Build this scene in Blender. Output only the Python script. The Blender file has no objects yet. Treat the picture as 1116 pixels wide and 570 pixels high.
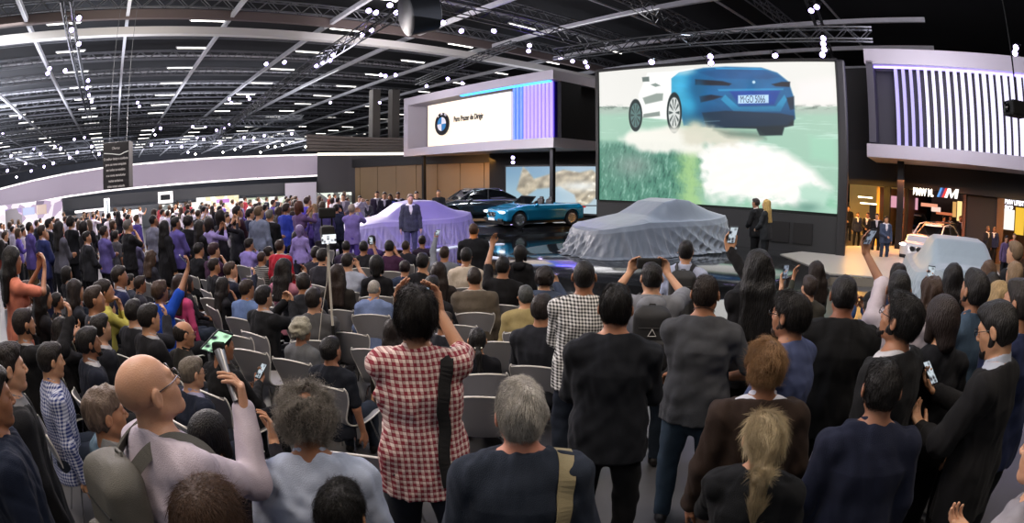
import bpy, bmesh, math, random
import numpy as np
from mathutils import Vector, Matrix
random.seed(7)
RNG = np.random.default_rng(11)
PI = math.pi
COL = bpy.context.scene.collection
R = math.radians

# ------------------------------------------------------------------ camera
CAMZ, PITCH, FPX = 2.42, R(8.6), 604.0
cd = bpy.data.cameras.new('camera'); cam = bpy.data.objects.new('camera', cd); COL.objects.link(cam)
cam.location = (0, 0, CAMZ); cam.rotation_euler = (PI/2 - PITCH, 0, 0)
cd.type = 'PANO'; cd.sensor_width = 36; cd.sensor_fit = 'HORIZONTAL'
cd.clip_end = 400
for holder in (cd, getattr(cd, 'cycles', None)):
    try:
        holder.panorama_type = 'FISHEYE_EQUISOLID'
        holder.fisheye_lens = FPX/1116*36
        holder.fisheye_fov = R(180)
    except Exception as e:
        pass
bpy.context.scene.camera = cam
FW = np.array([0, math.cos(PITCH), -math.sin(PITCH)]); UP = np.array([0, math.sin(PITCH), math.cos(PITCH)]); RT = np.array([1., 0, 0])
def ray(px, py):
    x, y = px - 558, 285 - py; r = math.hypot(x, y); th = 2*math.asin(min(1, r/(2*FPX)))
    s = math.sin(th)/max(r, 1e-6)
    return RT*x*s + UP*y*s + FW*math.cos(th)
def P(px, py, d):                       # point seen at (px,py), horizontal distance d
    v = ray(px, py); v = v*(d/math.hypot(v[0], v[1])); return (v[0], v[1], CAMZ + v[2])
def PZ(px, py, z):                      # point seen at (px,py) at height z
    v = ray(px, py); t = (z - CAMZ)/v[2]; return (v[0]*t, v[1]*t, z)
def proj(p):                            # numpy (...,3) -> px,py
    p = np.asarray(p, float) - np.array([0, 0, CAMZ]); n = p/np.linalg.norm(p, axis=-1, keepdims=True)
    cx, cy, cz = n@RT, n@UP, n@FW; th = np.arccos(np.clip(cz, -1, 1)); r = 2*FPX*np.sin(th/2); k = np.hypot(cx, cy) + 1e-9
    return 558 + r*cx/k, 285 - r*cy/k
def azdir(px):                          # compass unit vector of an image column at the horizon
    v = ray(px, 200); n = math.hypot(v[0], v[1]); return v[0]/n, v[1]/n

# ------------------------------------------------------------------ object helpers
def tag(o, label=None, cat=None, group=None, kind=None):
    if label: o['label'] = label
    if cat: o['category'] = cat
    if group: o['group'] = group
    if kind: o['kind'] = kind
    return o
def empty(name, loc=(0, 0, 0), rz=0):
    o = bpy.data.objects.new(name, None); o.empty_display_size = .1; COL.objects.link(o); o.location = loc; o.rotation_euler = (0, 0, rz); return o
def link(name, me, mats, parent=None, loc=None, rz=None):
    o = bpy.data.objects.new(name, me); COL.objects.link(o)
    if mats is not None:
        for m in (mats if isinstance(mats, (list, tuple)) else [mats]): me.materials.append(m)
    if parent: o.parent = parent
    if loc is not None: o.location = loc
    if rz is not None: o.rotation_euler = (0, 0, rz)
    return o
def npmesh(name, V, F, smooth=True):
    me = bpy.data.meshes.new(name); V = np.asarray(V, np.float32); F = np.asarray(F, np.int32)
    k = F.shape[1] if len(F) else 4
    me.vertices.add(len(V)); me.vertices.foreach_set('co', V.ravel())
    me.loops.add(F.size); me.loops.foreach_set('vertex_index', F.ravel())
    me.polygons.add(len(F)); me.polygons.foreach_set('loop_start', np.arange(0, F.size, k, dtype=np.int32))
    me.polygons.foreach_set('use_smooth', np.full(len(F), smooth, bool)); me.update(calc_edges=True); return me
class MB:
    """collects boxes, tubes, lathes and panels, builds ONE mesh"""
    def __init__(s): s.v = []; s.f = []; s.sm = []
    def add(s, V, F, smooth=False):
        n = len(s.v); s.v += [tuple(map(float, p)) for p in V]; s.f += [tuple(i + n for i in f) for f in F]; s.sm += [smooth]*len(F); return s
    def box(s, c, size, rz=0, M=None, bev=0):
        x, y, z = [q/2 for q in size]
        if bev:
            b = min(bev, x*.9, y*.9, z*.9); pts = []
            bm = bmesh.new(); bmesh.ops.create_cube(bm, size=1)
            for v in bm.verts: v.co = Vector((v.co.x*2*x, v.co.y*2*y, v.co.z*2*z))
            bmesh.ops.bevel(bm, geom=bm.edges[:], offset=b, segments=2, affect='EDGES', profile=.6)
            bm.verts.ensure_lookup_table(); V = [v.co.copy() for v in bm.verts]; F = [[v.index for v in f.verts] for f in bm.faces]; bm.free()
        else:
            V = [Vector(q) for q in ((-x,-y,-z),(x,-y,-z),(x,y,-z),(-x,y,-z),(-x,-y,z),(x,-y,z),(x,y,z),(-x,y,z))]
            F = [(0,3,2,1),(4,5,6,7),(0,1,5,4),(1,2,6,5),(2,3,7,6),(3,0,4,7)]
        T = M if M is not None else Matrix.Rotation(rz, 3, 'Z')
        return s.add([T@v + Vector(c) for v in V], F)
    def tube(s, pts, r, n=8, cap=True):
        pts = [Vector(p) for p in pts]; rr = r if isinstance(r, (list, tuple)) else [r]*len(pts); V = []; F = []
        prev = None
        for i, p in enumerate(pts):
            t = (pts[min(i+1, len(pts)-1)] - pts[max(i-1, 0)]).normalized()
            if prev is None:
                a = Vector((0, 0, 1)) if abs(t.z) < .9 else Vector((1, 0, 0)); u = t.cross(a).normalized()
            else: u = (prev - t*prev.dot(t)).normalized()
            prev = u; w = t.cross(u)
            V += [p + (u*math.cos(2*PI*k/n) + w*math.sin(2*PI*k/n))*rr[i] for k in range(n)]
        for i in range(len(pts)-1):
            F += [(i*n+k, i*n+(k+1) % n, (i+1)*n+(k+1) % n, (i+1)*n+k) for k in range(n)]
        if cap: F += [tuple(range(n))[::-1], tuple((len(pts)-1)*n+k for k in range(n))]
        return s.add(V, F, True)
    def lathe(s, prof, n=24, c=(0, 0, 0), M=None):
        V = []; F = []; M = M or Matrix.Identity(3)
        for (r, z) in prof: V += [M@Vector((r*math.cos(2*PI*k/n), r*math.sin(2*PI*k/n), z)) + Vector(c) for k in range(n)]
        for i in range(len(prof)-1): F += [(i*n+k, i*n+(k+1) % n, (i+1)*n+(k+1) % n, (i+1)*n+k) for k in range(n)]
        F += [tuple(range(n))[::-1], tuple((len(prof)-1)*n+k for k in range(n))]
        return s.add(V, F, True)
    def prism(s, poly, a, b):           # poly: list of 3D points, extruded by vector
        n = len(poly); d = Vector(b)
        V = [Vector(p) + Vector(a) for p in poly] + [Vector(p) + Vector(a) + d for p in poly]
        return s.add(V, [tuple(range(n))[::-1], tuple(range(n, 2*n))] + [(i, (i+1) % n, n+(i+1) % n, n+i) for i in range(n)])
    def build(s, name, mat, parent=None, loc=None, rz=None, fix=True):
        me = bpy.data.meshes.new(name); me.from_pydata(s.v, [], s.f); me.update()
        if fix:
            bm = bmesh.new(); bm.from_mesh(me); bmesh.ops.recalc_face_normals(bm, faces=bm.faces); bm.to_mesh(me); bm.free()
        me.polygons.foreach_set('use_smooth', s.sm)
        o = link(name, me, mat, parent, loc, rz)
        if any(s.sm):
            try: me.set_sharp_from_angle(angle=R(40))
            except Exception: pass
        return o
def copy_tree(o, parent=None):
    c = o.copy(); COL.objects.link(c); c.parent = parent
    for ch in o.children: copy_tree(ch, c)
    return c

# ------------------------------------------------------------------ materials
MATS = {}
def nodes(name):
    m = bpy.data.materials.new(name); m.use_nodes = True; nt = m.node_tree; b = nt.nodes['Principled BSDF']; return m, nt, b
def lin(c): return tuple(((x/12.92) if x <= .04045 else ((x+.055)/1.055)**2.4) for x in c)
def rgb(h):
    if isinstance(h, str): h = h.lstrip('#'); return lin(tuple(int(h[i:i+2], 16)/255 for i in (0, 2, 4)))
    return h
def mat(name, col, rough=.6, metal=0, noise=0, scale=20, bump=0, bscale=None, spec=.5, coat=0, sheen=0, stretch=None, trans=0):
    key = (name, col, rough, metal, noise, scale, bump, trans)
    if key in MATS: return MATS[key]
    m, nt, b = nodes(name); c = rgb(col)
    b.inputs['Base Color'].default_value = (*c, 1); b.inputs['Roughness'].default_value = rough; b.inputs['Metallic'].default_value = metal
    b.inputs['Specular IOR Level'].default_value = spec; b.inputs['Coat Weight'].default_value = coat; b.inputs['Sheen Weight'].default_value = sheen
    b.inputs['Transmission Weight'].default_value = trans
    if noise or bump:
        tc = nt.nodes.new('ShaderNodeTexCoord'); mp = nt.nodes.new('ShaderNodeMapping'); nt.links.new(tc.outputs['Object'], mp.inputs[0])
        if stretch: mp.inputs['Scale'].default_value = stretch
        n = nt.nodes.new('ShaderNodeTexNoise'); n.inputs['Scale'].default_value = scale; n.inputs['Detail'].default_value = 4
        nt.links.new(mp.outputs[0], n.inputs['Vector'])
        if noise:
            mx = nt.nodes.new('ShaderNodeMix'); mx.data_type = 'RGBA'
            mx.inputs[6].default_value = (*[x*(1-noise) for x in c], 1); mx.inputs[7].default_value = (*[min(1, x*(1+noise)+.02*noise) for x in c], 1)
            nt.links.new(n.outputs[0], mx.inputs[0]); nt.links.new(mx.outputs[2], b.inputs['Base Color'])
        if bump:
            bp = nt.nodes.new('ShaderNodeBump'); bp.inputs['Strength'].default_value = bump; bp.inputs['Distance'].default_value = .01
            n2 = n
            if bscale:
                n2 = nt.nodes.new('ShaderNodeTexNoise'); n2.inputs['Scale'].default_value = bscale; nt.links.new(mp.outputs[0], n2.inputs['Vector'])
            nt.links.new(n2.outputs[0], bp.inputs['Height']); nt.links.new(bp.outputs[0], b.inputs['Normal'])
    MATS[key] = m; return m
def emit(name, col, strength, base=None):
    key = ('e', name, col, strength)
    if key in MATS: return MATS[key]
    m, nt, b = nodes(name); b.inputs['Base Color'].default_value = (*rgb(base or '101010'), 1)
    b.inputs['Emission Color'].default_value = (*rgb(col), 1); b.inputs['Emission Strength'].default_value = strength
    MATS[key] = m; return m
def vcol_emit(name, strength, rough=.3):
    m, nt, b = nodes(name); a = nt.nodes.new('ShaderNodeVertexColor'); a.layer_name = 'Col'
    b.inputs['Base Color'].default_value = (.01, .01, .01, 1); b.inputs['Roughness'].default_value = rough
    nt.links.new(a.outputs[0], b.inputs['Emission Color']); b.inputs['Emission Strength'].default_value = strength; return m
def fabric(col, pat=None, col2=None):
    """cloth: plain weave, or plaid / check / stripe pattern woven into it (object space)"""
    key = ('fab', col, pat, col2)
    if key in MATS: return MATS[key]
    if pat is None:
        m = mat('cloth', col, rough=.85, noise=.22, scale=14, bump=.35, bscale=260, sheen=.02, spec=.15); MATS[key] = m; return m
    m, nt, b = nodes(pat + '_cloth'); b.inputs['Roughness'].default_value = .85; b.inputs['Specular IOR Level'].default_value = .25
    tc = nt.nodes.new('ShaderNodeTexCoord'); sp = nt.nodes.new('ShaderNodeSeparateXYZ'); nt.links.new(tc.outputs['Object'], sp.inputs[0])
    def M(op, a, bb=None, c=None):
        n = nt.nodes.new('ShaderNodeMath'); n.operation = op
        for i, q in enumerate((a, bb, c)):
            if q is None: continue
            if isinstance(q, (int, float)): n.inputs[i].default_value = q
            else: nt.links.new(q, n.inputs[i])
        return n.outputs[0]
    X, Y, Z = sp.outputs
    ang = M('ARCTAN2', X, Y)
    def stripe(v, per, w):
        f = M('FRACT', M('DIVIDE', v, per)); return M('LESS_THAN', f, w)
    c1, c2 = rgb(col), rgb(col2)
    if pat == 'plaid':
        u = M('ADD', X, M('MULTIPLY', Y, .5))
        a = M('MULTIPLY', stripe(u, .028, .55), .5); d = M('MULTIPLY', stripe(Z, .03, .55), .5)
        e = M('MULTIPLY', stripe(u, .028, .14), .35); g = M('MULTIPLY', stripe(Z, .03, .14), .35)
        fac = M('ADD', M('ADD', a, d), M('ADD', e, g))
    elif pat == 'check':
        u = M('ADD', X, M('MULTIPLY', Y, .5))
        fac = M('MULTIPLY', M('ADD', stripe(u, .024, .5), stripe(Z, .024, .5)), .5)
        fac = M('POWER', fac, .8)
    else:
        fac = stripe(Z if pat == 'stripe' else X, .03, .5)
    mx = nt.nodes.new('ShaderNodeMix'); mx.data_type = 'RGBA'; nt.links.new(M('MINIMUM', fac, 1.0), mx.inputs[0])
    mx.inputs[6].default_value = (*c2, 1); mx.inputs[7].default_value = (*c1, 1); nt.links.new(mx.outputs[2], b.inputs['Base Color'])
    MATS[key] = m; return m
def skin_mat(tone):
    key = ('skin', tone)
    if key in MATS: return MATS[key]
    m = mat('skin', tone, rough=.48, noise=.16, scale=16, bump=.12, bscale=180, spec=.4)
    b = m.node_tree.nodes['Principled BSDF']; b.inputs['Subsurface Weight'].default_value = .12; b.inputs['Subsurface Radius'].default_value = (.02, .008, .004)
    MATS[key] = m; return m
def hair_mat(col):
    key = ('hair', col)
    if key in MATS: return MATS[key]
    m = mat('hair', col, rough=.50, noise=.55, scale=60, bump=.8, bscale=120, spec=.22, stretch=(1, 1, .22)); MATS[key] = m; return m

# ------------------------------------------------------------------ signed distance volumes -> one continuous mesh
def axis(lo, hi, r, focus=()):
    out = [lo]; x = lo
    while x < hi:
        st = r
        for (a, b, rf) in focus:
            if a - r < x < b: st = min(st, rf)
        x += st; out.append(x)
    return np.array(out, np.float32)
class Vol:
    def __init__(s, lo, hi, r, focus=()):    # focus: [(center, halfsize, res)]
        s.ax = [axis(lo[i], hi[i], r, [(c[i]-h, c[i]+h, q) for (c, h, q) in focus]) for i in range(3)]
        s.f = np.full([len(a) for a in s.ax], .5, np.float32); s.r = r
    def sub(s, lo, hi):
        sl = tuple(slice(max(0, np.searchsorted(a, lo[i])-1), min(len(a), np.searchsorted(a, hi[i])+2)) for i, a in enumerate(s.ax))
        g = [a[q] for a, q in zip(s.ax, sl)]
        return sl, g[0][:, None, None], g[1][None, :, None], g[2][None, None, :]
    def merge(s, sl, d, k, op='u'):
        A = s.f[sl]
        if op == 'u':
            if k > 0: h = np.maximum(k - np.abs(A-d), 0)/k; s.f[sl] = np.minimum(A, d) - h*h*k*.25
            else: s.f[sl] = np.minimum(A, d)
        elif op == 's':
            d = -d
            if k > 0: h = np.maximum(k - np.abs(A-d), 0)/k; s.f[sl] = np.maximum(A, d) + h*h*k*.25
            else: s.f[sl] = np.maximum(A, d)
    def cone(s, a, b, ra, rb, k=.02, op='u', fr=None, sq=1.0):
        """tapered capsule; fr=(3x3,origin) frame in which y is squashed by sq"""
        a = np.asarray(a, np.float32); b = np.asarray(b, np.float32); m = max(ra, rb) + k + s.r*2
        lo, hi = np.minimum(a, b)-m, np.maximum(a, b)+m
        sl, X, Y, Z = s.sub(lo, hi)
        if fr is not None and sq != 1.0:
            Mx, o = fr; X = X-o[0]; Y = Y-o[1]; Z = Z-o[2]
            x = X*Mx[0, 0]+Y*Mx[1, 0]+Z*Mx[2, 0]; y = (X*Mx[0, 1]+Y*Mx[1, 1]+Z*Mx[2, 1])/sq; z = X*Mx[0, 2]+Y*Mx[1, 2]+Z*Mx[2, 2]
            a = (a-o)@Mx; b = (b-o)@Mx; a = a*np.array([1, 1/sq, 1]); b = b*np.array([1, 1/sq, 1]); X, Y, Z = x, y, z
        ab = b-a; L = float(ab@ab)+1e-9
        t = np.clip(((X-a[0])*ab[0]+(Y-a[1])*ab[1]+(Z-a[2])*ab[2])/L, 0, 1)
        d = np.sqrt((X-a[0]-t*ab[0])**2+(Y-a[1]-t*ab[1])**2+(Z-a[2]-t*ab[2])**2) - (ra+(rb-ra)*t)
        if sq != 1.0: d = d*(.5+.5*sq)
        s.merge(sl, d.astype(np.float32), k, op)
    def ell(s, c, r, k=.02, op='u', M=None):
        c = np.asarray(c, np.float32); m = max(r)+k+s.r*2; sl, X, Y, Z = s.sub(c-m, c+m); X = X-c[0]; Y = Y-c[1]; Z = Z-c[2]
        if M is not None:
            X, Y, Z = X*M[0, 0]+Y*M[1, 0]+Z*M[2, 0], X*M[0, 1]+Y*M[1, 1]+Z*M[2, 1], X*M[0, 2]+Y*M[1, 2]+Z*M[2, 2]
        k0 = np.sqrt((X/r[0])**2+(Y/r[1])**2+(Z/r[2])**2)+1e-6; k1 = np.sqrt((X/r[0]**2)**2+(Y/r[1]**2)**2+(Z/r[2]**2)**2)+1e-6
        s.merge(sl, (k0*(k0-1)/k1).astype(np.float32), k, op)
    def plane(s, p, n, k=.0):               # keep the side the normal points away from
        n = np.asarray(n, np.float32); n = n/np.linalg.norm(n); X, Y, Z = s.ax[0][:, None, None], s.ax[1][None, :, None], s.ax[2][None, None, :]
        d = (X-p[0])*n[0]+(Y-p[1])*n[1]+(Z-p[2])*n[2]
        if k > 0: h = np.maximum(k-np.abs(s.f-d), 0)/k; s.f = np.maximum(s.f, d)+h*h*k*.25
        else: s.f = np.maximum(s.f, d)
    def grid(s): return s.ax[0][:, None, None], s.ax[1][None, :, None], s.ax[2][None, None, :]
    def wrinkle(s, amp, freq, seed=0, aniso=(1, 1, .5), n=5):
        """low sine-warp folds, evaluated only near the surface"""
        rg = np.random.default_rng(seed); idx = np.nonzero(np.abs(s.f) < .03)
        if not len(idx[0]): return
        p = np.stack([s.ax[i][idx[i]] for i in range(3)], 1)*np.array(aniso)
        w = np.zeros(len(p), np.float32)
        for i in range(n):
            k = rg.normal(size=3); k *= freq*(1+i*.45)/np.linalg.norm(k); k2 = rg.normal(size=3)*freq*.5
            w += np.sin(p@k+rg.uniform(0, 6)+1.6*np.sin(p@k2+rg.uniform(0, 6)))/(1+i*.4)
        s.f[idx] += (amp*w/1.8).astype(np.float32)
    def mesh(s, name):
        V, F = surface_net(s.f, s.ax); return npmesh(name, V, F)
def surface_net(f, ax):
    # pad with outside
    f = np.pad(f, 1, constant_values=.5); ax = [np.concatenate([[a[0]-(a[1]-a[0])], a, [a[-1]+(a[-1]-a[-2])]]) for a in ax]
    ins = f < 0; nx, ny, nz = f.shape
    c = ins[:-1, :-1, :-1].astype(np.int8)
    for i in (0, 1):
        for j in (0, 1):
            for k in (0, 1):
                if i+j+k: c = c + ins[i:nx-1+i, j:ny-1+j, k:nz-1+k]
    I, J, K = np.nonzero((c > 0) & (c < 8)); N = len(I)
    if N == 0: return np.zeros((0, 3)), np.zeros((0, 4), int)
    ids = np.full(c.shape, -1, np.int32); ids[I, J, K] = np.arange(N)
    acc = np.zeros((N, 3)); cnt = np.zeros(N)
    corner = {}
    for i in (0, 1):
        for j in (0, 1):
            for k in (0, 1): corner[i, j, k] = f[I+i, J+j, K+k]
    A = [ax[0], ax[1], ax[2]]; base = (I, J, K)
    for axn in range(3):
        o = [q for q in range(3) if q != axn]
        for u in (0, 1):
            for v in (0, 1):
                c0 = [0, 0, 0]; c0[o[0]] = u; c0[o[1]] = v; c1 = list(c0); c1[axn] = 1
                f0, f1 = corner[tuple(c0)], corner[tuple(c1)]; m = (f0 < 0) != (f1 < 0)
                t = np.where(m, f0/(f0-f1+1e-12), 0)
                p = np.zeros((N, 3)); p[:, o[0]] = A[o[0]][base[o[0]]+u]; p[:, o[1]] = A[o[1]][base[o[1]]+v]
                a0 = A[axn][base[axn]]; a1 = A[axn][base[axn]+1]; p[:, axn] = a0+t*(a1-a0)
                acc[m] += p[m]; cnt[m] += 1
    V = acc/cnt[:, None]
    Fs = []
    for axn in range(3):
        o = [q for q in range(3) if q != axn]
        sl0 = [slice(1, -1)]*3; sl0[axn] = slice(0, -1); sl1 = list(sl0); sl1[axn] = slice(1, None)
        a, b = ins[tuple(sl0)], ins[tuple(sl1)]; x = np.nonzero(a != b); g = [x[0].copy(), x[1].copy(), x[2].copy()]
        for q in o: g[q] = g[q]+1
        flip = a[x]
        def cell(du, dv):
            h = [g[0].copy(), g[1].copy(), g[2].copy()]; h[o[0]] = h[o[0]]+du; h[o[1]] = h[o[1]]+dv; return ids[h[0], h[1], h[2]]
        q = np.stack([cell(-1, -1), cell(0, -1), cell(0, 0), cell(-1, 0)], 1)
        if axn == 1: flip = ~flip
        q[~flip] = q[~flip][:, ::-1]; Fs.append(q)
    return V, np.concatenate(Fs)
# ------------------------------------------------------------------ people
def rotx(a): c, s = math.cos(a), math.sin(a); return np.array([[1, 0, 0], [0, c, -s], [0, s, c]])
def roty(a): c, s = math.cos(a), math.sin(a); return np.array([[c, 0, s], [0, 1, 0], [-s, 0, c]])
def rotz(a): c, s = math.cos(a), math.sin(a); return np.array([[c, -s, 0], [s, c, 0], [0, 0, 1]])
def V3(*a): return np.array(a, float)
def unit(v): return v/(np.linalg.norm(v)+1e-9)
ARMS = {  # right-hand target in standing coordinates, elbow hint, curl, palm direction
 'd': ((.27, .05, .86), (.4, -.6, 0), .25), 'x': ((-.09, .21, 1.20), (.7, .1, -1), .3), 'p': ((.075, .36, 1.52), (.7, -.1, -1), .55),
 'u': ((.16, .32, 1.90), (1, .1, -.3), .55), 'l': ((.11, .34, 1.07), (.6, -.4, -.4), .35), 'c': ((.05, .24, 1.03), (1, -.5, -.25), .5),
 'h': ((.03, .17, 1.47), (.6, .2, -1), .8), 'o': ((.22, .07, .95), (.7, -.6, 0), .5), 'k': ((.06, .33, 1.24), (.6, -.1, -1), .6),
 'w': ((.10, .42, 1.62), (.6, 0, -1), .6), 'm': ((.30, .46, 1.66), (.7, -.1, -1), .8), 'v': ((.16, .40, 1.62), (.9, .1, -.6), .7), 's': ((.12, .30, 1.10), (.7, -.3, -.4), .5)}
def skeleton(sp):
    sit = sp.get('pose') == 'sit'; fem = sp.get('fem', 0); w = sp.get('w', 1.0)
    pz = .53 if sit else .95
    lean, tw = R(sp.get('lean', 4 if sit else 2)), R(sp.get('twist', 0)); roll = R(sp.get('roll', 0))
    Ru = rotz(tw)@rotx(-lean)@roty(roll); P0 = V3(0, 0, pz)
    U = lambda p: P0 + Ru@(np.asarray(p, float)-V3(0, 0, .95))
    S = dict(U=U, Ru=Ru, P0=P0, sit=sit, fem=fem, w=w)
    sw = (.155 if fem else .178)*w**.6
    Rh = Ru@rotz(R(sp.get('hy', 0)))@rotx(R(sp.get('hp', 0))+lean*.7)@roty(R(sp.get('hr', 0)))
    nb = U((0, -.015, 1.475)); S['neck'] = nb; hc = nb + Ru@V3(0, .0, .065) + Rh@V3(0, .025, .09); S['Rh'] = Rh; S['head'] = hc
    for sd, nm, code in ((1, 'R', sp.get('ar', 'd')), (-1, 'L', sp.get('al', 'd'))):
        tgt, hint, curl = ARMS[code] if isinstance(code, str) else code
        tgt = U(V3(tgt[0]*sd if isinstance(code, str) else tgt[0], tgt[1], tgt[2] - (.04 if code == 'x' and sd < 0 else 0)))
        hint = Ru@V3(hint[0]*sd, hint[1], hint[2])
        sh = U((sd*sw, -.01, 1.392)); 
        if code in ('u', 'v', 'w', 'm') or (not isinstance(code, str) and code[0][2] > 1.45): sh = sh + Ru@V3(-sd*.012, .01, .03)
        d = tgt-sh; L = np.linalg.norm(d); a, b = .285, .255; L2 = min(L, a+b-.004); dn = d/L
        x = (a*a-b*b+L2*L2)/(2*L2); h = math.sqrt(max(a*a-x*x, 1e-5)); pe = unit(hint-dn*(hint@dn)); el = sh+dn*x+pe*h; wr = sh+dn*L2
        S['sh'+nm], S['el'+nm], S['wr'+nm] = sh, el, wr
        fd = unit(wr-el)
        if code in ('p', 'u', 'w', 'v', 'm') or (not isinstance(code, str) and code[0][2] > 1.45): fd = unit(fd*.5+V3(0, 0, 1)*.8)
        if code == 'x': fd = unit(Ru@V3(-sd*1, .15, .15))
        if code == 'c': fd = unit(Ru@V3(-sd*.7, .5, -.3))
        if code in ('k', 's'): fd = unit(Ru@V3(-sd*.3, .7, .5))
        if code == 'l': fd = unit(Ru@V3(-sd*.25, .9, -.12))
        pn = unit(Ru@(V3(-sd*1., .1, 0) if code in ('d', 'o', 'm') else V3(-sd*.5, -.6, .2) if (code in ('p', 'u', 'w', 'v', 'h') or not isinstance(code, str)) else V3(-sd*.1, -.5, .9) if code in ('k', 's') else V3(0, -.6, -.8) if code == 'l' else V3(0, -1, 0)))
        pn = unit(pn-fd*(pn@fd)); S['hand'+nm] = (wr, fd, pn, curl, sd)
    for sd, nm in ((1, 'R'), (-1, 'L')):
        if sit:
            kn = V3(sd*(.12 if not fem else .09), .45, .50); an = V3(sd*.12, .42 + (.06 if sd > 0 else -.02), .085)
            S['hip'+nm] = P0 + V3(sd*.09, 0, 0)
        else:
            st = sp.get('stride', .0)*sd; foot = sp.get('stance', .11)
            kn = V3(sd*(foot+.005), .02+st*.5, .50); an = V3(sd*foot, -.02+st, .085); S['hip'+nm] = P0 + V3(sd*.092, 0, -.02)
        S['kn'+nm], S['an'+nm] = kn, an
    return S
def torso(v, S, t, k=.03, lo=.93, belly=0, top=1.42):
    U, Ru, w, fem = S['U'], S['Ru'], S['w'], S['fem']; fr = lambda p: (Ru.astype(np.float32), U(p).astype(np.float32)); sq = .60*(1+(w-1)*.6)
    c = lambda a, b, ra, rb, s=sq: v.cone(U(a), U(b), ra*w+t, rb*w+t, k, fr=fr(a), sq=s)
    if fem:
        c((0, -.005, lo), (0, 0, 1.02), .172, .15); c((0, 0, 1.02), (0, 0, 1.14), .148, .125); c((0, 0, 1.14), (0, .0, 1.30), .125, .15)
        c((0, -.01, 1.30), (0, -.01, 1.385), .148, .115)
        for sd in (1, -1): v.ell(U((sd*.07, .085, 1.27)), (.062+t*.7, .052+t*.7, .062+t*.7), .04)
    else:
        c((0, 0, lo), (0, 0, 1.06), .160, .152); c((0, 0, 1.06), (0, 0, 1.30), .150, .172); c((0, -.01, 1.30), (0, -.01, 1.375), .170, .130)
    if belly: v.ell(U((0, .06, 1.10)), (.14+belly, .11+belly, .15), .06)
    for nm in 'RL':
        v.cone(U((0, -.01, 1.395)), S['sh'+nm], .060+t*.8, .050*w**.5+t*.8, k+.01)
        v.cone(U((0, -.015, 1.47)), S['sh'+nm]+Ru@V3(0, -.005, 0), .034+t*.4, .030+t*.4, k+.02)
def arm(v, S, nm, t, frac=1.0, k=.02):
    sh, el, wr = S['sh'+nm], S['el'+nm], S['wr'+nm]; w = S['w']**.5*(.88 if S['fem'] else 1)
    if frac <= .6:
        e = sh+(el-sh)*(frac/.5 if frac < .5 else 1); v.cone(sh, e, .050*w+t, .042*w+t*1.3, k); return
    v.cone(sh, el, .050*w+t, .038*w+t, k)
    e = el+(wr-el)*((frac-.5)/.5); v.cone(el, e, .039*w+t, .026*w+t*(.9 if frac < 1 else 1), k)
def hand(v, S, nm, fine):
    wr, fd, pn, curl, sd = S['hand'+nm]; sv = np.cross(pn, fd); sv = unit(sv)
    th = 1 if sd*sv[0] < 0 else -1      # thumb towards the body middle
    rf = .0086 if fine else .0115
    base = wr+fd*.01
    for i in range(4):
        o = (i-1.5)*.0195*th; L = (.92, 1, .95, .78)[3-i if th > 0 else i] if False else (.95, 1.03, .96, .76)[i if th < 0 else i]
        kn = wr+fd*(.088-abs(i-1)*.004)-sv*o; v.cone(base-sv*o*.7, kn, .016, .0125, .014)
        p, d = kn, fd
        for j, l in enumerate((.044, .027, .021)):
            a = curl*(.75+.35*j)*(.9+.12*i); d = unit(d*math.cos(a)+pn*math.sin(a)); q = p+d*l*L; v.cone(p, q, rf*(1.04-.08*j), rf*(.98-.1*j), .003); p = q
    b = wr+fd*.025+sv*.020*th; m = b+unit(fd*.75+sv*.75*th+pn*.35)*.042; e = m+unit(fd*.95+sv*.1*th+pn*.5)*.032; tpt = e+unit(fd*.95-sv*.1*th+pn*.5)*.024
    v.cone(b, m, .016, .0125, .012); v.cone(m, e, .0120, .0105, .004); v.cone(e, tpt, .0105, .0085, .003)
    S['palm'+nm] = wr+fd*.085+pn*.035
def head_prims(v, S, ears=True, face=True, inf=0):
    H, Rh = S['head'], S['Rh']; p = lambda *a: H+Rh@V3(*a); M = Rh.astype(np.float32); f = S['fem']
    v.ell(p(0, -.014, .028), (.074+inf, .094+inf, .086+inf), .02, M=M)
    v.ell(p(0, .022, -.03), (.060+inf, .068+inf, .080+inf), .035, M=M)
    jr = .022 if f else .026
    for s in (1, -1):
        v.cone(p(s*.043, -.002, -.055), p(s*.018, .062, -.098), jr+inf, jr*.85+inf, .03)
        v.cone(p(s*.045, .045, -.022), p(s*.03, .06, -.05), .022+inf, .02+inf, .03)
    v.ell(p(0, .068, -.100), (.022+inf, .018+inf, .017+inf), .02, M=M)
    if face:
        v.cone(p(-.034, .073, .022), p(.034, .073, .022), .014, .014, .015)
        for s in (1, -1): v.ell(p(s*.032, .096, .002), (.019, .016, .013), .012, 's', M=M)
        v.cone(p(0, .084, .010), p(0, .106, -.030), .008, .0105, .012)
        for s in (1, -1): v.ell(p(s*.011, .098, -.036), (.008, .010, .007), .006, M=M)
        v.cone(p(-.02, .078, -.062), p(.02, .078, -.062), .0085, .0085, .008); v.ell(p(0, .087, -.059), (.016, .007, .0055), .004, M=M); v.ell(p(0, .085, -.071), (.015, .007, .006), .004, M=M)
        for s in (1, -1): v.ell(p(s*.031, .078, .002), (.0165, .013, .0125), .003, M=M)
    if ears:
        for s in (1, -1):
            Me = (Rh@rotz(s*.35)@rotx(-.2)).astype(np.float32)
            v.ell(p(s*.083, -.012, -.004), (.010, .021, .033), .006, M=Me); v.ell(p(s*.093, -.005, -.002), (.006, .011, .020), .004, 's', M=Me)
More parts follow.
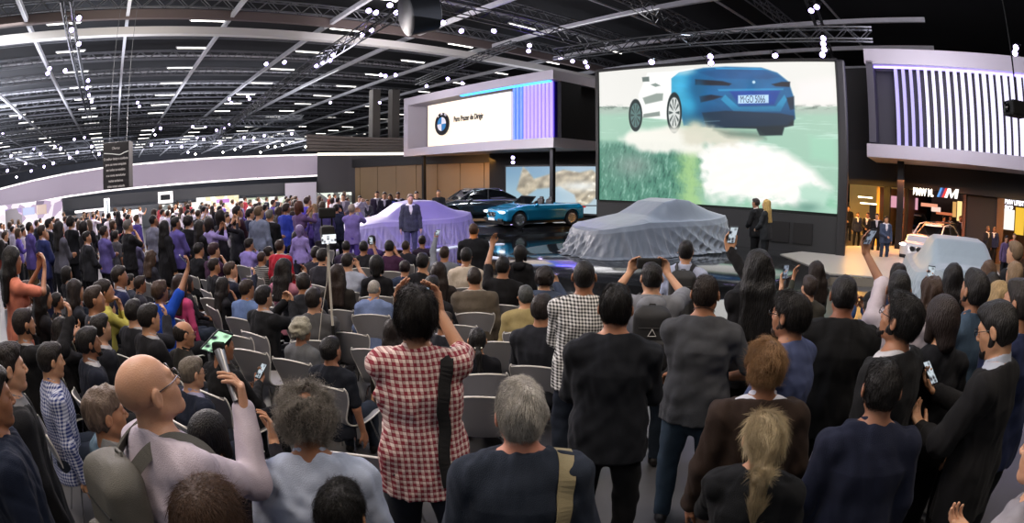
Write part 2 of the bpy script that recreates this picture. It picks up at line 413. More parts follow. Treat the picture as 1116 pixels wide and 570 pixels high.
def body_mesh(sp, S):
    r = sp['res']; fine = sp.get('fine', 0); pts = [S[k] for k in S if k[:2] in ('sh', 'el', 'wr', 'kn', 'an')]+[S['head'], S['P0']]
    lo, hi = np.min(pts, 0)-.24, np.max(pts, 0)+.26; lo[2] = -.005
    foc = []
    if fine:
        foc.append((S['head'], .14, fine))
        for nm in 'RL':
            if nm in sp.get('hands', ''): foc.append((S['wr'+nm]+S['hand'+nm][1]*.09, .11, max(.0045, fine)))
    v = Vol(lo, hi, r, [(c, h, q) for c, h, q in foc])
    torso(v, S, 0)
    for nm in 'RL':
        arm(v, S, nm, 0); hand(v, S, nm, fine and nm in sp.get('hands', ''))
        v.cone(S['hip'+nm], S['kn'+nm], .085*S['w']**.5, .055, .03); v.cone(S['kn'+nm], S['an'+nm], .055, .036, .03)
        v.cone(S['an'+nm]+V3(0, -.02, -.03), S['an'+nm]+V3(0, .12, -.045), .04, .03, .02)
    v.cone(S['neck']-S['Ru']@V3(0, 0, .03), S['head']+S['Rh']@V3(0, -.028, -.06), .060*(.85 if S['fem'] else 1), .052*(.85 if S['fem'] else 1.04), .03)
    head_prims(v, S, ears=True, face=r < .02)
    return v.mesh('body')
def top_mesh(sp, S, kind, t, sleeve, hem, r, seed, extra=0, vneck=0, zneck=1.50):
    pts = [S[k] for k in ('shR', 'shL', 'elR', 'elL', 'wrR', 'wrL')]+[S['P0']]; lo, hi = np.min(pts, 0)-.26, np.max(pts, 0)+.22; lo[2] = min(lo[2], S['P0'][2]+hem-.95-.08) 
    v = Vol(lo, hi, r); torso(v, S, t, k=.04, lo=min(.93, hem+.05), belly=sp.get('belly', 0)); U, Ru = S['U'], S['Ru']
    if hem < .88:
        w = S['w']; v.cone(U((0, 0, hem-.02)), U((0, 0, 1.05)), .178*w+t*1.2, .155*w+t, .04, fr=(Ru.astype(np.float32), U((0, 0, 1.)).astype(np.float32)), sq=.64)
    if hem < .92 and not S['sit']:
        for nm in 'RL': v.cone(S['hip'+nm]+V3(0, 0, .06), S['hip'+nm]+(S['kn'+nm]-S['hip'+nm])*.45, .094*S['w']**.5+t, .085+t, .04)
    elif S['sit']:
        v.cone(U((-.06, .0, hem+.02)), U((.06, .0, hem+.02)), .115*S['w']**.5+t, .115*S['w']**.5+t, .04)
    v.wrinkle(sp.get('wrk', .007), 26, seed, aniso=(1, 1, .45))
    v.plane(U((0, 0, hem)), -(Ru@V3(0, 0, 1))); v.plane(U((0, -.01, zneck)), Ru@V3(0, .28, 1), .01)
    if vneck: v.cone(U((0, .120, 1.50)), U((0, .140, 1.12)), .082*vneck, .010, .006, 's')
    for nm in 'RL':
        if sleeve > .1:
            arm(v, S, nm, t*.8+.002, sleeve, k=.03)
            e = S['el'+nm]+(S['wr'+nm]-S['el'+nm])*((min(sleeve, .97)-.5)/.5) if sleeve > .6 else None
            if e is not None: q = unit(S['wr'+nm]-S['el'+nm]); v.ell(e+q*.05, (.055, .055, .05), 0, 's') if sleeve < 1 else None
    v.wrinkle(sp.get('wrk', .006)*.75, 55, seed+5, aniso=(1, 1, .6), n=4)
    if kind != 'vest': v.cone(S['neck']+Ru@V3(0, .01, .02), S['neck']+Ru@V3(0, .03, .10), .056, .075, .006, 's')
    return v.mesh(kind)
def pants_mesh(sp, S, r, seed, t=.016, hemf=1.0, skirt=False):
    pts = [S[k] for k in ('hipR', 'hipL', 'knR', 'knL', 'anR', 'anL')]; lo, hi = np.min(pts, 0)-.2, np.max(pts, 0)+.2; lo[2] = .0; hi[2] = S['P0'][2]+.14
    v = Vol(lo, hi, r); U, Ru, w = S['U'], S['Ru'], S['w']
    v.cone(U((0, -.005, .92)), U((0, 0, 1.03)), .168*w+t*.5, .150*w+t*.5, .03, fr=(Ru.astype(np.float32), U((0, 0, .95)).astype(np.float32)), sq=.62)
    for nm in 'RL':
        a, b, c = S['hip'+nm], S['kn'+nm], S['an'+nm]; c2 = b+(c-b)*hemf
        v.cone(a, b, .088*w**.5+t, .060+t, .03); v.cone(b, c2, .060+t*.9, .046+t*.9, .02)
    v.wrinkle(.006, 24, seed, aniso=(1, 1, .8)); v.plane(U((0, 0, 1.045)), Ru@V3(0, 0, 1)); v.plane((0, 0, .055), (0, 0, -1))
    return v.mesh('trousers')
def shoe_mesh(S, nm, r):
    a = S['an'+nm]; a = V3(a[0], a[1], .085); v = Vol(a-V3(.09, .12, .09), a+V3(.09, .24, .09), min(r, .012)); v.cone(a+V3(0, -.035, -.04), a+V3(0, .13, -.052), .046, .04, .02); v.cone(a+V3(0, -.01, 0), a+V3(0, 0, -.04), .045, .046, .02)
    v.plane((0, 0, .002), (0, 0, -1)); return v.mesh('shoe')
def hair_mesh(sp, S, style, r, seed):
    H, Rh = S['head'], S['Rh']; M = Rh.astype(np.float32); p = lambda *a: H+Rh@V3(*a); U, Ru = S['U'], S['Ru']
    big = style in ('long', 'wavy', 'straight', 'pony'); lo, hi = H-.22, H+.22
    if big: lo = lo-V3(.05, .05, .38)
    v = Vol(lo, hi, r)
    t = {'short': .012, 'buzz': .004, 'curly': .030, 'bald': .002, 'ring': .006, 'side': .016, 'long': .018, 'wavy': .024, 'straight': .014, 'pony': .010, 'bun': .011, 'cap': .010, 'patch': .026, 'messy': .020, 'bob': .024}[style]
    tight = style in ('short', 'side', 'messy', 'buzz', 'ring', 'pony', 'bun')
    v.ell(p(0, -.016, .032), (.074+t*.75 if tight else .076+t, .095+t, .086+t), .01, M=M); v.ell(p(0, -.040, -.01), (.064+t*.5 if tight else .070+t*.8, .062+t*.8, .070+t*.6), .03, M=M)
    if style in ('short', 'side', 'messy'): v.ell(p(.0, .045, .085), (.055, .045, .03+t*.4), .03, M=M)
    n, c0 = ((0, 1, -.85), (0, .086, .080))          # hair line: plane from forehead to below the ear
    if style in ('curly', 'bob', 'long', 'wavy', 'straight', 'patch'): c0 = (0, .092, .068)
    v.plane(p(*c0), Rh@V3(*n), .008)
    if not big and style != 'bob': v.plane(p(0, -.06, -.066), Rh@V3(0, -.2, -1), .01)
    if style == 'cap':
        pass
    if style in ('ring', 'bald'): v.ell(p(0, .03, .085), (.085, .12, .085), .01, 's', M=M)
    if style == 'patch': v.ell(p(.01, -.07, .10), (.035, .04, .05), .02, 's', M=M)
    if style == 'bob':
        for s in (1, -1): v.cone(p(s*.07, .01, 0), p(s*.07, .02, -.10), .03, .03, .03)
        v.cone(p(0, -.07, -.02), p(0, -.075, -.11), .06, .06, .04)
    if style in ('long', 'wavy', 'straight'):
        L = {'long': .34, 'wavy': .30, 'straight': .42}[style]; bk = lambda x, y, z: U((x, y, z))
        wd = {'long': .055, 'wavy': .07, 'straight': .05}[style]
        for x in (-.055, -.02, .02, .055):
            q0 = p(x, -.055, -.02); q1 = p(x*1.25, -.085, -.13); q2 = np.array(q1)+Ru@V3(x*.15, -.03, -(L-.13))
            v.cone(q0, q1, .05, .045, .03); v.cone(q1, q2, .045, wd*.6, .03)
        for s in (1, -1):
            q0 = p(s*.068, .005, .03); q1 = p(s*.078, -.005, -.10); v.cone(q0, q1, .026, .030, .025); v.cone(q1, q1+Ru@V3(s*.01, -.02, -.12), .03, .02, .03)
        v.wrinkle(.006 if style != 'wavy' else .011, 45 if style != 'wavy' else 38, seed, aniso=(1.6, 1.6, .18 if style != 'wavy' else .5))
    if style == 'pony':
        t0 = p(0, -.108, -.035); v.ell(t0, (.03, .03, .03), .02); q = t0+Ru@V3(.0, -.045, -.05); v.cone(t0, q, .020, .028, .01); v.cone(q, q+Ru@V3(.01, .005, -.16), .030, .026, .02); v.cone(q+Ru@V3(.01, .005, -.16), q+Ru@V3(.015, .01, -.25), .026, .008, .02)
        v.wrinkle(.005, 70, seed, aniso=(1.3, 1.3, .3))
    if style == 'bun': v.ell(p(0, -.10, .065), (.042, .04, .04), .012)
    if style in ('curly', 'patch'): v.wrinkle(.012, 62, seed, n=6, aniso=(1, 1, 1))
    elif style == 'messy': v.wrinkle(.007, 60, seed, aniso=(1, 1, .6))
    elif style in ('short', 'side'): v.wrinkle(.0035, 70, seed, aniso=(1, .7, .6))
    return v.mesh('hair')
def strands(me, S, style, n, L, seed, rad=.0007, curl=0, lift=.25, segs=5, parent=None, mat_=None, jitter=.25, flow='crown', name='hair_strands'):
    """thin tapering hair strands rooted on the hair surface and combed along the flow"""
    rg = np.random.default_rng(seed); nv = len(me.vertices); co = np.empty(nv*3); me.vertices.foreach_get('co', co); co = co.reshape(-1, 3)
    no = np.empty(nv*3); me.vertex_normals.foreach_get('vector', no); no = no.reshape(-1, 3); H, Rh = S['head'], S['Rh']
    i = rg.integers(0, nv, n); p = co[i]+rg.normal(size=(n, 3))*.002; N = no[i]; loc = (p-H)@Rh
    if flow == 'crown':
        wh = np.array([.01, -.05, .12]); g = loc-wh; g[:, 2] -= .02+.08*np.clip(-loc[:, 2]+.05, 0, 1)*4; fr_ = np.clip(loc[:, 1], 0, 1)[:, None]; g = g + fr_*np.array([.6, 1.5, 0])
    elif flow == 'back': g = np.stack([-loc[:, 0]*2.2, -.12-(loc[:, 1]+.09), -.02-(loc[:, 2]+.03)*1.0], 1)
    else: g = np.stack([loc[:, 0]*.3, -.02+loc[:, 0]*0, -.2+loc[:, 0]*0], 1)
    g = g@Rh.T; g = g/(np.linalg.norm(g, axis=1, keepdims=True)+1e-9); g = g+rg.normal(size=(n, 3))*jitter
    t = g-N*np.sum(g*N, 1, keepdims=True); t = t/(np.linalg.norm(t, axis=1, keepdims=True)+1e-9); b = np.cross(t, N)
    Ls = L*(.6+.7*rg.random(n))[:, None]; ph = rg.uniform(0, 6.28, n)[:, None]; pts = []
    for s in range(segs+1):
        u = s/segs; q = p+t*Ls*u+N*(Ls*lift*(u-u*u*.9)+.001); 
        if curl: q = q+(b*np.sin(ph+u*9)+N*np.cos(ph+u*9))*curl*u**.4
        pts.append(q)
    V = []
    for s, q in enumerate(pts):
        rr = rad*(1-.75*s/segs)
        for k in range(3): a = 2.094*k; V.append(q+(b*math.cos(a)+N*math.sin(a))*rr)
    V = np.stack(V, 1); m = 3*(segs+1); F = []
    for s in range(segs):
        for k in range(3): F.append([s*3+k, s*3+(k+1) % 3, (s+1)*3+(k+1) % 3, (s+1)*3+k])
    F = (np.array(F)[None]+(np.arange(n)*m)[:, None, None]).reshape(-1, 4)
    return npmesh(name, V.reshape(-1, 3), F)
def glasses(S, parent, col='101010'):
    H, Rh = S['head'], S['Rh']; p = lambda *a: tuple(H+Rh@V3(*a)); m = MB()
    for s in (1, -1):
        ring = [p(s*.033+.024*math.cos(a), .104-.004*abs(math.cos(a)), .002+.018*math.sin(a)) for a in np.linspace(0, 2*PI, 17)]
        m.tube(ring, .0022, 6, cap=False); m.tube([p(s*.056, .100, .006), p(s*.078, .06, .008), p(s*.080, -.005, .010), p(s*.079, -.02, -.008)], .0019, 6)
    m.tube([p(-.011, .106, .004), p(0, .110, .006), p(.011, .106, .004)], .0018, 6)
    return m.build('glasses', mat('glasses_plastic', col, rough=.25), parent)
def cap_mesh(S, parent, col):
    H, Rh = S['head'], S['Rh']; p = lambda *a: H+Rh@V3(*a); v = Vol(H-.22, H+.24, .009); M = Rh.astype(np.float32)
    v.ell(p(0, -.014, .045), (.088, .108, .095), .01, M=M); v.plane(p(0, 0, .035), Rh@V3(0, -.1, -1)); v.ell(p(0, .115, .038), (.066, .075, .010), .006, M=M)
    return link('cap', v.mesh('cap'), fabric(col), parent)
def eyes(S, parent):
    H, Rh = S['head'], S['Rh']
    for s in (1, -1):
        me = bpy.data.meshes.new('eye'); bm = bmesh.new(); bmesh.ops.create_uvsphere(bm, u_segments=16, v_segments=10, radius=.0121)
        bmesh.ops.rotate(bm, verts=bm.verts, matrix=Matrix(Rh.tolist())@Matrix.Rotation(-PI/2, 3, 'X'))
        c = Vector(H+Rh@V3(s*.031, .0785, .002)); ax_ = Vector(Rh@V3(0, 1, 0))
        bmesh.ops.translate(bm, verts=bm.verts, vec=c)
        for f in bm.faces:
            f.smooth = True; d = (f.calc_center_median()-c).normalized().dot(ax_); f.material_index = 2 if d > .95 else 1 if d > .80 else 0
        bm.to_mesh(me); bm.free(); link('eye', me, [mat('eye_white', 'd8d2c8', rough=.2), mat('iris', '3a2a1a', rough=.2), mat('pupil', '050505', rough=.1)], parent)
def backpack(name, loc, rz, col, label, S, scale, strap='1a1a1a'):
    """a pack on the back of a person: bag, front pocket, two shoulder straps, top handle"""
    root = empty(name, loc, rz); root.scale = (scale,)*3; tag(root, label, 'backpack'); U = S['U']; Ru = S['Ru']
    M_ = Ru.astype(np.float32); c_ = U((0, -.205, 1.19)); pm = mat('pack_cloth', col, rough=.7, noise=.2, bump=.3, scale=30, bscale=300)
    v = Vol(c_-.36, c_+.36, .010); vbox(v, c_, (.145, .075, .24), .06, .0, M=M_); vbox(v, U((0, -.19, 1.40)), (.10, .05, .05), .045, .05, M=M_); v.wrinkle(.005, 30, 3); link('bag', v.mesh('bag'), pm, root)
    c_ = U((0, -.285, 1.10)); v = Vol(c_-.2, c_+.2, .009); vbox(v, c_, (.115, .035, .11), .03, .0, M=M_); v.wrinkle(.003, 40, 4); link('front_pocket', v.mesh('front_pocket'), pm, root)
    for zz in (1.20, 1.30): MB().tube([tuple(U((x_, -.287 if zz < 1.25 else -.282, zz))) for x_ in (-.1, -.05, 0, .05, .1)], .004, 6).build('zip', mat('zip_dark', '0a0a0a', rough=.4), root)
    for s in (1, -1):
        strip('shoulder_strap', [U((s*.07, -.15, 1.42)), U((s*.085, -.085, 1.475)), U((s*.105, .0, 1.500)), U((s*.115, .10, 1.44)), U((s*.12, .150, 1.32)), U((s*.14, .125, 1.18)), U((s*.18, .02, 1.10))], .045, .008, mat('strap_cloth', strap, rough=.8, bump=.3, bscale=400, scale=50), root, V3(s, .4, 1.))
    MB().tube([tuple(U((-.03, -.17, 1.43))), tuple(U((-.02, -.17, 1.46))), tuple(U((.02, -.17, 1.46))), tuple(U((.03, -.17, 1.43)))], .006).build('carry_handle', mat('strap_cloth', strap, rough=.8, bump=.3, bscale=400, scale=50), root)
    return root
def strip(name, pts, w, th, m, parent, up, closed=False, snap=None):
    """flat band of width w following a smooth path (Catmull-Rom)"""
    pts = [np.asarray(p, float) for p in pts]; out = []; n = len(pts)
    for i in range(n-1):
        a, b, c, d = pts[max(i-1, 0)], pts[i], pts[i+1], pts[min(i+2, n-1)]
        for u in np.linspace(0, 1, 7)[:-1]:
            out.append(.5*((2*b)+(-a+c)*u+(2*a-5*b+4*c-d)*u*u+(-a+3*b-3*c+d)*u**3))
    out.append(pts[-1]); V = []; F = []
    if snap is not None:
        from mathutils.bvhtree import BVHTree
        bv = BVHTree.FromPolygons([v.co[:] for v in snap.vertices], [tuple(p.vertices) for p in snap.polygons]); res = []
        nn = []
        for p in out:
            h = bv.find_nearest(Vector(p)); res.append(np.array(h[0])+np.array(h[1])*(th*.8)); nn.append(np.array(h[1]))
        for _ in range(2): res = [res[0]]+[(res[i-1]+2*res[i]+res[i+1])/4 for i in range(1, len(res)-1)]+[res[-1]]; nn = [nn[0]]+[unit(nn[i-1]+2*nn[i]+nn[i+1]) for i in range(1, len(nn)-1)]+[nn[-1]]
        out = res; tab = {tuple(p): q for p, q in zip(out, nn)}; up = lambda p: tab[tuple(p)]
    for i, p in enumerate(out):
        t = unit(out[min(i+1, len(out)-1)]-out[max(i-1, 0)]); upv = up(p) if callable(up) else up; nrm = unit(upv-t*(upv@t)); sdv = np.cross(t, nrm)
        for (x, y) in ((-1, -1), (1, -1), (1, 1), (-1, 1)): V.append(p+sdv*x*w/2+nrm*y*th/2)
        if i: k = 4*i; F += [(k-4+j, k-4+(j+1) % 4, k+(j+1) % 4, k+j) for j in range(4)]
    F += [(3, 2, 1, 0), tuple(len(V)-4+j for j in range(4))]
    return MB().add(V, F).build(name, m, parent)
def phone(loc, right, up_, label, group=None, screen='9fb4c8', lum=1.2, w=.072, h=.148, back=False, name='smartphone', cat='phone'):
    """a phone in a hand: case, lit screen, camera bump"""
    right = unit(np.asarray(right)); up_ = unit(np.asarray(up_)-right*(np.asarray(up_)@right)); nrm = np.cross(right, up_)
    M = Matrix(np.stack([right, up_, nrm], 1).tolist()); root = empty(name, tuple(loc)); root.rotation_euler = M.to_euler(); tag(root, label, cat, group)
    MB().box((0, 0, 0), (w, h, .009), bev=.004).build('case', mat('phone_case', '15161a', rough=.35), root)
    if screen: MB().box((0, 0, .0048), (w*.92, h*.9, .0008)).build('screen', screen_mat(screen, lum), root)
    MB().box((w*.28, h*.38, -.0055), (w*.3, w*.3, .003), bev=.001).build('camera_bump', mat('lens_black', '050507', rough=.1), root)
    return root
def screen_mat(col, lum):
    key = ('scr', col, lum)
    if key in MATS: return MATS[key]
    m, nt, b = nodes('phone_screen'); b.inputs['Base Color'].default_value = (.01, .01, .01, 1); b.inputs['Roughness'].default_value = .1
    tc = nt.nodes.new('ShaderNodeTexCoord'); n = nt.nodes.new('ShaderNodeTexVoronoi'); n.inputs['Scale'].default_value = 28; nt.links.new(tc.outputs['Object'], n.inputs['Vector'])
    cr = nt.nodes.new('ShaderNodeValToRGB'); cr.color_ramp.elements[0].color = (.02, .02, .03, 1); cr.color_ramp.elements[0].position = .25; cr.color_ramp.elements[1].color = (*rgb(col), 1); cr.color_ramp.elements[1].position = .6
    nt.links.new(n.outputs['Distance'], cr.inputs[0]); nt.links.new(cr.outputs[0], b.inputs['Emission Color']); b.inputs['Emission Strength'].default_value = lum; MATS[key] = m; return m

TOPS = {  # kind: inflate, sleeve, hem, vneck
 'tee': (.013, .40, .82, 0), 'shirt': (.015, 1.0, .79, 0), 'short_shirt': (.016, .42, .79, 0), 'sweater': (.018, 1.0, .87, 0), 'jacket': (.030, 1.0, .77, .9), 'coat': (.030, 1.0, .62, .8), 'blouse': (.010, .9, .86, 0), 'rolled': (.016, .74, .78, 0), 'hoodie': (.026, 1.0, .83, 0), 'vest': (.02, .0, .84, .6)}
def person_parts(root, sp, S, seed=0):
    """all meshes of one person under root"""
    r = sp['res']; hs, hcol = sp.get('hair', ('short', '181310')); kind, col = sp['top'][0], sp['top'][1]; pat = sp['top'][2:] 
    link('body', body_mesh(sp, S), skin_mat(sp.get('skin', 'b98a6c')), root)
    t, sl, hem, vn = TOPS[kind]; inner = sp.get('inner')
    if inner: link('shirt', top_mesh(dict(sp, wrk=.0005), S, 'shirt', .006, .0, .92, max(r, .01), seed+1), fabric(inner), root)
    link(kind if kind not in ('short_shirt', 'rolled') else 'shirt', top_mesh(sp, S, kind, t, sp.get('sleeve', sl), sp.get('hem', hem), r, seed, vneck=vn if inner else 0, zneck=1.478 if inner else 1.50), fabric(col, *pat), root)
    if kind == 'hoodie':
        c_ = S['U']((0, -.10, 1.44)); v = Vol(c_-.25, c_+.25, max(.01, r)); v.ell(c_, (.115, .06, .075), 0, M=S['Ru'].astype(np.float32)); v.cone(c_+V3(-.09, .05, .03), c_+V3(.09, .05, .03), .03, .03, .03); v.wrinkle(.006, 45, seed); link('hood', v.mesh('hood'), fabric(col), root)
    if inner or kind in ('shirt', 'short_shirt', 'rolled'):
        cc = inner or col; v = Vol(S['neck']-.14, S['neck']+.14, min(r, .008)); Ru = S['Ru']; n0 = S['neck']+Ru@V3(0, .008, -.012)
        v.cone(n0, n0+Ru@V3(0, .004, .056), .076, .067, .01); v.wrinkle(.002, 50, seed)
        v.plane(n0+Ru@V3(0, 0, .056), Ru@V3(0, .45, 1)); v.cone(n0+Ru@V3(0, .01, .0), n0+Ru@V3(0, .02, .1), .058, .060, .003, 's'); v.ell(n0+Ru@V3(0, .075, .045), (.018, .05, .05), .008, 's')
        link('collar', v.mesh('collar'), fabric(cc, *(pat if not inner else ())), root)
    link('trousers', pants_mesh(sp, S, max(r, .011), seed+2), fabric(sp.get('pants', '16181d')), root)
    if not sp.get('noshoes'):
        for nm in 'RL': link('shoe', shoe_mesh(S, nm, r), mat('shoe_leather', sp.get('shoes', '14110f'), rough=.45), root)
    if hs != 'bald':
        hm = hair_mesh(sp, S, hs, min(r, sp.get('hres', r)), seed+3); link('hair', hm, hair_mat(hcol), root)
        if sp.get('strands'): link('hair_strands', strands(hm, S, hs, seed=seed, **sp['strands']), hair_mat(sp.get('scol', hcol)), root)
    if sp.get('beard'):
        v = Vol(S['head']-.15, S['head']+.15, min(r, .006)); H, Rh = S['head'], S['Rh']; p = lambda *a: H+Rh@V3(*a)
        for s in (1, -1): v.cone(p(s*.052, .0, -.045), p(s*.020, .068, -.100), .024, .024, .02); v.cone(p(s*.064, .0, .0), p(s*.052, .0, -.05), .013, .02, .02)
        v.ell(p(0, .070, -.098), (.028, .024, .024), .02); v.ell(p(0, .085, -.062), (.026, .016, .012), .01, M=Rh.astype(np.float32)); v.ell(p(0, .098, -.064), (.016, .012, .006), .004, 's', M=Rh.astype(np.float32)); v.wrinkle(.002, 120, seed)
        link('beard', v.mesh('beard'), hair_mat(sp['beard']), root)
    if sp.get('glasses'): glasses(S, root, sp['glasses'])
    if sp.get('eyes'): eyes(S, root)
    if sp.get('cap'): cap_mesh(S, root, sp['cap'])
    if sp.get('tie'):
        U = S['U']; strip('tie', [U((0, .075, 1.455)), U((0, .125, 1.40)), U((0, .135, 1.25)), U((0, .13, 1.1))], .05, .01, fabric(sp['tie']), root, V3(0, 1, 0))
    return root
# ------------------------------------------------------------------ the hall
def vbox(v, c, h, rd=.03, k=.02, op='u', M=None):
    c = np.asarray(c, np.float32); h = np.asarray(h, np.float32); m = float(np.linalg.norm(h))+k+v.r*2
    lo = c-(h if M is None else m)-k-v.r*2; hi = c+(h if M is None else m)+k+v.r*2
    sl, X, Y, Z = v.sub(lo, hi); X = X-c[0]; Y = Y-c[1]; Z = Z-c[2]
    if M is not None: X, Y, Z = X*M[0, 0]+Y*M[1, 0]+Z*M[2, 0], X*M[0, 1]+Y*M[1, 1]+Z*M[2, 1], X*M[0, 2]+Y*M[1, 2]+Z*M[2, 2]
    qx, qy, qz = np.abs(X)-h[0]+rd, np.abs(Y)-h[1]+rd, np.abs(Z)-h[2]+rd
    d = np.sqrt(np.maximum(qx, 0)**2+np.maximum(qy, 0)**2+np.maximum(qz, 0)**2)+np.minimum(np.maximum(np.maximum(qx, qy), qz), 0)-rd
    v.merge(sl, d.astype(np.float32), k, op)
AX = np.array([math.sin(R(-41.5)), math.cos(R(-41.5))]); BX = np.array([AX[1], -AX[0]])     # hall axes
def hall(a, b, z): q = AX*a+BX*b; return (q[0], q[1], z)
M_floor = mat('floor_paint', '4a4a4c', rough=.28, noise=.25, scale=1.5, bump=.02, spec=.5)
fl = MB().box((0, 30, -.1), (460, 460, .2)).build('floor', M_floor); tag(fl, kind='structure')
ROOF = 13.2
rf = MB().box((0, 30, ROOF+.3), (460, 460, .3)).build('ceiling', mat('roof_deck', '15171a', rough=.9)); tag(rf, kind='structure')
wm = mat('hall_wall', '2c2e33', rough=.9, noise=.2, scale=.6)
for i, (nm, a, b, sx, sy) in enumerate((('wall_back', 152, 0, 240, .4), ('wall_front', -40, 0, 240, .4), ('wall_left', 56, -118, .4, 200), ('wall_right', 56, 118, .4, 200))):
    o = MB().box((0, 0, 0), (sx, sy, ROOF+.4)).build(nm, wm); q = hall(a, b, (ROOF+.4)/2-.1); o.location = q; o.rotation_euler = (0, 0, R(41.5)); tag(o, kind='structure')
# roof steel : beams along both hall axes, each its own object
ms = mat('beam_paint', 'c4c5c8', rough=.6, noise=.15, scale=3); md = mat('dark_steel', '6a6c70', rough=.5, metal=.1)
def bar_between(name, p, q, w, h, m, trussed=False):
    mb = MB(); p, q = Vector(p), Vector(q); d = q-p; L = d.length; u = d.normalized(); s = u.cross(Vector((0, 0, 1))).normalized(); n = s.cross(u)
    Mx = Matrix((u, s, n)).transposed()
    if not trussed: mb.box((p+q)/2, (L, w, h), M=Mx)
    else:
        for a in (-1, 1):
            for b in (-1, 1): mb.box((p+q)/2+s*a*w/2+n*b*h/2, (L, trussed, trussed), M=Mx)
        k = max(2, int(L/(h*1.1))); st = L/k
        for i in range(k):
            a = p+u*st*i; b = a+u*st; sg = 1 if i % 2 else -1
            for e in (-1, 1): mb.tube([a+s*e*w/2-n*sg*h/2, b+s*e*w/2+n*sg*h/2], trussed*.4, 4, cap=False)
            mb.tube([a-s*sg*w/2+n*h/2, b+s*sg*w/2+n*h/2], trussed*.35, 4, cap=False)
    return mb.build(name, m, fix=False)
tn = 0
for i, b in enumerate(range(-108, 67, 6)):
    tn += 1; o = bar_between('trim_%d' % tn, hall(2, b, ROOF-1.5), hall(150, b, ROOF-1.5), .20, .26, ms); tag(o, kind='structure')
for i, a in enumerate(list(range(8, 78, 6))+list(range(80, 150, 9))):
    tn += 1; o = bar_between('trim_%d' % tn, hall(a+3, -115, ROOF-.9), hall(a+3, 90, ROOF-.9), .4, .6, md, trussed=.07); tag(o, kind='structure')
    tn += 1; o = bar_between('trim_%d' % tn, hall(a, -115, ROOF-.25), hall(a, 90, ROOF-.25), .10, .12, ms); tag(o, kind='structure')
tn += 1
# the wide pale duct crossing above the stands
bm0 = P(170, 34, 30); 
a0 = np.dot(np.array(bm0[:2]), AX); a0_ = a0
o = bar_between('trim_%d' % tn, hall(a0, -60, bm0[2]), hall(a0, 60, bm0[2]), .5, .42, mat('duct_paint', 'd8d6d2', rough=.5)); tag(o, kind='structure')
tn += 1; o = bar_between('trim_%d' % tn, hall(a0-.7, -60, bm0[2]+.75), hall(a0-.7, 60, bm0[2]+.75), .3, .5, mat('duct_brown', '6b5f5c', rough=.6)); tag(o, kind='structure')
# fluorescent strips
n_l = 0; lamp0 = None
for a in [12+6.5*k_ for k_ in range(19)]:
    for b in range(-106, 50, 9):
        q = hall(a, b+3, ROOF-1.15); px, py = proj(q)
        if not (-5 < px < 1120 and -5 < py < 215): continue
        if px > 560 and (int(a)+b) % 3: continue
        if lamp0 is None:
            lamp0 = empty('strip_light'); tag(lamp0, 'white fluorescent strip light hung under the dark hall roof', 'light', 'fluorescent strips under the roof')
            MB().box((0, 0, .06), (2.3, .22, .08), bev=.02).build('housing', mat('lamp_housing', 'c8c8c8', rough=.5), lamp0)
            MB().box((0, 0, 0), (2.1, .13, .05), bev=.02).build('tube', emit('tube_light', 'fbf6ee', 5), lamp0); c = lamp0
        else: c = copy_tree(lamp0)
        c.location = q; c.rotation_euler = (0, 0, math.atan2(BX[1], BX[0])); n_l += 1
# ------------------------------------------------------------------ planes for booths
class Wall:
    """vertical plane from A to B; s runs along, n points to the viewer"""
    def __init__(s, A, B):
        s.A = np.array(A[:2], float); d = np.array(B[:2], float)-s.A; s.L = float(np.hypot(*d)); s.u = d/s.L; s.rz = math.atan2(s.u[1], s.u[0])
    def at(s, px, py):                  # pixel -> (s, z) on the plane
        v = ray(px, py); M = np.array([[v[0], -s.u[0]], [v[1], -s.u[1]]]); t, q = np.linalg.solve(M, s.A); return q, CAMZ+v[2]*t
    def root(s, name, off=0): return empty(name, (s.A[0], s.A[1], 0), s.rz)
    def w(s, q, y, z): n = np.array([-s.u[1], s.u[0]]); p = s.A+s.u*q+n*y; return (p[0], p[1], z)
def text(name, body, size, m, parent, loc, ext=.01, rx=PI/2, rz=0, align='LEFT', bold=0, sx=1):
    c = bpy.data.curves.new(name, 'FONT'); c.body = body; c.size = size; c.extrude = ext; c.align_x = align; c.offset = bold
    o = bpy.data.objects.new(name, c); COL.objects.link(o); c.materials.append(m); bpy.context.view_layer.update(); me = bpy.data.meshes.new_from_object(o.evaluated_get(bpy.context.evaluated_depsgraph_get())); bpy.data.objects.remove(o); me.name = name
    if not len(me.materials): me.materials.append(m)
    o = bpy.data.objects.new(name, me); COL.objects.link(o)
    o.parent = parent; o.location = loc; o.rotation_euler = (rx, 0, rz); o.scale = (sx, 1, 1); return o
black = mat('black_panel', '0c0d0f', rough=.45); soot = mat('black_matt', '0a0b0c', rough=.85)
white_p = mat('white_laminate', 'b9b4bb', rough=.35, noise=.04, scale=1)
# ---- left stand block with the roundel sign
A, B = P(440, 196, 37.0), P(603, 196, 27.0); W1 = Wall(A, B); L1 = W1.L; Z0, Z1 = 3.95, 7.85
r1 = W1.root('stand_block'); tag(r1, 'raised white stand block with cream sign wall and purple lit fins', 'exhibition stand')
D1 = 4.2
MB().box((L1/2, D1/2, Z1-.25), (L1, D1, .5)).build('top_slab', white_p, r1)
MB().box((L1/2, D1/2, Z0+.25), (L1, D1, .5)).build('bottom_slab', white_p, r1)
MB().box((.25, D1/2, (Z0+Z1)/2), (.5, D1, Z1-Z0-.99)).build('end_wall', white_p, r1)
s461 = W1.at(462, 140)[0]*1.0; s552 = W1.at(552, 120)[0]; s597 = W1.at(597, 120)[0]
MB().box(((.5+s461)/2, 1.6, (Z0+Z1)/2), (s461-.5, .2, Z1-Z0-1)).build('recess_panel', mat('recess_grey', '77727a', rough=.6), r1)
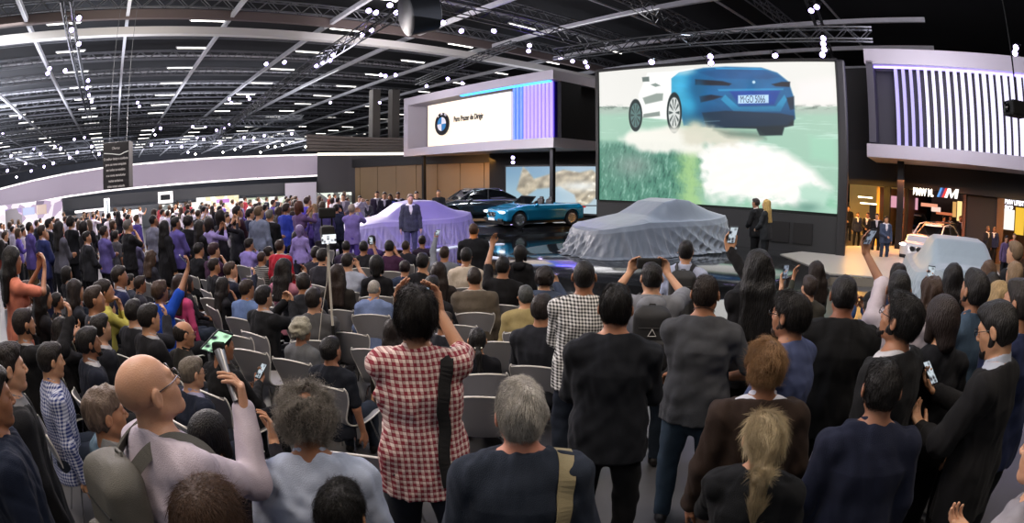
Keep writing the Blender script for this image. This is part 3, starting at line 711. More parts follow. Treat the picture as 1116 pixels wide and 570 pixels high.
sg = MB().box(((s461+s552)/2, .45, (Z0+Z1)/2-.12), (s552-s461, .3, Z1-Z0-1.22)).build('sign_wall', emit('cream_lightbox', 'f2e4cd', .74, 'd8cbb6'), r1)
MB().box(((s552+s597)/2, .62, (Z0+Z1)/2), (s597-s552, .2, Z1-Z0-1)).build('fin_backing', mat('violet_lit_backing', '3a22b8', rough=.5), r1)  # violet LED light on the backing is put into its base colour
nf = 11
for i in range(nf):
    x = s552+.2+(s597-s552-.3)*i/(nf-1); MB().box((x, .40, (Z0+Z1)/2), (.15, .10, Z1-Z0-1.0)).build('fin', emit('fin_glow' + ('_blue' if i < 3 else ''), '5a8cff' if i < 3 else 'b79cff', 1.0, '6a60c0'), r1)  # fins emit violet in place of LED light falling on them
MB().box((s597+(L1-s597)/2+.05, 1.4, (Z0+Z1)/2), (L1-s597-.1, 1.6, Z1-Z0-1)).build('corner_core', soot, r1)
MB().box((L1-.35, D1/2+.6, (Z0+Z1)/2), (.2, D1-1.2, Z1-Z0-1)).build('side_wall', soot, r1)
MB().box(((W1.at(500, 120)[0]+s597)/2, .2, Z1-.53), (s597-W1.at(500, 120)[0], .2, .06)).build('led_strip', emit('blue_led', '2f9cff', 5.0), r1)
# roundel : black ring, blue and white quarters
sc_, zc_ = W1.at(478.5, 135); rr = .70
rd = empty('roundel', (sc_, .26, zc_)); rd.parent = r1
MB().lathe([(rr, 0), (rr, .06), (rr*.62, .06), (rr*.62, 0)], 40, M=Matrix.Rotation(PI/2, 3, 'X')).build('black_ring', mat('ring_black', '060606', rough=.3), rd)
for q in range(4):
    V = [(0, 0)]+[(rr*.61*math.cos(a), rr*.61*math.sin(a)) for a in np.linspace(q*PI/2, (q+1)*PI/2, 10)]
    MB().prism([(x, 0, z) for x, z in V], (0, -.075, 0), (0, .06, 0)).build('quarter', mat('roundel_blue', '2f86c0', rough=.3) if q in (1, 3) else mat('roundel_white', 'f0f0f0', rough=.3), rd)
for k, (ch, ang) in enumerate((('B', 125), ('M', 90), ('W', 55))):
    a = R(ang); o = text('letter', ch, .25, mat('letter_white', 'f0f0f0', rough=.4), rd, (rr*.80*math.cos(a), -.075, rr*.80*math.sin(a)), align='CENTER', bold=.004); o.rotation_euler = (PI/2, -(a-PI/2), 0)
sx0, zx0 = W1.at(490, 133); sx1, _ = W1.at(528, 130)
text('slogan', 'Puro Prazer de Dirigir', .46, mat('slogan_black', '101010', rough=.5), r1, (sx0+.05, .27, zx0+.02), sx=(sx1-sx0)/4.9, bold=.008)
# posts under the block
for px, py, lab in ((455, 172, 'dark steel post under the far left end of the stand block'), (595, 163, 'dark steel post under the near corner of the stand block')):
    q, _ = W1.at(px, py); p = W1.w(q, .5, 0)
    o = MB().box((0, 0, Z0/2), (.22, .22, Z0), bev=.02).build('post', mat('post_grey', '1b1d21', rough=.4, metal=.5), loc=(p[0], p[1], 0), rz=W1.rz); tag(o, lab, 'post')
# dark header under the block and rear stand wall
WB = Wall(P(375, 196, 44), P(556, 196, 34.5)); rb = WB.root('panelled_wall'); tag(rb, 'tan panelled stand wall glowing warm behind the display cars', 'stand wall')
tanm = mat('tan_panel', '7d6a4e', rough=.5, noise=.12, scale=.5)
npan = 8; step = WB.L/npan
for i in range(npan): MB().box((step*(i+.5), 0, 1.72), (step-.04, .12, 3.44), bev=.01).build('panel', tanm, rb)
MB().box((WB.L/2, .02, 3.75), (WB.L+1, .5, .62)).build('header', black, rb)
q, z = WB.at(548, 190); lg = empty('wall_emblem', (q, -.1, z)); lg.parent = rb
MB().lathe([(.5, 0), (.5, .05), (.36, .05), (.36, 0)], 30, M=Matrix.Rotation(PI/2, 3, 'X')).build('emblem_ring', emit('emblem_glow', 'fff2c8', 1.6), lg)
MB().lathe([(.24, 0), (.24, .05), (.0, .05)], 24, M=Matrix.Rotation(PI/2, 3, 'X')).build('emblem_core', emit('emblem_glow', 'fff2c8', 1.6), lg)
# big cloth picture on an LED wall
WP = Wall(P(551, 196, 33), P(651, 196, 30)); 
def picture(name, W, pxy, nx, ny, paint, strength, thick=.12, parent=None, back=None):
    """LED screen: a thick panel whose front shows a picture held per vertex"""
    (a0, z0), (a1, z1) = W.at(*pxy[0]), W.at(*pxy[1]); x = np.linspace(a0, a1, nx); z = np.linspace(z1, z0, ny)
    X, Z = np.meshgrid(x, z); V = np.stack([X, np.zeros_like(X), Z], -1).reshape(-1, 3); n = np.array([-W.u[1], W.u[0]])
    Wd = np.stack([W.A[0]+W.u[0]*X, W.A[1]+W.u[1]*X, Z], -1); px, py = proj(Wd); C = paint(px, py)
    ii = np.arange(nx*ny).reshape(ny, nx); F = np.stack([ii[:-1, :-1], ii[:-1, 1:], ii[1:, 1:], ii[1:, :-1]], -1).reshape(-1, 4)
    me = npmesh(name, V, F, False); ca = me.color_attributes.new('Col', 'FLOAT_COLOR', 'POINT'); c = np.ones((nx*ny, 4), np.float32)
    C = np.clip(C, 0, 1); c[:, :3] = np.where(C <= .04045, C/12.92, ((C+.055)/1.055)**2.4).reshape(-1, 3); ca.data.foreach_set('color', c.ravel())
    return link('picture', me, vcol_emit(name+'_light', strength), parent), (a0, a1, z0, z1)
def hexc(h): return np.array([int(h[i:i+2], 16)/255 for i in (0, 2, 4)])
def sstep(a, b, x): t = np.clip((x-a)/(b-a+1e-9), 0, 1); return t*t*(3-2*t)
def inpoly(px, py, poly, soft=.5):
    d = np.full(px.shape, 1e9); ins = np.zeros(px.shape, bool); n = len(poly)
    for i in range(n):
        x0, y0 = poly[i]; x1, y1 = poly[(i+1) % n]; ex, ey = x1-x0, y1-y0; t = np.clip(((px-x0)*ex+(py-y0)*ey)/(ex*ex+ey*ey+1e-9), 0, 1)
        d = np.minimum(d, np.hypot(px-x0-t*ex, py-y0-t*ey)); c = ((y0 > py) != (y1 > py)) & (px < (x1-x0)*(py-y0)/(y1-y0+1e-12)+x0); ins ^= c
    s = np.where(ins, d, -d); return np.clip(.5+s/(2*soft), 0, 1)
def fnoise(x, y, seed=0, n=5):
    rg = np.random.default_rng(seed); o = np.zeros_like(x); a = 1
    for i in range(n):
        for j in range(3):
            k = rg.normal(size=2)*(1.8**i); o += a*np.sin(k[0]*x+k[1]*y+rg.uniform(0, 6)+1.3*np.sin(k[1]*x*.6-k[0]*y*.6+rg.uniform(0, 6)))
        a *= .6
    return o/4
def mixc(C, c, m): return C*(1-m[..., None])+np.asarray(c)*m[..., None]
def paint_cloth(px, py):
    C = np.zeros(px.shape+(3,))+hexc('6f97b4'); t = (py-181)/47; C = mixc(C, hexc('9dbccb'), sstep(0, .7, t)*.8); C = mixc(C, hexc('d7dde0'), sstep(.4, .9, (px-552)/90)*.4)
    m = np.maximum(inpoly(px, py, [(563, 207), (566, 196), (570, 182), (575, 186), (582, 195), (598, 190), (614, 185), (632, 188), (645, 185), (652, 190), (652, 212), (642, 222), (630, 226), (626, 212), (610, 203), (596, 205), (585, 206), (572, 215)], 1.2), 0)
    f = fnoise(px*.16+py*.10, py*.22-px*.05, 3); f2 = np.sin(px*.35+py*.5+3*fnoise(px*.08, py*.08, 5))
    cl = hexc('c9bda4')*(.86+.14*f[..., None]+.10*f2[..., None]); C = C*(1-m[..., None])+cl*m[..., None]
    C = mixc(C, hexc('f3efe2'), sstep(.35, .9, f)*m*.8); C = mixc(C, hexc('eef3f2'), np.exp(-((px-632)/22)**2-((py-203)/5)**2)*.8); return C
rp = WP.root('led_picture_wall'); tag(rp, 'glowing picture wall of rippling beige cloth behind the blue convertible', 'screen')
_, (a0, a1, z0, z1) = picture('led_picture_wall', WP, ((551.5, 229), (650.5, 181.5)), 200, 110, paint_cloth, 1.0, parent=rp)
MB().box(((a0+a1)/2, .2, (z0+z1)/2), (a1-a0+.2, .3, z1-z0+.2)).build('cabinet', black, rp)
rpb = MB().box(((a0+a1)/2, .5, 2.9), (a1-a0+3, .25, 5.8)).build('backdrop_wall', soot, rp)
# ------------------------------------------------------------------ the big screen
WS = Wall(P(653.3, 200, 22.2), P(911, 200, 19.3)); rs = WS.root('led_screen'); tag(rs, 'huge screen showing a blue car kicking up dust, behind the draped grey car', 'screen')
def X4(x): return 640+x/2.848
def Y4(y): return 40+y/2.85
def paint_screen(px, py):
    C = np.zeros(px.shape+(3,))+hexc('e9e8e3')
    hz = 117+(px-653)*(-.002)                                        # sky line
    C = mixc(C, hexc('f6eef0'), np.clip(inpoly(px, py, [(870, 90), (910, 85), (912, 112), (868, 114)], 6), 0, 1)*.5)
    n1 = fnoise(px*.30, py*.6, 1); g = sstep(hz-1.5, hz+.5, py+n1*.5); C = mixc(C, hexc('a9bdb0'), g)
    C = mixc(C, hexc('66786e'), np.clip(np.exp(-((py-hz-.5)/2.2)**2)*sstep(-.1, .6, fnoise(px*.17, py*.5, 8)), 0, 1)*.85)
    far = sstep(hz+3, hz+12, py); C = mixc(C, hexc('9fc8b2'), far*.9); C = mixc(C, hexc('c4e2d4'), sstep(.2, 1, fnoise(px*.05, py*.45, 9))*far*.8)
    # grass : lower left
    gm = sstep(150, 160, py+n1)*sstep(790, 735, px+(py-190)*.35); st = fnoise(px*.62+py*.2, py*.20-px*.22, 12); C = mixc(C, hexc('528a76'), gm); C = mixc(C, hexc('2f5f52'), gm*sstep(.1, 1, st)*.85); C = mixc(C, hexc('93bfae'), gm*sstep(.1, 1, -st)*.75)
    C = mixc(C, hexc('9a9f9c'), gm*np.exp(-((px-690)/22)**2-((py-180)/14)**2)*.6)
    C = mixc(C, hexc('a9cf8a'), np.exp(-((px-752-fnoise(py*.2, px*.2, 4)*5)/11)**2)*sstep(150, 165, py)*.85)
    # dust
    e = fnoise(px*.09, py*.11, 21)*9
    d1 = sstep(0, 12, inpoly(px, py, [(676, 152), (690, 141), (730, 140), (768, 146), (770, 168), (700, 166)], 6)*14+e*.4-1)
    C = mixc(C, hexc('f4f1e8'), np.clip(d1, 0, 1)*.95)
    d2 = inpoly(px+e, py+e*.8, [(769, 150), (790, 148), (830, 155), (860, 168), (890, 188), (905, 205), (895, 222), (850, 222), (800, 214), (768, 212)], 5)
    C = mixc(C, hexc('f7f5f0'), d2); C = mixc(C, hexc('fbfbf8'), sstep(.5, 1, d2)*sstep(-.5, .5, n1)*.5)
    C = mixc(C, hexc('a8d4be'), np.clip(inpoly(px+e, py, [(872, 205), (890, 200), (911, 213), (912, 236), (868, 230)], 4), 0, 1)*.8); C = mixc(C, hexc('4f7a70'), np.exp(-((px-880)/14)**2-((py-226)/6)**2)*.6)
    C = mixc(C, hexc('7fbf9c'), np.exp(-((py-221)/7)**2)*sstep(760, 790, px)*sstep(.1, .8, fnoise(px*.12, py*.2, 31))*.55)
    C = mixc(C, hexc('9fd3b8'), inpoly(px, py, [(882, 148), (911, 150), (911, 178), (884, 172)], 4)*.7)
    # white side of the car
    side = [(X4(188), Y4(112)), (X4(262), Y4(108)), (X4(330), Y4(98)), (X4(340), Y4(240)), (X4(300), Y4(262)), (X4(165), Y4(250)), (X4(160), Y4(180))]
    C = mixc(C, hexc('fbfbf8'), inpoly(px, py, side, 1.0))
    C = mixc(C, hexc('63706c'), inpoly(px, py, [(X4(170), Y4(126)), (X4(192), Y4(124)), (X4(193), Y4(139)), (X4(172), Y4(140))], .5)*.95)
    C = mixc(C, hexc('7b8a84'), inpoly(px, py, [(X4(196), Y4(149)), (X4(212), Y4(144)), (X4(228), Y4(152)), (X4(212), Y4(156))], .5)*.9)
    C = mixc(C, hexc('8e9a93'), inpoly(px, py, [(X4(172), Y4(190)), (X4(215), Y4(176)), (X4(236), Y4(176)), (X4(234), Y4(198)), (X4(180), Y4(210))], .7)*.95)
    C = mixc(C, hexc('7d8983'), inpoly(px, py, [(X4(175), Y4(240)), (X4(225), Y4(232)), (X4(226), Y4(246)), (X4(172), Y4(252))], .6)*.9)
    # blue rear
    body = [(X4(262), Y4(130)), (X4(285), Y4(112)), (X4(360), Y4(97)), (X4(430), Y4(93)), (X4(540), Y4(96)), (X4(590), Y4(112)), (X4(625), Y4(140)), (X4(640), Y4(185)), (X4(645), Y4(255)), (X4(620), Y4(275)), (X4(400), Y4(283)), (X4(300), Y4(275)), (X4(285), Y4(215)), (X4(262), Y4(185))]
    bmk = inpoly(px, py, body, .9); C = mixc(C, hexc('0a6096'), bmk); C = mixc(C, hexc('4fc0e6'), bmk*sstep(X4(345), X4(285), px)*.8); C = mixc(C, hexc('c9e6ee'), bmk*sstep(Y4(128), Y4(105), py)*sstep(X4(360), X4(300), px)*.8)
    C = mixc(C, hexc('0a4f86'), inpoly(px, py, [(X4(345), Y4(110)), (X4(420), Y4(100)), (X4(545), Y4(103)), (X4(600), Y4(125)), (X4(560), Y4(132)), (X4(400), Y4(130))], 1)*.9)
    C = mixc(C, hexc('2f9fd8'), inpoly(px, py, [(X4(395), Y4(96)), (X4(540), Y4(98)), (X4(560), Y4(103)), (X4(400), Y4(101))], .5)*.8)
    C = mixc(C, hexc('06121f'), inpoly(px, py, [(X4(335), Y4(132)), (X4(420), Y4(138)), (X4(448), Y4(146)), (X4(440), Y4(152)), (X4(335), Y4(150))], .7)); C = mixc(C, hexc('06121f'), inpoly(px, py, [(X4(572), Y4(148)), (X4(605), Y4(140)), (X4(630), Y4(140)), (X4(628), Y4(156)), (X4(585), Y4(154))], .7))
    C = mixc(C, hexc('0b3f9c'), inpoly(px, py, [(X4(440), Y4(168)), (X4(600), Y4(166)), (X4(580), Y4(212)), (X4(475), Y4(214))], 1.2)*.9); C = mixc(C, hexc('2795c8'), inpoly(px, py, [(X4(405), Y4(163)), (X4(610), Y4(160)), (X4(608), Y4(166)), (X4(408), Y4(169))], .6)*.8)
    C = mixc(C, hexc('0a1c2e'), inpoly(px, py, [(X4(348), Y4(185)), (X4(385), Y4(180)), (X4(420), Y4(186)), (X4(390), Y4(196)), (X4(352), Y4(204))], .8)); C = mixc(C, hexc('0a1c2e'), inpoly(px, py, [(X4(618), Y4(190)), (X4(642), Y4(185)), (X4(642), Y4(225)), (X4(630), Y4(228))], .8)*.9)
    C = mixc(C, hexc('2aa0cf'), inpoly(px, py, [(X4(428), Y4(180)), (X4(470), Y4(218)), (X4(585), Y4(216)), (X4(612), Y4(180)), (X4(620), Y4(195)), (X4(600), Y4(232)), (X4(455), Y4(232)), (X4(415), Y4(195))], .7)*.8)
    C = mixc(C, hexc('12242a'), inpoly(px, py, [(X4(356), Y4(236)), (X4(430), Y4(230)), (X4(600), Y4(238)), (X4(643), Y4(246)), (X4(640), Y4(276)), (X4(612), Y4(282)), (X4(605), Y4(306)), (X4(535), Y4(308)), (X4(525), Y4(286)), (X4(370), Y4(282))], .8)); C = mixc(C, hexc('b8c4c4'), inpoly(px, py, [(X4(362), Y4(262)), (X4(412), Y4(260)), (X4(412), Y4(263)), (X4(362), Y4(265))], .4)*.7)
    C = mixc(C, hexc('bfe0ff'), inpoly(px, py, [(X4(468), Y4(182)), (X4(563), Y4(180)), (X4(563), Y4(206)), (X4(468), Y4(208))], .5))
    C = mixc(C, hexc('d6ecf8'), np.clip(2.2-np.hypot(px-X4(517), py-Y4(141)), 0, 1)*.9)
    dn = fnoise(px*.12, py*.25, 40); bm2 = inpoly(px, py, body, 1.2)
    C = C*(1-bm2[..., None]*(.16*sstep(Y4(150), Y4(285), py)+.06*dn)[..., None]); C = mixc(C, hexc('0a3c66'), bm2*sstep(Y4(205), Y4(240), py)*.45); C = mixc(C, hexc('39b3dc'), bm2*np.exp(-((px-X4(318))/9)**2-((py-Y4(215))/12)**2)*.7); C = mixc(C, hexc('0b5d86'), bm2*np.exp(-((px-X4(345))/7)**2-((py-Y4(165))/14)**2)*.8)
    # wheels
    for (cx, cy, rx, ry) in ((X4(270), Y4(236), 8.2, 22), (X4(150), Y4(244), 7.4, 17.5)):
        q = np.hypot((px-cx)/rx, (py-cy)/ry); C = mixc(C, hexc('1d2b2c'), sstep(1.06, .96, q)); C = mixc(C, hexc('dfe3e0') if cx > X4(200) else hexc('5f7f7c'), sstep(.80, .72, q)*.95)
        sp_ = np.abs(np.sin(5*np.arctan2((py-cy)/ry, (px-cx)/rx)))
        C = mixc(C, hexc('33403f'), sstep(.74, .66, q)*sstep(.75, .4, sp_)*sstep(.12, .25, q)*.9)
    C = mixc(C, hexc('efece2'), np.exp(-((px-X4(270))/16)**2-((py-Y4(292))/5)**2)*.9); C = mixc(C, hexc('bcc3a4'), np.exp(-((px-X4(335))/12)**2-((py-Y4(275))/7)**2)*.8)
    hz2 = fnoise(px*.16, py*.2, 77)*3; C = mixc(C, hexc('d9d6c4'), np.clip(inpoly(px+hz2, py+hz2, [(X4(290), Y4(288)), (X4(330), Y4(268)), (X4(380), Y4(280)), (X4(470), Y4(300)), (X4(540), Y4(318)), (X4(420), Y4(340)), (X4(300), Y4(330))], 4), 0, 1)*.9)
    C = mixc(C, hexc('55695c'), np.clip(inpoly(px+hz2, py, [(X4(400), Y4(288)), (X4(530), Y4(296)), (X4(560), Y4(318)), (X4(440), Y4(312))], 3), 0, 1)*.6)
    return C*.98
_, (a0, a1, z0, z1) = picture('led_screen', WS, ((653.3, 217.5), (909.5, 67.5)), 560, 330, paint_screen, 1.08, parent=rs)
cx_ = (a0+a1)/2; SZ0, SZ1 = z0, z1
# number plate lettering on the screen picture
q0, q1 = WS.at(X4(470), Y4(203)), WS.at(X4(561), Y4(201))
text('plate_lettering', 'M·GO 5066', .36, emit('plate_text', '0a3a80', .25), rs, (q0[0]+.06, -.015, q0[1]-.02), ext=.002, sx=(q1[0]-q0[0])/2.05)
# cabinet : thick black body of the screen wall down to the floor with speaker hatches
MB().box((cx_+.1, .55, (SZ1+.12)/2), (a1-a0+.4, .9, SZ1+.12), bev=.05).build('cabinet', mat('screen_cabinet', '0f1113', rough=.6), rs)
MB().box((cx_, .02, SZ1+.06), (a1-a0+.2, .2, .1)).build('top_frame', black, rs); MB().box((a1+.20, -.02, SZ1/2), (.34, .35, SZ1+.1), bev=.08).build('side_frame', mat('side_frame', '1b1c1e', rough=.5), rs)
MB().box((a0-.08, .02, (SZ0+SZ1)/2), (.12, .2, SZ1-SZ0)).build('left_frame', black, rs)
MB().box((cx_, .0, SZ0/2-.05), (a1-a0+.1, .16, SZ0-.12)).build('plinth_panel', mat('plinth_panel', '1d1f21', rough=.55, noise=.1, scale=2), rs)
for px in (850, 875):
    q, z = WS.at(px, 262); MB().box((q, -.10, .85), (.72, .06, .72), bev=.02).build('speaker_hatch', mat('hatch_black', '060607', rough=.8), rs)
# small white drips of light on the screen edge are lamps of the truss above (built with the truss)
# ------------------------------------------------------------------ stage
SF = .22
pts = [PZ(*q, SF)[:2] for q in ((440, 300), (560, 300), (640, 338), (765, 382), (862, 342), (905, 302), (965, 304))]
back = [WS.w(a1+3.2, .8, 0)[:2], WS.w(a0-1, 1.0, 0)[:2], P(560, 200, 36)[:2], P(440, 200, 34)[:2]]
poly = [(x, y, 0) for x, y in pts+back]
stage = MB().prism(poly, (0, 0, .001), (0, 0, SF-.001)).build('stage_floor', None); tag(stage, kind='structure')
stage.data.materials.append(mat('gloss_stage', '16181a', rough=.07, noise=.5, scale=.8, spec=.8, coat=.4)); stage.data.materials.append(mat('riser_beige', '8a8174', rough=.5))
for p in stage.data.polygons:
    if abs(p.normal.z) < .5: p.material_index = 1
ctr = PZ(720, 300, SF)
for k, (px, py) in enumerate(((575, 306), (582, 309.5), (590, 313), (598, 317), (607, 321.5))):
    p = PZ(px, py+2, SF); o = empty('step_light', (p[0], p[1], .10)); tag(o, 'small warm step light set in the beige stage riser', 'light', 'step lights in the stage riser')
    MB().lathe([(.035, -.02), (.045, .0), (.045, .02), (.03, .03)], 12, M=Matrix.Rotation(PI/2, 3, 'X')).build('lens', emit('step_glow', 'ffd98a', 12), o)
# round dark turntables on the stage
for (px, py, rad, lab) in ((712, 283, 3.9, 'low dark turntable under the grey draped car'), (588, 247, 3.9, 'low glossy black turntable under the blue convertible and dark saloon')):
    p = PZ(px, py, SF+.1)
    if 'blue' in lab: p = P(552, 200, 27.0)
    o = MB().lathe([(rad, 0), (rad, .12), (rad-.05, .16), (0, .16)], 72).build('turntable', mat('turntable_gloss', '1b1d20', rough=.12, noise=.4, scale=1.2, coat=.3), loc=(p[0], p[1], SF)); tag(o, lab, 'turntable')
# pale walkway on the right behind the stage
pts = [PZ(*q, .0)[:2] for q in ((838, 286), (905, 303), (1015, 306), (1000, 262), (905, 262))]
o = MB().prism([(x, y, 0) for x, y in [PZ(*q, .24)[:2] for q in ((850, 277), (905, 298), (985, 304), (985, 268), (925, 268))]], (0, 0, .0), (0, 0, .245)).build('walkway_floor', mat('pale_walkway', 'b8b6b0', rough=.35)); tag(o, kind='structure')
# lit light lines on the floor to the left (LED edges)
for (q0, q1) in (((430, 283), (500, 268)), ((500, 270), (548, 266)), ((505, 277), (556, 283))):
    a, b = PZ(*q0, SF), PZ(*q1, SF); d = Vector(b)-Vector(a); o = MB().box((0, 0, .012), (d.length, .22, .02)).build('floor_light_strip', emit('floor_led', 'd8dcf4', .9)); o.location = (Vector(a)+Vector(b))/2; o.rotation_euler = (0, 0, math.atan2(d.y, d.x)); tag(o, 'white light line let into the glossy stage floor left of centre', 'light', 'light lines in the stage floor')
# low steel barrier before the cloth picture
p = P(640, 235, 27); o = empty('barrier', (p[0], p[1], SF), .2); tag(o, 'low dark rail barrier in front of the cloth picture', 'barrier')
MB().tube([(-1.1, 0, 0), (-1.1, 0, .9), (1.1, 0, .9), (1.1, 0, 0)], .03).build('frame', md, o); MB().tube([(-1.1, 0, .12), (1.1, 0, .12)], .02).build('bottom_rail', md, o)
# ------------------------------------------------------------------ right stand
WR = Wall(P(946, 205, 22.5), P(1140, 210, 23.0)); rr_ = WR.root('stand_block'); tag(rr_, 'raised white stand block with glowing white fins on the right', 'exhibition stand')
RZ0, RZ1 = 3.75, 8.2; LR = WR.L+3
MB().box((LR/2, 2.2, RZ1-.42), (LR, 4.4, .62)).build('top_slab', white_p, rr_); MB().box((LR/2, 1.9, RZ0+.25), (LR, 4.8, .5)).build('bottom_slab', white_p, rr_)
MB().box((.2, 2.2, (RZ0+RZ1)/2), (.3, 4.4, RZ1-RZ0-1.2)).build('end_wall', mat('end_wall_grey', '4a4850', rough=.6), rr_)
sa = WR.at(976, 110)[0]; MB().box(((sa+LR)/2, 1.1, (RZ0+RZ1)/2), (LR-sa, .2, RZ1-RZ0-1.0)).build('fin_backing', mat('fin_backing_dark', '0c0716', rough=.6), rr_)
MB().box(((.3+sa)/2, 1.5, (RZ0+RZ1)/2), (sa-.3, .2, RZ1-RZ0-1.0)).build('recess_panel', mat('recess_dark', '2a2930', rough=.6), rr_)
x = sa+.05; k = 0
while x < LR-.3:
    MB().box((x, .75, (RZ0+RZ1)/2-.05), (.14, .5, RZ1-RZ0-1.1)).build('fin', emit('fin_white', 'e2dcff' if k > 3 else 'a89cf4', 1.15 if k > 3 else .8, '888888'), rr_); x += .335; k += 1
MB().box(((sa+LR)/2-.5, .45, RZ1-.77), (LR-sa+1, .12, .05)).build('led_strip', emit('violet_led', '9f8cff', 5), rr_)
q, z = WR.at(980, 200); p = WR.w(q, 1.2, 0)
o = MB().box((0, 0, RZ0/2), (.30, .30, RZ0), bev=.02).build('post', mat('post_grey', '1b1d21', rough=.4, metal=.5), loc=(p[0], p[1], 0), rz=WR.rz); tag(o, 'dark steel post holding up the right stand block', 'post')
# shop front below : black header with lettering, lit interiors
WF = Wall(P(915, 205, 26.5), P(1125, 212, 25.0)); rw = WF.root('shop_front'); tag(rw, 'black shop front with glowing lettering under the right stand block', 'shop front')
LF = WF.L
zh = WF.at(1000, 207)[1]; MB().box((LF/2, .3, (zh+.15+RZ0+.4)/2), (LF+2, .5, RZ0+.5-zh)).build('header', mat('header_black', '141416', rough=.5), rw)
MB().box((1.2, .4, 6.0), (3.2, .5, 4.2)).build('upper_wall', mat('upper_dark', '111215', rough=.7), rw)
ww = emit('letter_warm', 'fff0d8', 3.0)
def put_text(px0, px1, py, body, size, m, bold=.01):
    a, z = WF.at(px0, py); b, _ = WF.at(px1, py); o = text('lettering', body, size, m, rw, (a, .02, z), ext=.02, bold=bold); bpy.context.view_layer.update(); wdt = max(o.dimensions.x, .1); o.scale = ((b-a)/wdt, 1, 1); return o
put_text(995, 1017, 212, 'BMW M.', .42, ww, .02); put_text(1095, 1122, 222, 'BMW LIFESTYLE', .26, emit('letter_white_glow', 'f4f4ff', 2.0), .012); put_text(1095, 1104, 228.5, 'SHOP', .26, emit('letter_white_glow', 'f4f4ff', 2.0), .012)
a, z = WF.at(1021, 214.5); hM = .40
for i, c in enumerate(('4a8fd0', '27306a', 'd03030')):
    x = a+.12*i; MB().prism([(x, 0, 0), (x+.11, 0, 0), (x+.11+.17, 0, hM), (x+.17, 0, hM)], (0, -.02, z), (0, .04, 0)).build('stripe', emit('stripe', c, 1.3), rw)
x = a+.37; w_ = .95; K = .68
MB().prism([(x+K*i_, 0, K*j_) for i_, j_ in ((0, 0), (.22, 0), (.34, .36), (.48, 0), (.56, 0), (.78, .36), (.74, 0), (.95, 0), (1.05, .59), (.82, .59), (.56, .24), (.46, .59), (.24, .59))], (0, -.02, z), (0, .04, 0)).build('emblem_letter', emit('emblem_letter', 'f4f0ea', 1.6), rw)
# interiors : back walls, partitions, shelves (lit by warm lamps)
yw = mat('warm_wall', 'e0b458', rough=.6, noise=.35, scale=.8); gw = mat('brown_wall', '5a3a2c', rough=.6, noise=.4, scale=.7)
def seg(pxa, pxb, depth, m, name, parent=rw, h=None):
    a, _ = WF.at(pxa, 240); b, _ = WF.at(pxb, 240); return MB().box(((a+b)/2, depth, (h or zh+.1)/2), (abs(b-a), .2, h or zh+.1)).build(name, m, parent)
seg(885, 975, 6.0, yw, 'room_back_wall'); seg(975, 1075, 11.0, gw, 'room_back_wall'); seg(1085, 1130, 4.5, mat('warm_wall_red', '8a5a3a', rough=.6, noise=.5, scale=2), 'room_back_wall')
seg(1052, 1086, .5, mat('charcoal_wall', '1c1d20', rough=.6), 'front_panel'); seg(961, 968, .3, black, 'front_panel'); seg(984, 988, .3, black, 'front_panel'); seg(1086, 1094, .2, mat('bronze_jamb', '6a4a28', rough=.5), 'front_panel')
for px in (955, 985, 1050):
    a, _ = WF.at(px, 240); MB().box((a, 3.2, zh/2), (.15, 6, zh)).build('partition', gw if px > 960 else yw, rw)
for (px, py, w, h, c, st) in ((972, 218, 1.7, .55, 'c890a0', 1.2), (1004, 221, .9, .16, 'f0a080', 1.0), (1012, 226, .5, .22, 'f8d8c8', 1.0), (1022, 231, .9, .12, 'd0704a', .9), (1040, 228, .25, .9, 'ffd890', 1.2), (1034, 226, .2, .7, 'e0a860', .9), (1098, 238, .7, .9, 'f4ece0', 1.2), (938, 220, 1.5, .06, 'fff0c0', 6), (928, 212, .8, .06, 'fff0c0', 6), (1112, 240, .5, 1.2, 'e8b838', 1.1)):
    a, z = WF.at(px, py); MB().box((a, 2.4, z-.1), (w, .06, h)).build('light_panel', emit('shop_panel', c, st), rw)
for i in range(8):
    a, _ = WF.at(914+i*5.6, 240); MB().box((a, 5.6, .9), (.5, .5, 1.8)).build('display_plinth', mat('plinth_dark', '2a2014', rough=.5), rw) if i % 3 == 1 else None
# video screen leaning case with text in the middle of the aisle (tall black totem)
# ------------------------------------------------------------------ left halls : long pale fascia canopy
fx = [(-60, 222, 252), (-20, 212, 240), (0, 205, 230.5), (40, 195, 221), (80, 187, 214), (120, 181, 208.5), (160, 177, 204.5), (200, 173.5, 201), (240, 171, 198), (280, 169.5, 195.5), (320, 168.3, 193.5), (348, 167.6, 192)]
FD = 42; cen = np.array([0, 0])
topz = 5.0; top = []; bot = []
for px, yt, yb in fx:
    v = ray(px, yb); zb = 2.95; vt = ray(px, yt); d_ = 44; pb = P(px, yb, d_); pt = P(px, yt, d_); top.append(pt); bot.append(pb)
cf = empty('canopy'); tag(cf, 'long curved pale lavender canopy over the bright stands on the left', 'canopy')
def ribbon(name, lo, hi, th, m, parent):
    V = []; F = []; n = len(lo)
    for i in range(n):
        a, b = np.array(lo[i]), np.array(hi[i]); o = np.array([a[0], a[1], 0]); o = o/np.linalg.norm(o)*th
        V += [a, b, b+o, a+o]
        if i: k = 4*i; F += [(k-4+j, k-4+(j+1) % 4, k+(j+1) % 4, k+j) for j in range(4)]
    F += [(3, 2, 1, 0), tuple(len(V)-4+j for j in range(4))]; return MB().add(V, F).build(name, m, parent)
lerp = lambda A_, B_, t: [tuple(np.array(a)*(1-t)+np.array(b)*t) for a, b in zip(A_, B_)]
ribbon('fascia', lerp(bot, top, .06), lerp(bot, top, .94), 1.0, mat('fascia_lavender', 'a79fae', rough=.4), cf)
wl = emit('white_edge_led', 'fff8f4', 1.1, 'd0d0d0')
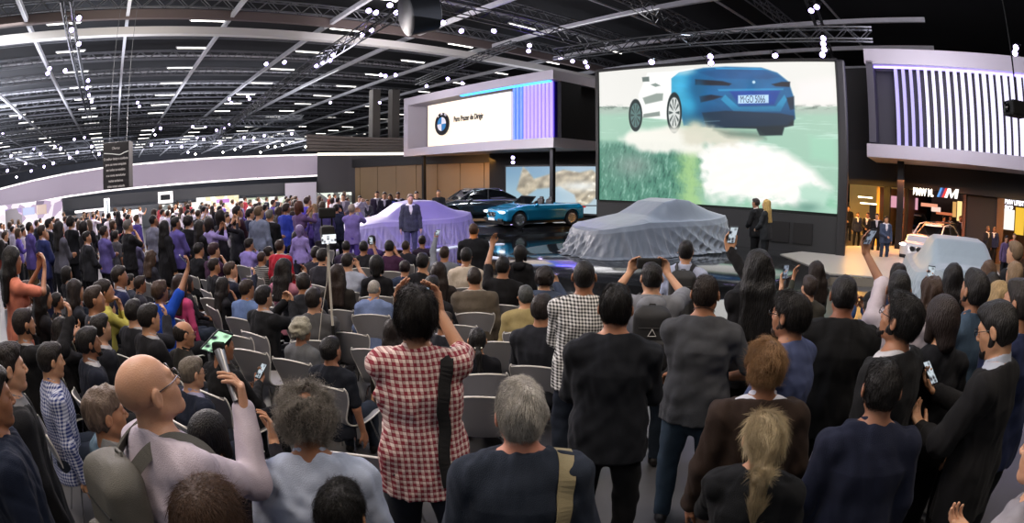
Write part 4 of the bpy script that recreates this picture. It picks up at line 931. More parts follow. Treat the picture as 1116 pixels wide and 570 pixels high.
ribbon('lower_light_edge', bot, lerp(bot, top, .075), 1.1, wl, cf); ribbon('upper_light_edge', lerp(bot, top, .925), top, 1.1, wl, cf)
# dark wall that follows, with a bright line on top, then a ribbed brown roll
cf2 = empty('stand_canopy'); tag(cf2, 'dark stand wall topped by a thin bright line beside the pale canopy', 'canopy')
lo = [P(x, 238, 43) for x in (346, 380, 415, 450)]; hi = [P(x, 166.6-(x-346)*.006, 43) for x in (346, 380, 415, 450)]
ribbon('wall_panel', lo, lerp(lo, hi, .96), .6, mat('slate_wall', '24252a', rough=.6), cf2); ribbon('light_line', lerp(lo, hi, .965), hi, .7, emit('cream_led', 'fff4e0', 2.2), cf2)
rl = empty('roof_roll'); tag(rl, 'brown ribbed roof edge behind the bright line left of the stand block', 'roof edge')
lo = [P(x, 165, 46) for x in (334, 370, 405, 448)]; hi = [P(x, y, 46) for x, y in ((334, 146), (370, 148), (405, 149.5), (448, 150))]
for t in range(5): ribbon('rib', lerp(lo, hi, t*.2+.01), lerp(lo, hi, t*.2+.18), 1.0, mat('roll_brown', '4a423c', rough=.5), rl)
for (px, d_, lab) in ((408, 48, 'pale square column rising behind the brown roof edge, left one'), (429, 48, 'pale square column rising behind the brown roof edge, right one')):
    a = P(px, 150, d_); b = P(px, 98, d_); o = MB().box((0, 0, (b[2])/2), (.75, .75, b[2]), bev=.02).build('column', mat('column_grey', '5d5b58', rough=.8), loc=(a[0], a[1], 0), rz=R(41.5)); tag(o, lab, 'column')
# stands under the canopy : dark upper band, white back walls, lit displays
def board(name, px0, px1, py0, py1, d_, m, lab, cat, th=.3, extra=None):
    a = P(px0, py1, d_); b = P(px1, py1, d_); zt = (P(px0, py0, d_)[2]+P(px1, py0, d_)[2])/2; zb = (a[2]+b[2])/2 if py1 < 236 else 0
    r = empty(name, (a[0], a[1], 0), math.atan2(b[1]-a[1], b[0]-a[0])); L = math.hypot(b[0]-a[0], b[1]-a[1]); tag(r, lab, cat)
    MB().box((L/2, 0, (zb+zt)/2), (L, th, zt-zb), bev=.02).build('panel', m, r)
    if extra: extra(r, L, zb, zt)
    return r
def speckle_panel(name, c1, c2, c3, strength, scale=2.0, seed=0, dark='4a4650'):
    """graphics wall in blotches; emission stands in for strong light on it"""
    m, nt, b = nodes(name); tc = nt.nodes.new('ShaderNodeTexCoord'); v = nt.nodes.new('ShaderNodeTexVoronoi'); v.inputs['Scale'].default_value = scale
    mp = nt.nodes.new('ShaderNodeMapping'); mp.inputs['Location'].default_value = (seed, 0, seed*.7); nt.links.new(tc.outputs['Object'], mp.inputs[0]); nt.links.new(mp.outputs[0], v.inputs['Vector'])
    cr = nt.nodes.new('ShaderNodeValToRGB'); e = cr.color_ramp.elements; e[0].color = (*rgb(c1), 1); e[1].color = (*rgb(c3), 1); x = e.new(.45); x.color = (*rgb(c2), 1); x = e.new(.30); x.color = (*rgb(dark), 1); e[-1].position = .72; e[1].position = .40; cr.color_ramp.interpolation = 'CONSTANT'
    sp = nt.nodes.new('ShaderNodeSeparateColor'); nt.links.new(v.outputs['Color'], sp.inputs[0]); nt.links.new(sp.outputs[0], cr.inputs[0])
    nt.links.new(cr.outputs[0], b.inputs['Emission Color']); b.inputs['Emission Strength'].default_value = strength*1.05; b.inputs['Base Color'].default_value = (.06, .06, .06, 1); return m
white_e = emit('white_glow', 'fff8f2', .95, 'c0c0c0')
grey_w = mat('stand_grey', '55585c', rough=.6)
board('stand_wall', 66, 352, 207, 219, 43.5, mat('band_dark', '2f3336', rough=.6), 'dark band wall just under the pale canopy', 'stand wall')
board('glowing_wall', -30, 70, 222, 262, 41, speckle_panel('glow_wall_a', 'f4e8f0', 'b8a0c0', 'fff8ff', .9, 2.0, 1, '6a5a78'), 'glaring white and pink lit stand wall at the far left', 'lit wall')  # stand walls emit to stand in for the strong light on them
board('glowing_wall', 6, 24, 227.5, 236, 38.5, speckle_panel('pix_a', '7a5ab8', 'b0a0e0', 'd8b0e0', .7, .8, 3), 'small violet picture panel on the far left lit wall', 'picture panel')
board('glowing_wall', 25, 38, 226, 234, 38.5, speckle_panel('pix_b', '5a78c8', 'a0b8e8', '8878c0', .7, .8, 5), 'small blue picture panel on the far left lit wall', 'picture panel')
board('glowing_wall', 40, 51, 223, 233.5, 38.5, speckle_panel('pix_c', 'c8a890', 'e0c8b0', '9888a0', .7, .8, 7), 'small tan picture panel on the far left lit wall', 'picture panel')
board('stand_wall', 85, 120, 229, 262, 38, grey_w, 'grey stand wall with a white top edge, left of the white pillar', 'stand wall', extra=lambda r, L, zb, zt: MB().box((L/2, -.05, zt), (L+.2, .4, .14)).build('top_edge', wl, r))
board('stand_wall', 120, 178, 224, 262, 41, mat('stand_slate', '4c5053', rough=.6), 'slate grey stand wall behind the standing visitors', 'stand wall')
board('glowing_wall', 122, 156, 229.5, 262, 39.5, emit('white_glow_arch', 'f4fbff', 1.25, 'c0c0c0'), 'bright glowing white booth with a dark display in the top', 'booth', extra=lambda r, L, zb, zt: MB().box((L*.42, -.2, zt-.55), (L*.55, .2, .7), bev=.1).build('display', mat('booth_display', '4a5055', rough=.3), r))
for px, w, d_, y0, lab in ((118.5, 6, 37, 216, 'white upright sign pillar with a dark inset panel'),):
    board('sign_pillar', px-w/2, px+w/2, y0, 262, d_, white_e, lab, 'pillar', extra=lambda r, L, zb, zt: MB().box((L*.6, -.17, zt-.6), (L*.35, .05, 1.0)).build('inset', mat('inset_dark', '3a4a4a', rough=.4), r))
def frm(r, L, zb, zt):
    MB().box((L/2, -.22, zt-.36), (L-.35, .1, (zt-zb)-.4 if zb > .1 else .85)).build('inset', mat('inset_slate', '303438', rough=.4), r)
board('sign_board', 172.5, 188.5, 208.8, 221.5, 37, wl, 'white square sign frame with a dark middle under the canopy', 'sign', extra=frm)
board('glowing_wall', 178, 232, 221, 262, 40, speckle_panel('glow_wall_b', 'e8ece4', '6a7472', 'fffdf4', .9, 3.2, 2), 'busy white display wall behind the standing crowd, left of the warm one', 'lit wall')
board('glowing_wall', 216, 262, 214, 262, 41.5, speckle_panel('glow_wall_c', 'fff4d0', 'f4e0b0', 'ffffff', 1.0, 3.0, 4, 'a08a60'), 'warm cream glaring display wall behind the crowd', 'lit wall')
board('glowing_wall', 262, 312, 215, 262, 41, speckle_panel('glow_wall_d', 'f8fbe8', 'b8c4a8', 'ffffff', .95, 3.0, 6, '5a6a50'), 'pale glaring display wall with greenish patches behind the crowd', 'lit wall')
board('partition_wall', 312, 346, 199, 250, 42, mat('partition_pale', 'a8a6b0', rough=.6), 'pale square partition behind the red car figure', 'stand wall')
board('glowing_wall', 346, 384, 210, 250, 41.5, speckle_panel('glow_wall_e', 'e8f0e4', '4a524c', 'f8fff4', .9, 2.6, 8), 'white and dark striped display wall left of the tan stand wall', 'lit wall')
board('picture_panel', 236, 250, 217, 221, 38, speckle_panel('pix_d', 'c060d0', 'd080e0', 'a050c0', .8, .8, 7), 'thin magenta sign over the warm display wall', 'picture panel')
# hanging banner with writing
bp = P(127, 180, 26.5); hb = empty('hanging_banner', (bp[0], bp[1], 0), R(27)); tag(hb, 'black hanging banner cube with a white curve and lines of white writing', 'banner')
zt, zb = P(127, 155, 26.5)[2], P(127, 205.5, 26.5)[2]; bw = 1.36
MB().box((0, .3, (zt+zb)/2), (bw, .9, zt-zb), bev=.02).build('banner_body', mat('banner_black', '171416', rough=.6), hb)
for x in (-.45, .45): MB().tube([(x, .3, zt), (x, .3, ROOF-.5)], .012, 5).build('hanging_wire', md, hb)
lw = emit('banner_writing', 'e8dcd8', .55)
text('lettering', 'Ofertas', .17, lw, hb, (0, -.17, zt-.33), ext=.002, align='CENTER', sx=.8)
for i, tx in enumerate(('O melhor design e conforto', 'para sua nova conquista', 'em todos os modelos', 'e as novas tecnologias', 'testes exclusivos', 'visite nosso estande')):
    text('lettering', tx, .155, lw, hb, (0, -.17, zt-.80-i*.245), ext=.002, align='CENTER', sx=.72, bold=.003)
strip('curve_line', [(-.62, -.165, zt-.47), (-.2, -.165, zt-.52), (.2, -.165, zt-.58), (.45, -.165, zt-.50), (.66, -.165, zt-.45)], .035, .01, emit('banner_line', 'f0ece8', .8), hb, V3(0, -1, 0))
# ------------------------------------------------------------------ trusses and spotlights
def truss(p0, p1, lab, w=.45, ch=.05, m=None):
    o = bar_between('lighting_truss', p0, p1, w, w, m or mat('truss_alu', '55575a', rough=.35, metal=.7), trussed=ch); tag(o, lab, 'truss'); return o
TZ = 9.2
T1 = (P(222, 160, 60), PZ(440, 8, TZ)); truss(*T1, 'long lighting truss running diagonally from the banner to the top centre')
T2 = (PZ(455, 2, 10.2), P(662, 71, 27)); T2 = (T2[0], (T2[1][0], T2[1][1], 9.0)); truss(*T2, 'lighting truss coming from the top centre to the screen corner', .5)
T3 = (WS.w(a0-1.5, -.9, SZ1+.75), WS.w(a1+1.5, -.9, SZ1+.75)); truss(*T3, 'lighting truss along the top edge of the big screen', .4)
T4 = (PZ(690, 0, 11.5), PZ(772, 58, 11.5)); truss(*T4, 'lighting truss crossing the roof above the big screen', .6)
T5 = (PZ(880, -6, 10), PZ(905, 62, 10)); truss(*T5, 'short lighting truss above the right end of the big screen', .35)
T6 = (PZ(72, -4, 9.5), PZ(98, 128, 9.5)); truss(*T6, 'lighting truss hanging over the left crowd from the top edge', .4)
T7 = (P(0, 150, 45), P(330, 128, 52)); truss(*T7, 'far lighting truss crossing low over the left stands', .4)
for (p_, q_, l_) in ((P(-20, 172, 50), P(145, 152, 55), 'far lighting truss over the left end of the pale canopy, upper one'), (P(-20, 190, 46), P(128, 168, 50), 'far lighting truss over the left end of the pale canopy, lower one'), (P(150, 158, 52), P(335, 146, 52), 'far lighting truss above the middle of the pale canopy'), (P(135, 134, 46), P(330, 136, 60), 'far lighting truss just behind the hanging banner')):
    truss(p_, q_, l_, .6, .07, mat('truss_far', '34363a', rough=.6, metal=.2))
T8 = (PZ(560, 48, 10), PZ(455, 90, 9.5)); truss(*T8, 'lighting truss over the cream sign wall', .35)
sp0 = [None]
def spot(px, py, z=8.8, g='spotlights over the left crowd', lab='small bright spotlight hanging from the truss over the left crowd', big=1.0, col='fdfdff', st=28, d=None, wall=None):
    p = wall if wall else (P(px, py, d) if d else PZ(px, py, z))
    if math.hypot(p[0], p[1]) > 55: p = P(px, py, 55)
    big *= .78
    key = (col, st)
    root = empty('spotlight', p); tag(root, lab, 'spotlight', g); v = Vector((0, 4, 1.5))-Vector(p) if False else Vector((-p[0]*.6+random.uniform(-4, 4), -p[1]*.35, -p[2]*.9)); q = v.to_track_quat('-Z', 'Y'); root.rotation_mode = 'QUATERNION'; root.rotation_quaternion = q; root.scale = (big,)*3
    if not sp0[0]:
        a = MB().lathe([(.10, .32), (.13, .30), (.15, .05), (.17, 0), (.155, 0), (.13, .06)], 14).build('housing', mat('spot_black', '121214', rough=.5), root)
        b = MB().box((0, .0, .17), (.40, .03, .03)).tube([(.19, 0, .17), (.19, 0, .5), (-.19, 0, .5), (-.19, 0, .17)], .015, 6).build('yoke', mat('spot_black', '121214', rough=.5), root)
        c = MB().lathe([(.0, .03), (.10, .015), (.135, .03), (.13, .05), (0, .06)], 14).build('lens', emit('spot_lens', col, st), root); sp0[0] = (a, b, c)
    else:
        for o in sp0[0]:
            n = o.copy(); COL.objects.link(n); n.parent = root
            if o.name.startswith('lens') and col != 'fdfdff': n.material_slots[0].link = 'OBJECT'; n.material_slots[0].material = emit('spot_lens', col, st)
    return root
for (px, py) in ((86, 20), (78, 33), (86, 48), (96, 88), (95, 96), (97, 104), (100, 111), (52, 80), (54, 75), (71, 77), (22, 128), (37, 162), (81, 152), (92, 150), (3, 146), (18, 193), (60, 160)):
    spot(px, py, 9.0, 'violet tinted spotlights over the left crowd', 'violet tinted spotlight hanging over the left crowd', 1.0, 'c8b4ff', 22)
for (px, py) in ((12, 170), (28, 178), (44, 168), (66, 162), (76, 172), (100, 160), (8, 186), (34, 186), (58, 178), (84, 166), (108, 168), (48, 182)):
    spot(px, py, g='far spots over the left canopy', lab='violet white far spotlight over the left end of the canopy', d=47, big=1.1, col='c8b4ff', st=22)
for (px, py) in ((165, 158), (182, 155), (198, 160), (222, 152), (240, 156), (266, 150), (288, 148), (318, 146), (175, 140), (210, 138), (250, 136)):
    spot(px, py, g='far white spots over the canopy', lab='far white spotlight above the middle of the pale canopy', d=50, big=1.1)
for (px, py) in ((150, 112), (152, 116), (250, 108), (252, 112), (270, 105), (167, 142), (169, 147), (215, 150), (236, 142), (245, 140), (140, 156), (224, 138), (276, 152), (205, 166), (262, 160)):
    spot(px, py, 9.2, 'white spotlights over the left stands', 'white spotlight hanging over the bright left stands')
for (px, py) in ((292, 160), (300, 160), (308, 158), (315, 155), (333, 160), (284, 166), (277, 150), (243, 166), (256, 163), (213, 168)):
    spot(px, py, 8.2, 'low row of spotlights over the canopy end', 'low warm white spotlight in the row above the pale canopy', .9, 'fff2dc', 24)
for (px, py) in ((425, 6), (432, 14), (410, 14), (402, 12), (395, 38), (405, 33), (363, 60), (360, 66), (345, 72), (352, 69), (290, 70), (310, 68), (272, 108)):
    spot(px, py, 9.0, 'spotlights along the diagonal truss', 'spotlight clamped to the diagonal truss left of centre')
for (px, py) in ((415, 82), (420, 83), (431, 82), (360, 112), (414, 112), (465, 94), (488, 86), (504, 91), (483, 25), (503, 34), (538, 34)):
    spot(px, py, 8.8, 'spotlights over the cream sign wall', 'spotlight aimed at the stand block with the cream sign')
for (px, py) in ((577, 50), (576, 56), (611, 64), (624, 67), (638, 68), (640, 73)):
    spot(px, py, 9.3, 'spotlights left of the screen corner', 'spotlight on the truss end by the top left screen corner')
for (px, py) in ((710, 68), (774, 62), (775, 69), (845, 61), (897, 42), (897, 48), (898, 54), (896, 60), (890, 8), (884, 12)):
    spot(px, py, g='spotlights over the big screen', lab='white spotlight hanging just above the big screen', d=17.5, big=.85)
for (px, py) in ((1107, 52), (1106, 58)): spot(px, py, g='violet spots over the right stand', lab='violet white spotlight above the right stand block', d=18, col='c8b4ff', st=22, big=.9)
spot(571, 0, g=None, lab='x', d=30) if False else None
for px, py in ((559, 172), (559, 177)): spot(px, py, g='pair of spots under the stand block', lab='round white spot under the stand block above the cloth picture', d=29, big=.8)
# black speaker hanging at the right edge
p = P(1108, 119, 13); o = empty('hanging_speaker', p, R(-20)); tag(o, 'black projector hanging at the right edge before the glowing fins', 'projector')
MB().box((0, 0, 0), (.55, .5, .32), bev=.04).build('housing', soot, o); MB().tube([(0, 0, .1), (0, 0, ROOF-p[2])], .02).build('pole', soot, o); MB().lathe([(.09, 0), (.11, .08), (.08, .1)], 20, c=(-.27, 0, 0), M=Matrix.Rotation(-PI/2, 3, 'Y')).build('lens', mat('lens_black', '050507', rough=.1), o)
# big round drum fan/moving head at the top centre
p = P(457, 14, 17); o = empty('ventilation_drum', p, .5); tag(o, 'dark round ventilation drum hanging at the top centre', 'duct')
MB().lathe([(.62, -.5), (.7, -.45), (.7, .45), (.62, .5), (.5, .5)], 28, M=Matrix.Rotation(PI/2.4, 3, 'Y')).build('drum', mat('drum_steel', '25272b', rough=.4, metal=.6), o); MB().tube([(0, 0, .5), (0, 0, ROOF-p[2])], .025).build('rod', md, o)
# ------------------------------------------------------------------ draped cars
PROF = {'coupe': [(-2.5, .60), (-2.42, .70), (-2.0, .82), (-1.2, .95), (-.85, 1.02), (-.15, 1.36), (.35, 1.44), (.9, 1.40), (1.75, 1.12), (2.3, 1.02), (2.44, .95), (2.5, .85)],
        'saloon': [(-2.5, .62), (-2.42, .74), (-1.9, .88), (-1.25, .98), (-1.0, 1.04), (-.3, 1.42), (.3, 1.50), (1.0, 1.47), (1.6, 1.22), (1.9, 1.12), (2.4, 1.08), (2.5, .95)]}
def drape(name, loc, rz, prof, cloth, label, L=4.9, W=1.95, seed=0, scale=1.0, nf=34, flare=.24):
    rg = np.random.default_rng(seed); NU, NR, NT = 720, 46, 60; th = np.linspace(0, 2*PI, NU, endpoint=False)
    hx, hy = L/2, W/2; n = 4.5; c, s = np.cos(th), np.sin(th); r = (np.abs(c/hx)**n+np.abs(s/hy)**n)**(-1/n); ox, oy = r*c, r*s
    dl = np.hypot(np.roll(ox, -1)-ox, np.roll(oy, -1)-oy); arc = np.concatenate([[0], np.cumsum(dl)[:-1]]); tot = dl.sum()
    # resample evenly by arc
    ue = np.linspace(0, tot, NU, endpoint=False); ox, oy = np.interp(ue, np.append(arc, tot), np.append(ox, ox[0])), np.interp(ue, np.append(arc, tot), np.append(oy, oy[0]))
    tx, ty = np.roll(ox, -1)-np.roll(ox, 1), np.roll(oy, -1)-np.roll(oy, 1); q = np.hypot(tx, ty); nx, ny = ty/q, -tx/q; u = ue/tot*2*PI
    px_, pz_ = zip(*PROF[prof]); k = L/5.0
    def H(x, y):
        p = np.interp(x, np.array(px_)*k, pz_); belt = np.minimum(p, .98-.03*np.cos(x)); sy = np.abs(y)/hy
        h = belt*(1-.10*sy**5)+(p-belt)*(1-sstep(.52, .93, sy)); return h
    fold = np.zeros((NT+1, NU)); t = np.linspace(0, 1, NT+1)[:, None]
    for i in range(6):
        f = int(nf*(.40+.26*i)); ph = rg.uniform(0, 6.28); drift = rg.normal()*2.6; w_ = np.sin(f*u[None]+ph+drift*t+1.1*np.sin(3*u[None]+rg.uniform(0, 6))); fold += (1-np.abs(w_)*1.6)/(1+i*.35)*(.5+.5*np.sin(2*u[None]+rg.uniform(0, 6)))
    fold /= 2.2
    rows = []
    for j in range(NR):
        a = (j/(NR-1))**.8; a_ = a*.985; x, y = ox*a_, oy*a_; z = H(x, y); w_ = .010*fnoise(x*2.2+y*1.3, y*3.2, seed+5)*(a); rows.append(np.stack([x, y, z+w_+.012*a*np.sin(9*np.arctan2(y, x)+6*a)*.3], 1))
    zs = H(ox*.985, oy*.985)
    for j in range(1, NT+1):
        tt = j/NT; e = .02+.05*min(1, tt*6)+flare*tt**1.4+ .15*fold[j]*min(1, tt*2.2)**1.1*(.40+.60*tt); zz = zs*(1-tt)**1.02+.012
        if tt > .93: e = e+(tt-.93)*1.6*(.6+.4*fold[j])
        sag = .05*np.sin(PI*tt)*np.sin(5*u+seed)*.6
        rows.append(np.stack([ox+nx*e, oy+ny*e, np.maximum(zz+sag*(zs-.2)*(tt < .9), .012+.008*fold[j])], 1))
    V = np.concatenate(rows); nr = len(rows); ii = np.arange(nr*NU).reshape(nr, NU); jj = np.roll(ii, -1, 1)
    F = np.stack([ii[:-1], ii[1:], jj[1:], jj[:-1]], -1).reshape(-1, 4)[:, ::-1]; o = link(name, npmesh(name, V*scale, F), cloth, loc=loc, rz=rz); tag(o, label, 'car'); 
    return o
satin = lambda nm, c: mat(nm, c, rough=.42, noise=.06, scale=3, bump=.12, bscale=60, sheen=.4, spec=.4)
SG = .38
o = drape('draped_car', (4.15, 15.75, SG), R(28.5), 'coupe', satin('satin_grey', '626973'), 'car hidden under a grey satin cloth on the stage before the big screen', seed=3, scale=1.06, L=4.75, W=1.95, nf=20)
def at_(px, d, z=0): v = azdir(px); return (v[0]*d, v[1]*d, z)
c = at_(442, 18.7); drape('draped_car', (c[0], c[1], SF), R(30), 'saloon', satin('satin_violet_lit', '8f89a8'), 'car hidden under a lilac cloth behind the presenter in the grey blazer', seed=8, L=4.3, scale=1.0)  # lilac tint stands in for violet light on grey cloth
c = at_(1042, 13.2); drape('draped_car', (c[0], c[1], 0), R(232), 'saloon', satin('satin_pale', '87949c'), 'car hidden under a pale blue grey cloth at the right below the glowing shops', seed=14, nf=18, flare=.16, scale=1.10)
# ------------------------------------------------------------------ display cars
def paint(c, rough=.22): return mat('car_paint', c, rough=rough, metal=.35, coat=.8, spec=.6)
def car(loc, rz, col, label, open_top=False, kind='coupe', L=4.5, scale=1.0, plate=''):
    root = empty('car', loc, rz); root.scale = (scale,)*3; tag(root, label, 'car'); pm = paint(col); r = .032; hl = L/2; gl = mat('car_glass', '0a0d10', rough=.05, spec=.8); bk = mat('trim_black', '0b0b0c', rough=.4)
    v = Vol((-hl-.2, -1.1, .05), (hl+.2, 1.1, 1.75), r)
    vbox(v, (0, 0, .56), (hl, .90, .30), .16, .0); vbox(v, (-.2, 0, .78), (hl-.45, .84, .20), .16, .10)
    suv = .22 if kind == 'suv' else 0
    if suv: vbox(v, (-.25, 0, .95), (hl-.5, .84, .20), .16, .1)
    for x in (1.38, -1.36):
        for s in (1, -1): v.ell((x, s*.78, .50), (.48, .17, .36), .08)
    v.plane((hl*.55, 0, .93+suv), (.20, 0, 1), .05); v.plane((hl-.02, 0, .62), (1, 0, .25), .06); v.plane((-hl+.02, 0, .7), (-1, 0, .18), .06)
    v.plane((hl-.1, .6, 0), (1, .55, 0), .1); v.plane((hl-.1, -.6, 0), (1, -.55, 0), .1); v.plane((-hl+.1, .65, 0), (-1, .5, 0), .1); v.plane((-hl+.1, -.65, 0), (-1, -.5, 0), .1)
    if open_top: vbox(v, (-.35, 0, 1.0), (.85, .62, .36), .1, .04, 's')
    for x in (1.38, -1.36):
        v.cone((x, -1.3, .34), (x, -.62, .34), .385, .385, .02, 's'); v.cone((x, 1.3, .34), (x, .62, .34), .385, .385, .02, 's')
    v.plane((0, 0, .20), (0, 0, -1)); link('body', v.mesh('body'), pm, root)
    for x in (1.38, -1.36):
        for s in (1, -1):
            wq = empty('wheel', (x, s*.80, .34)); wq.parent = root
            M = Matrix.Rotation(-s*PI/2, 3, 'X')
            MB().lathe([(.23, -.10), (.32, -.11), (.34, -.07), (.34, .07), (.32, .11), (.235, .10), (.235, -.1)], 36, M=M).build('tyre', mat('tyre', '0e0e0f', rough=.8), wq)
            m = MB().lathe([(.235, -.02), (.235, .10), (.215, .105), (.205, .07), (.06, .05), (0, .05)], 36, M=M)
            for k in range(10):
                a = k*PI/5; m.box((math.cos(a)*.13, s*.085, math.sin(a)*.13), (.17, .03, .035), M=Matrix.Rotation(-a, 3, 'Y'))
            m.build('rim', mat('alloy', 'b8bcc0', rough=.25, metal=.9), wq)
    if not open_top:
        h = suv*.9; v = Vol((-2.2, -.9, .75), (1.6, .9, 1.75), r); vbox(v, (-.35, 0, 1.08+h/2), (1.45 if not suv else 1.7, .72, .36+h/2), .1, 0)
        xf = .72; v.plane((xf, 0, 1.05), (.62, 0, .8), .05); v.plane((-1.35 if not suv else -1.95, 0, 1.2), (-.5 if not suv else -.9, 0, .85 if not suv else .4), .05); 
        for s in (1, -1): v.plane((0, s*.74, 1.0), (0, s*1, .42), .05)
        link('cabin_glass', v.mesh('cabin_glass'), gl, root)
        v2 = Vol((-2.2, -.9, 1.15), (1.2, .9, 1.8), r); v2.ell((-.45 if not suv else -.7, 0, 1.30+h), (1.0 if not suv else 1.3, .60, .13), 0); v2.plane((0, 0, 1.30+h-.01), (0, 0, -1)); link('roof', v2.mesh('roof'), pm, root)
        for s in (1, -1):
            MB().tube([(.98, s*.70, .93+h*.5), (.35, s*.60, 1.33+h), (-.4, s*.60, 1.40+h), (-1.1, s*.60, 1.30+h), (-1.75, s*.66, 1.0+h*.7)], .032, 8).build('roof_pillar', pm, root); MB().tube([(-.35, s*.745, .95+h*.5), (-.42, s*.61, 1.38+h)], .03, 8).build('door_pillar', bk, root)
    else:
        MB().prism([(.75, -.62, .95), (.75, .62, .95), (.38, .54, 1.27), (.38, -.54, 1.27)], (0, 0, 0), (.02, 0, .015)).build('windscreen', gl, root)
        MB().tube([(.80, -.66, .92), (.40, -.57, 1.29), (.40, .57, 1.29), (.80, .66, .92)], .025, 8).build('windscreen_frame', bk, root)
        for s in (1, -1):
            v = Vol((-.9, s*.36-.35, .5), (.3, s*.36+.35, 1.3), .025); vbox(v, (-.15, s*.36, .68), (.28, .24, .08), .06, .03); vbox(v, (-.48, s*.36, .92), (.08, .24, .26), .07, .05, M=roty(-.2).astype(np.float32)); vbox(v, (-.56, s*.36, 1.2), (.05, .13, .07), .04, .02); link('seat', v.mesh('seat'), mat('seat_leather', '1d1a1a', rough=.5), root)
        MB().lathe([(.17, -.012), (.185, 0), (.17, .012)], 24, c=(.28, .36, .95), M=Matrix.Rotation(1.1, 3, 'Y')).build('steering_wheel', bk, root)
    for s in (1, -1):
        v = Vol((.3, s*.95-.2, .8), (.8, s*.95+.2, 1.1), .02); v.ell((.55, s*.93, .96+suv), (.07, .11, .065), 0); v.cone((.55, s*.93, .94+suv), (.6, s*.8, .88+suv), .02, .02, .01); link('wing_mirror', v.mesh('wing_mirror'), pm, root)
        v = Vol((hl-.5, s*.6-.35, .5), (hl+.1, s*.6+.35, .85), .02); v.ell((hl-.17, s*.62, .66+suv*.5), (.14, .23, .06), 0, M=rotz(-s*.45).astype(np.float32)); link('headlight', v.mesh('headlight'), emit('headlight_on', 'f2f8ff', 2.2, 'c0c8d0'), root)
        v = Vol((-hl-.1, s*.6-.35, .55), (-hl+.5, s*.6+.35, 1.05), .02); v.ell((-hl+.13, s*.60, .80+suv*.6), (.10, .24, .05), 0, M=rotz(s*.4).astype(np.float32)); link('tail_light', v.mesh('tail_light'), emit('tail_lamp', 'c02018', .7, '500808'), root)
        m = MB().box((hl-.02, s*.155, .56+suv*.4), (.06, .26, .17), bev=.05); m.build('kidney_grille', bk, root)
        MB().tube([(hl+.012, s*(.155)+.14*math.cos(a), .56+suv*.4+.095*math.sin(a)) for a in np.linspace(0, 2*PI, 18)], .012, 6, cap=False).build('grille_ring', mat('chrome', 'd8dade', rough=.15, metal=1), root)
        MB().box((hl-.08, s*.60, .34), (.10, .34, .12), bev=.03).build('air_intake', bk, root)
        MB().tube([(.2, s*.905, .80+suv*.5), (.02, s*.915, .80+suv*.5)], .012, 6).build('door_handle', pm, root)
    MB().box((hl, 0, .36), (.03, .50, .11)).build('number_plate', mat('plate', 'cfd4d8', rough=.4), root); MB().box((-hl+.01, 0, .56), (.03, .50, .12)).build('number_plate', mat('plate', 'cfd4d8', rough=.4), root)
    MB().box((-hl+.06, 0, .30), (.16, 1.3, .16), bev=.04).build('rear_diffuser', bk, root); MB().box((0, 0, .24), (L*.94, 1.55, .16)).build('underbody', bk, root)
    return root
TT = SF+.16
c = at_(584, 24.2); car((c[0], c[1], TT), R(211), '0f83ad', 'turquoise blue open convertible on the dark turntable before the cloth picture', open_top=True, scale=.98)
c = at_(516, 26.6); car((c[0], c[1], TT-.0), R(209), '2c3236', 'dark graphite coupe parked behind the turquoise convertible', L=4.8, scale=1.10)
c = at_(992, 29.5); car((c[0], c[1], .0), R(60), '8d9298', 'silver grey estate car seen from behind beside the right post', kind='suv', L=4.4)
c = at_(1020, 22.0); car((c[0], c[1], .0), R(205), 'e8e8ea', 'white car with a black roof strip just behind the pale draped car', kind='suv', L=4.2, scale=.92)
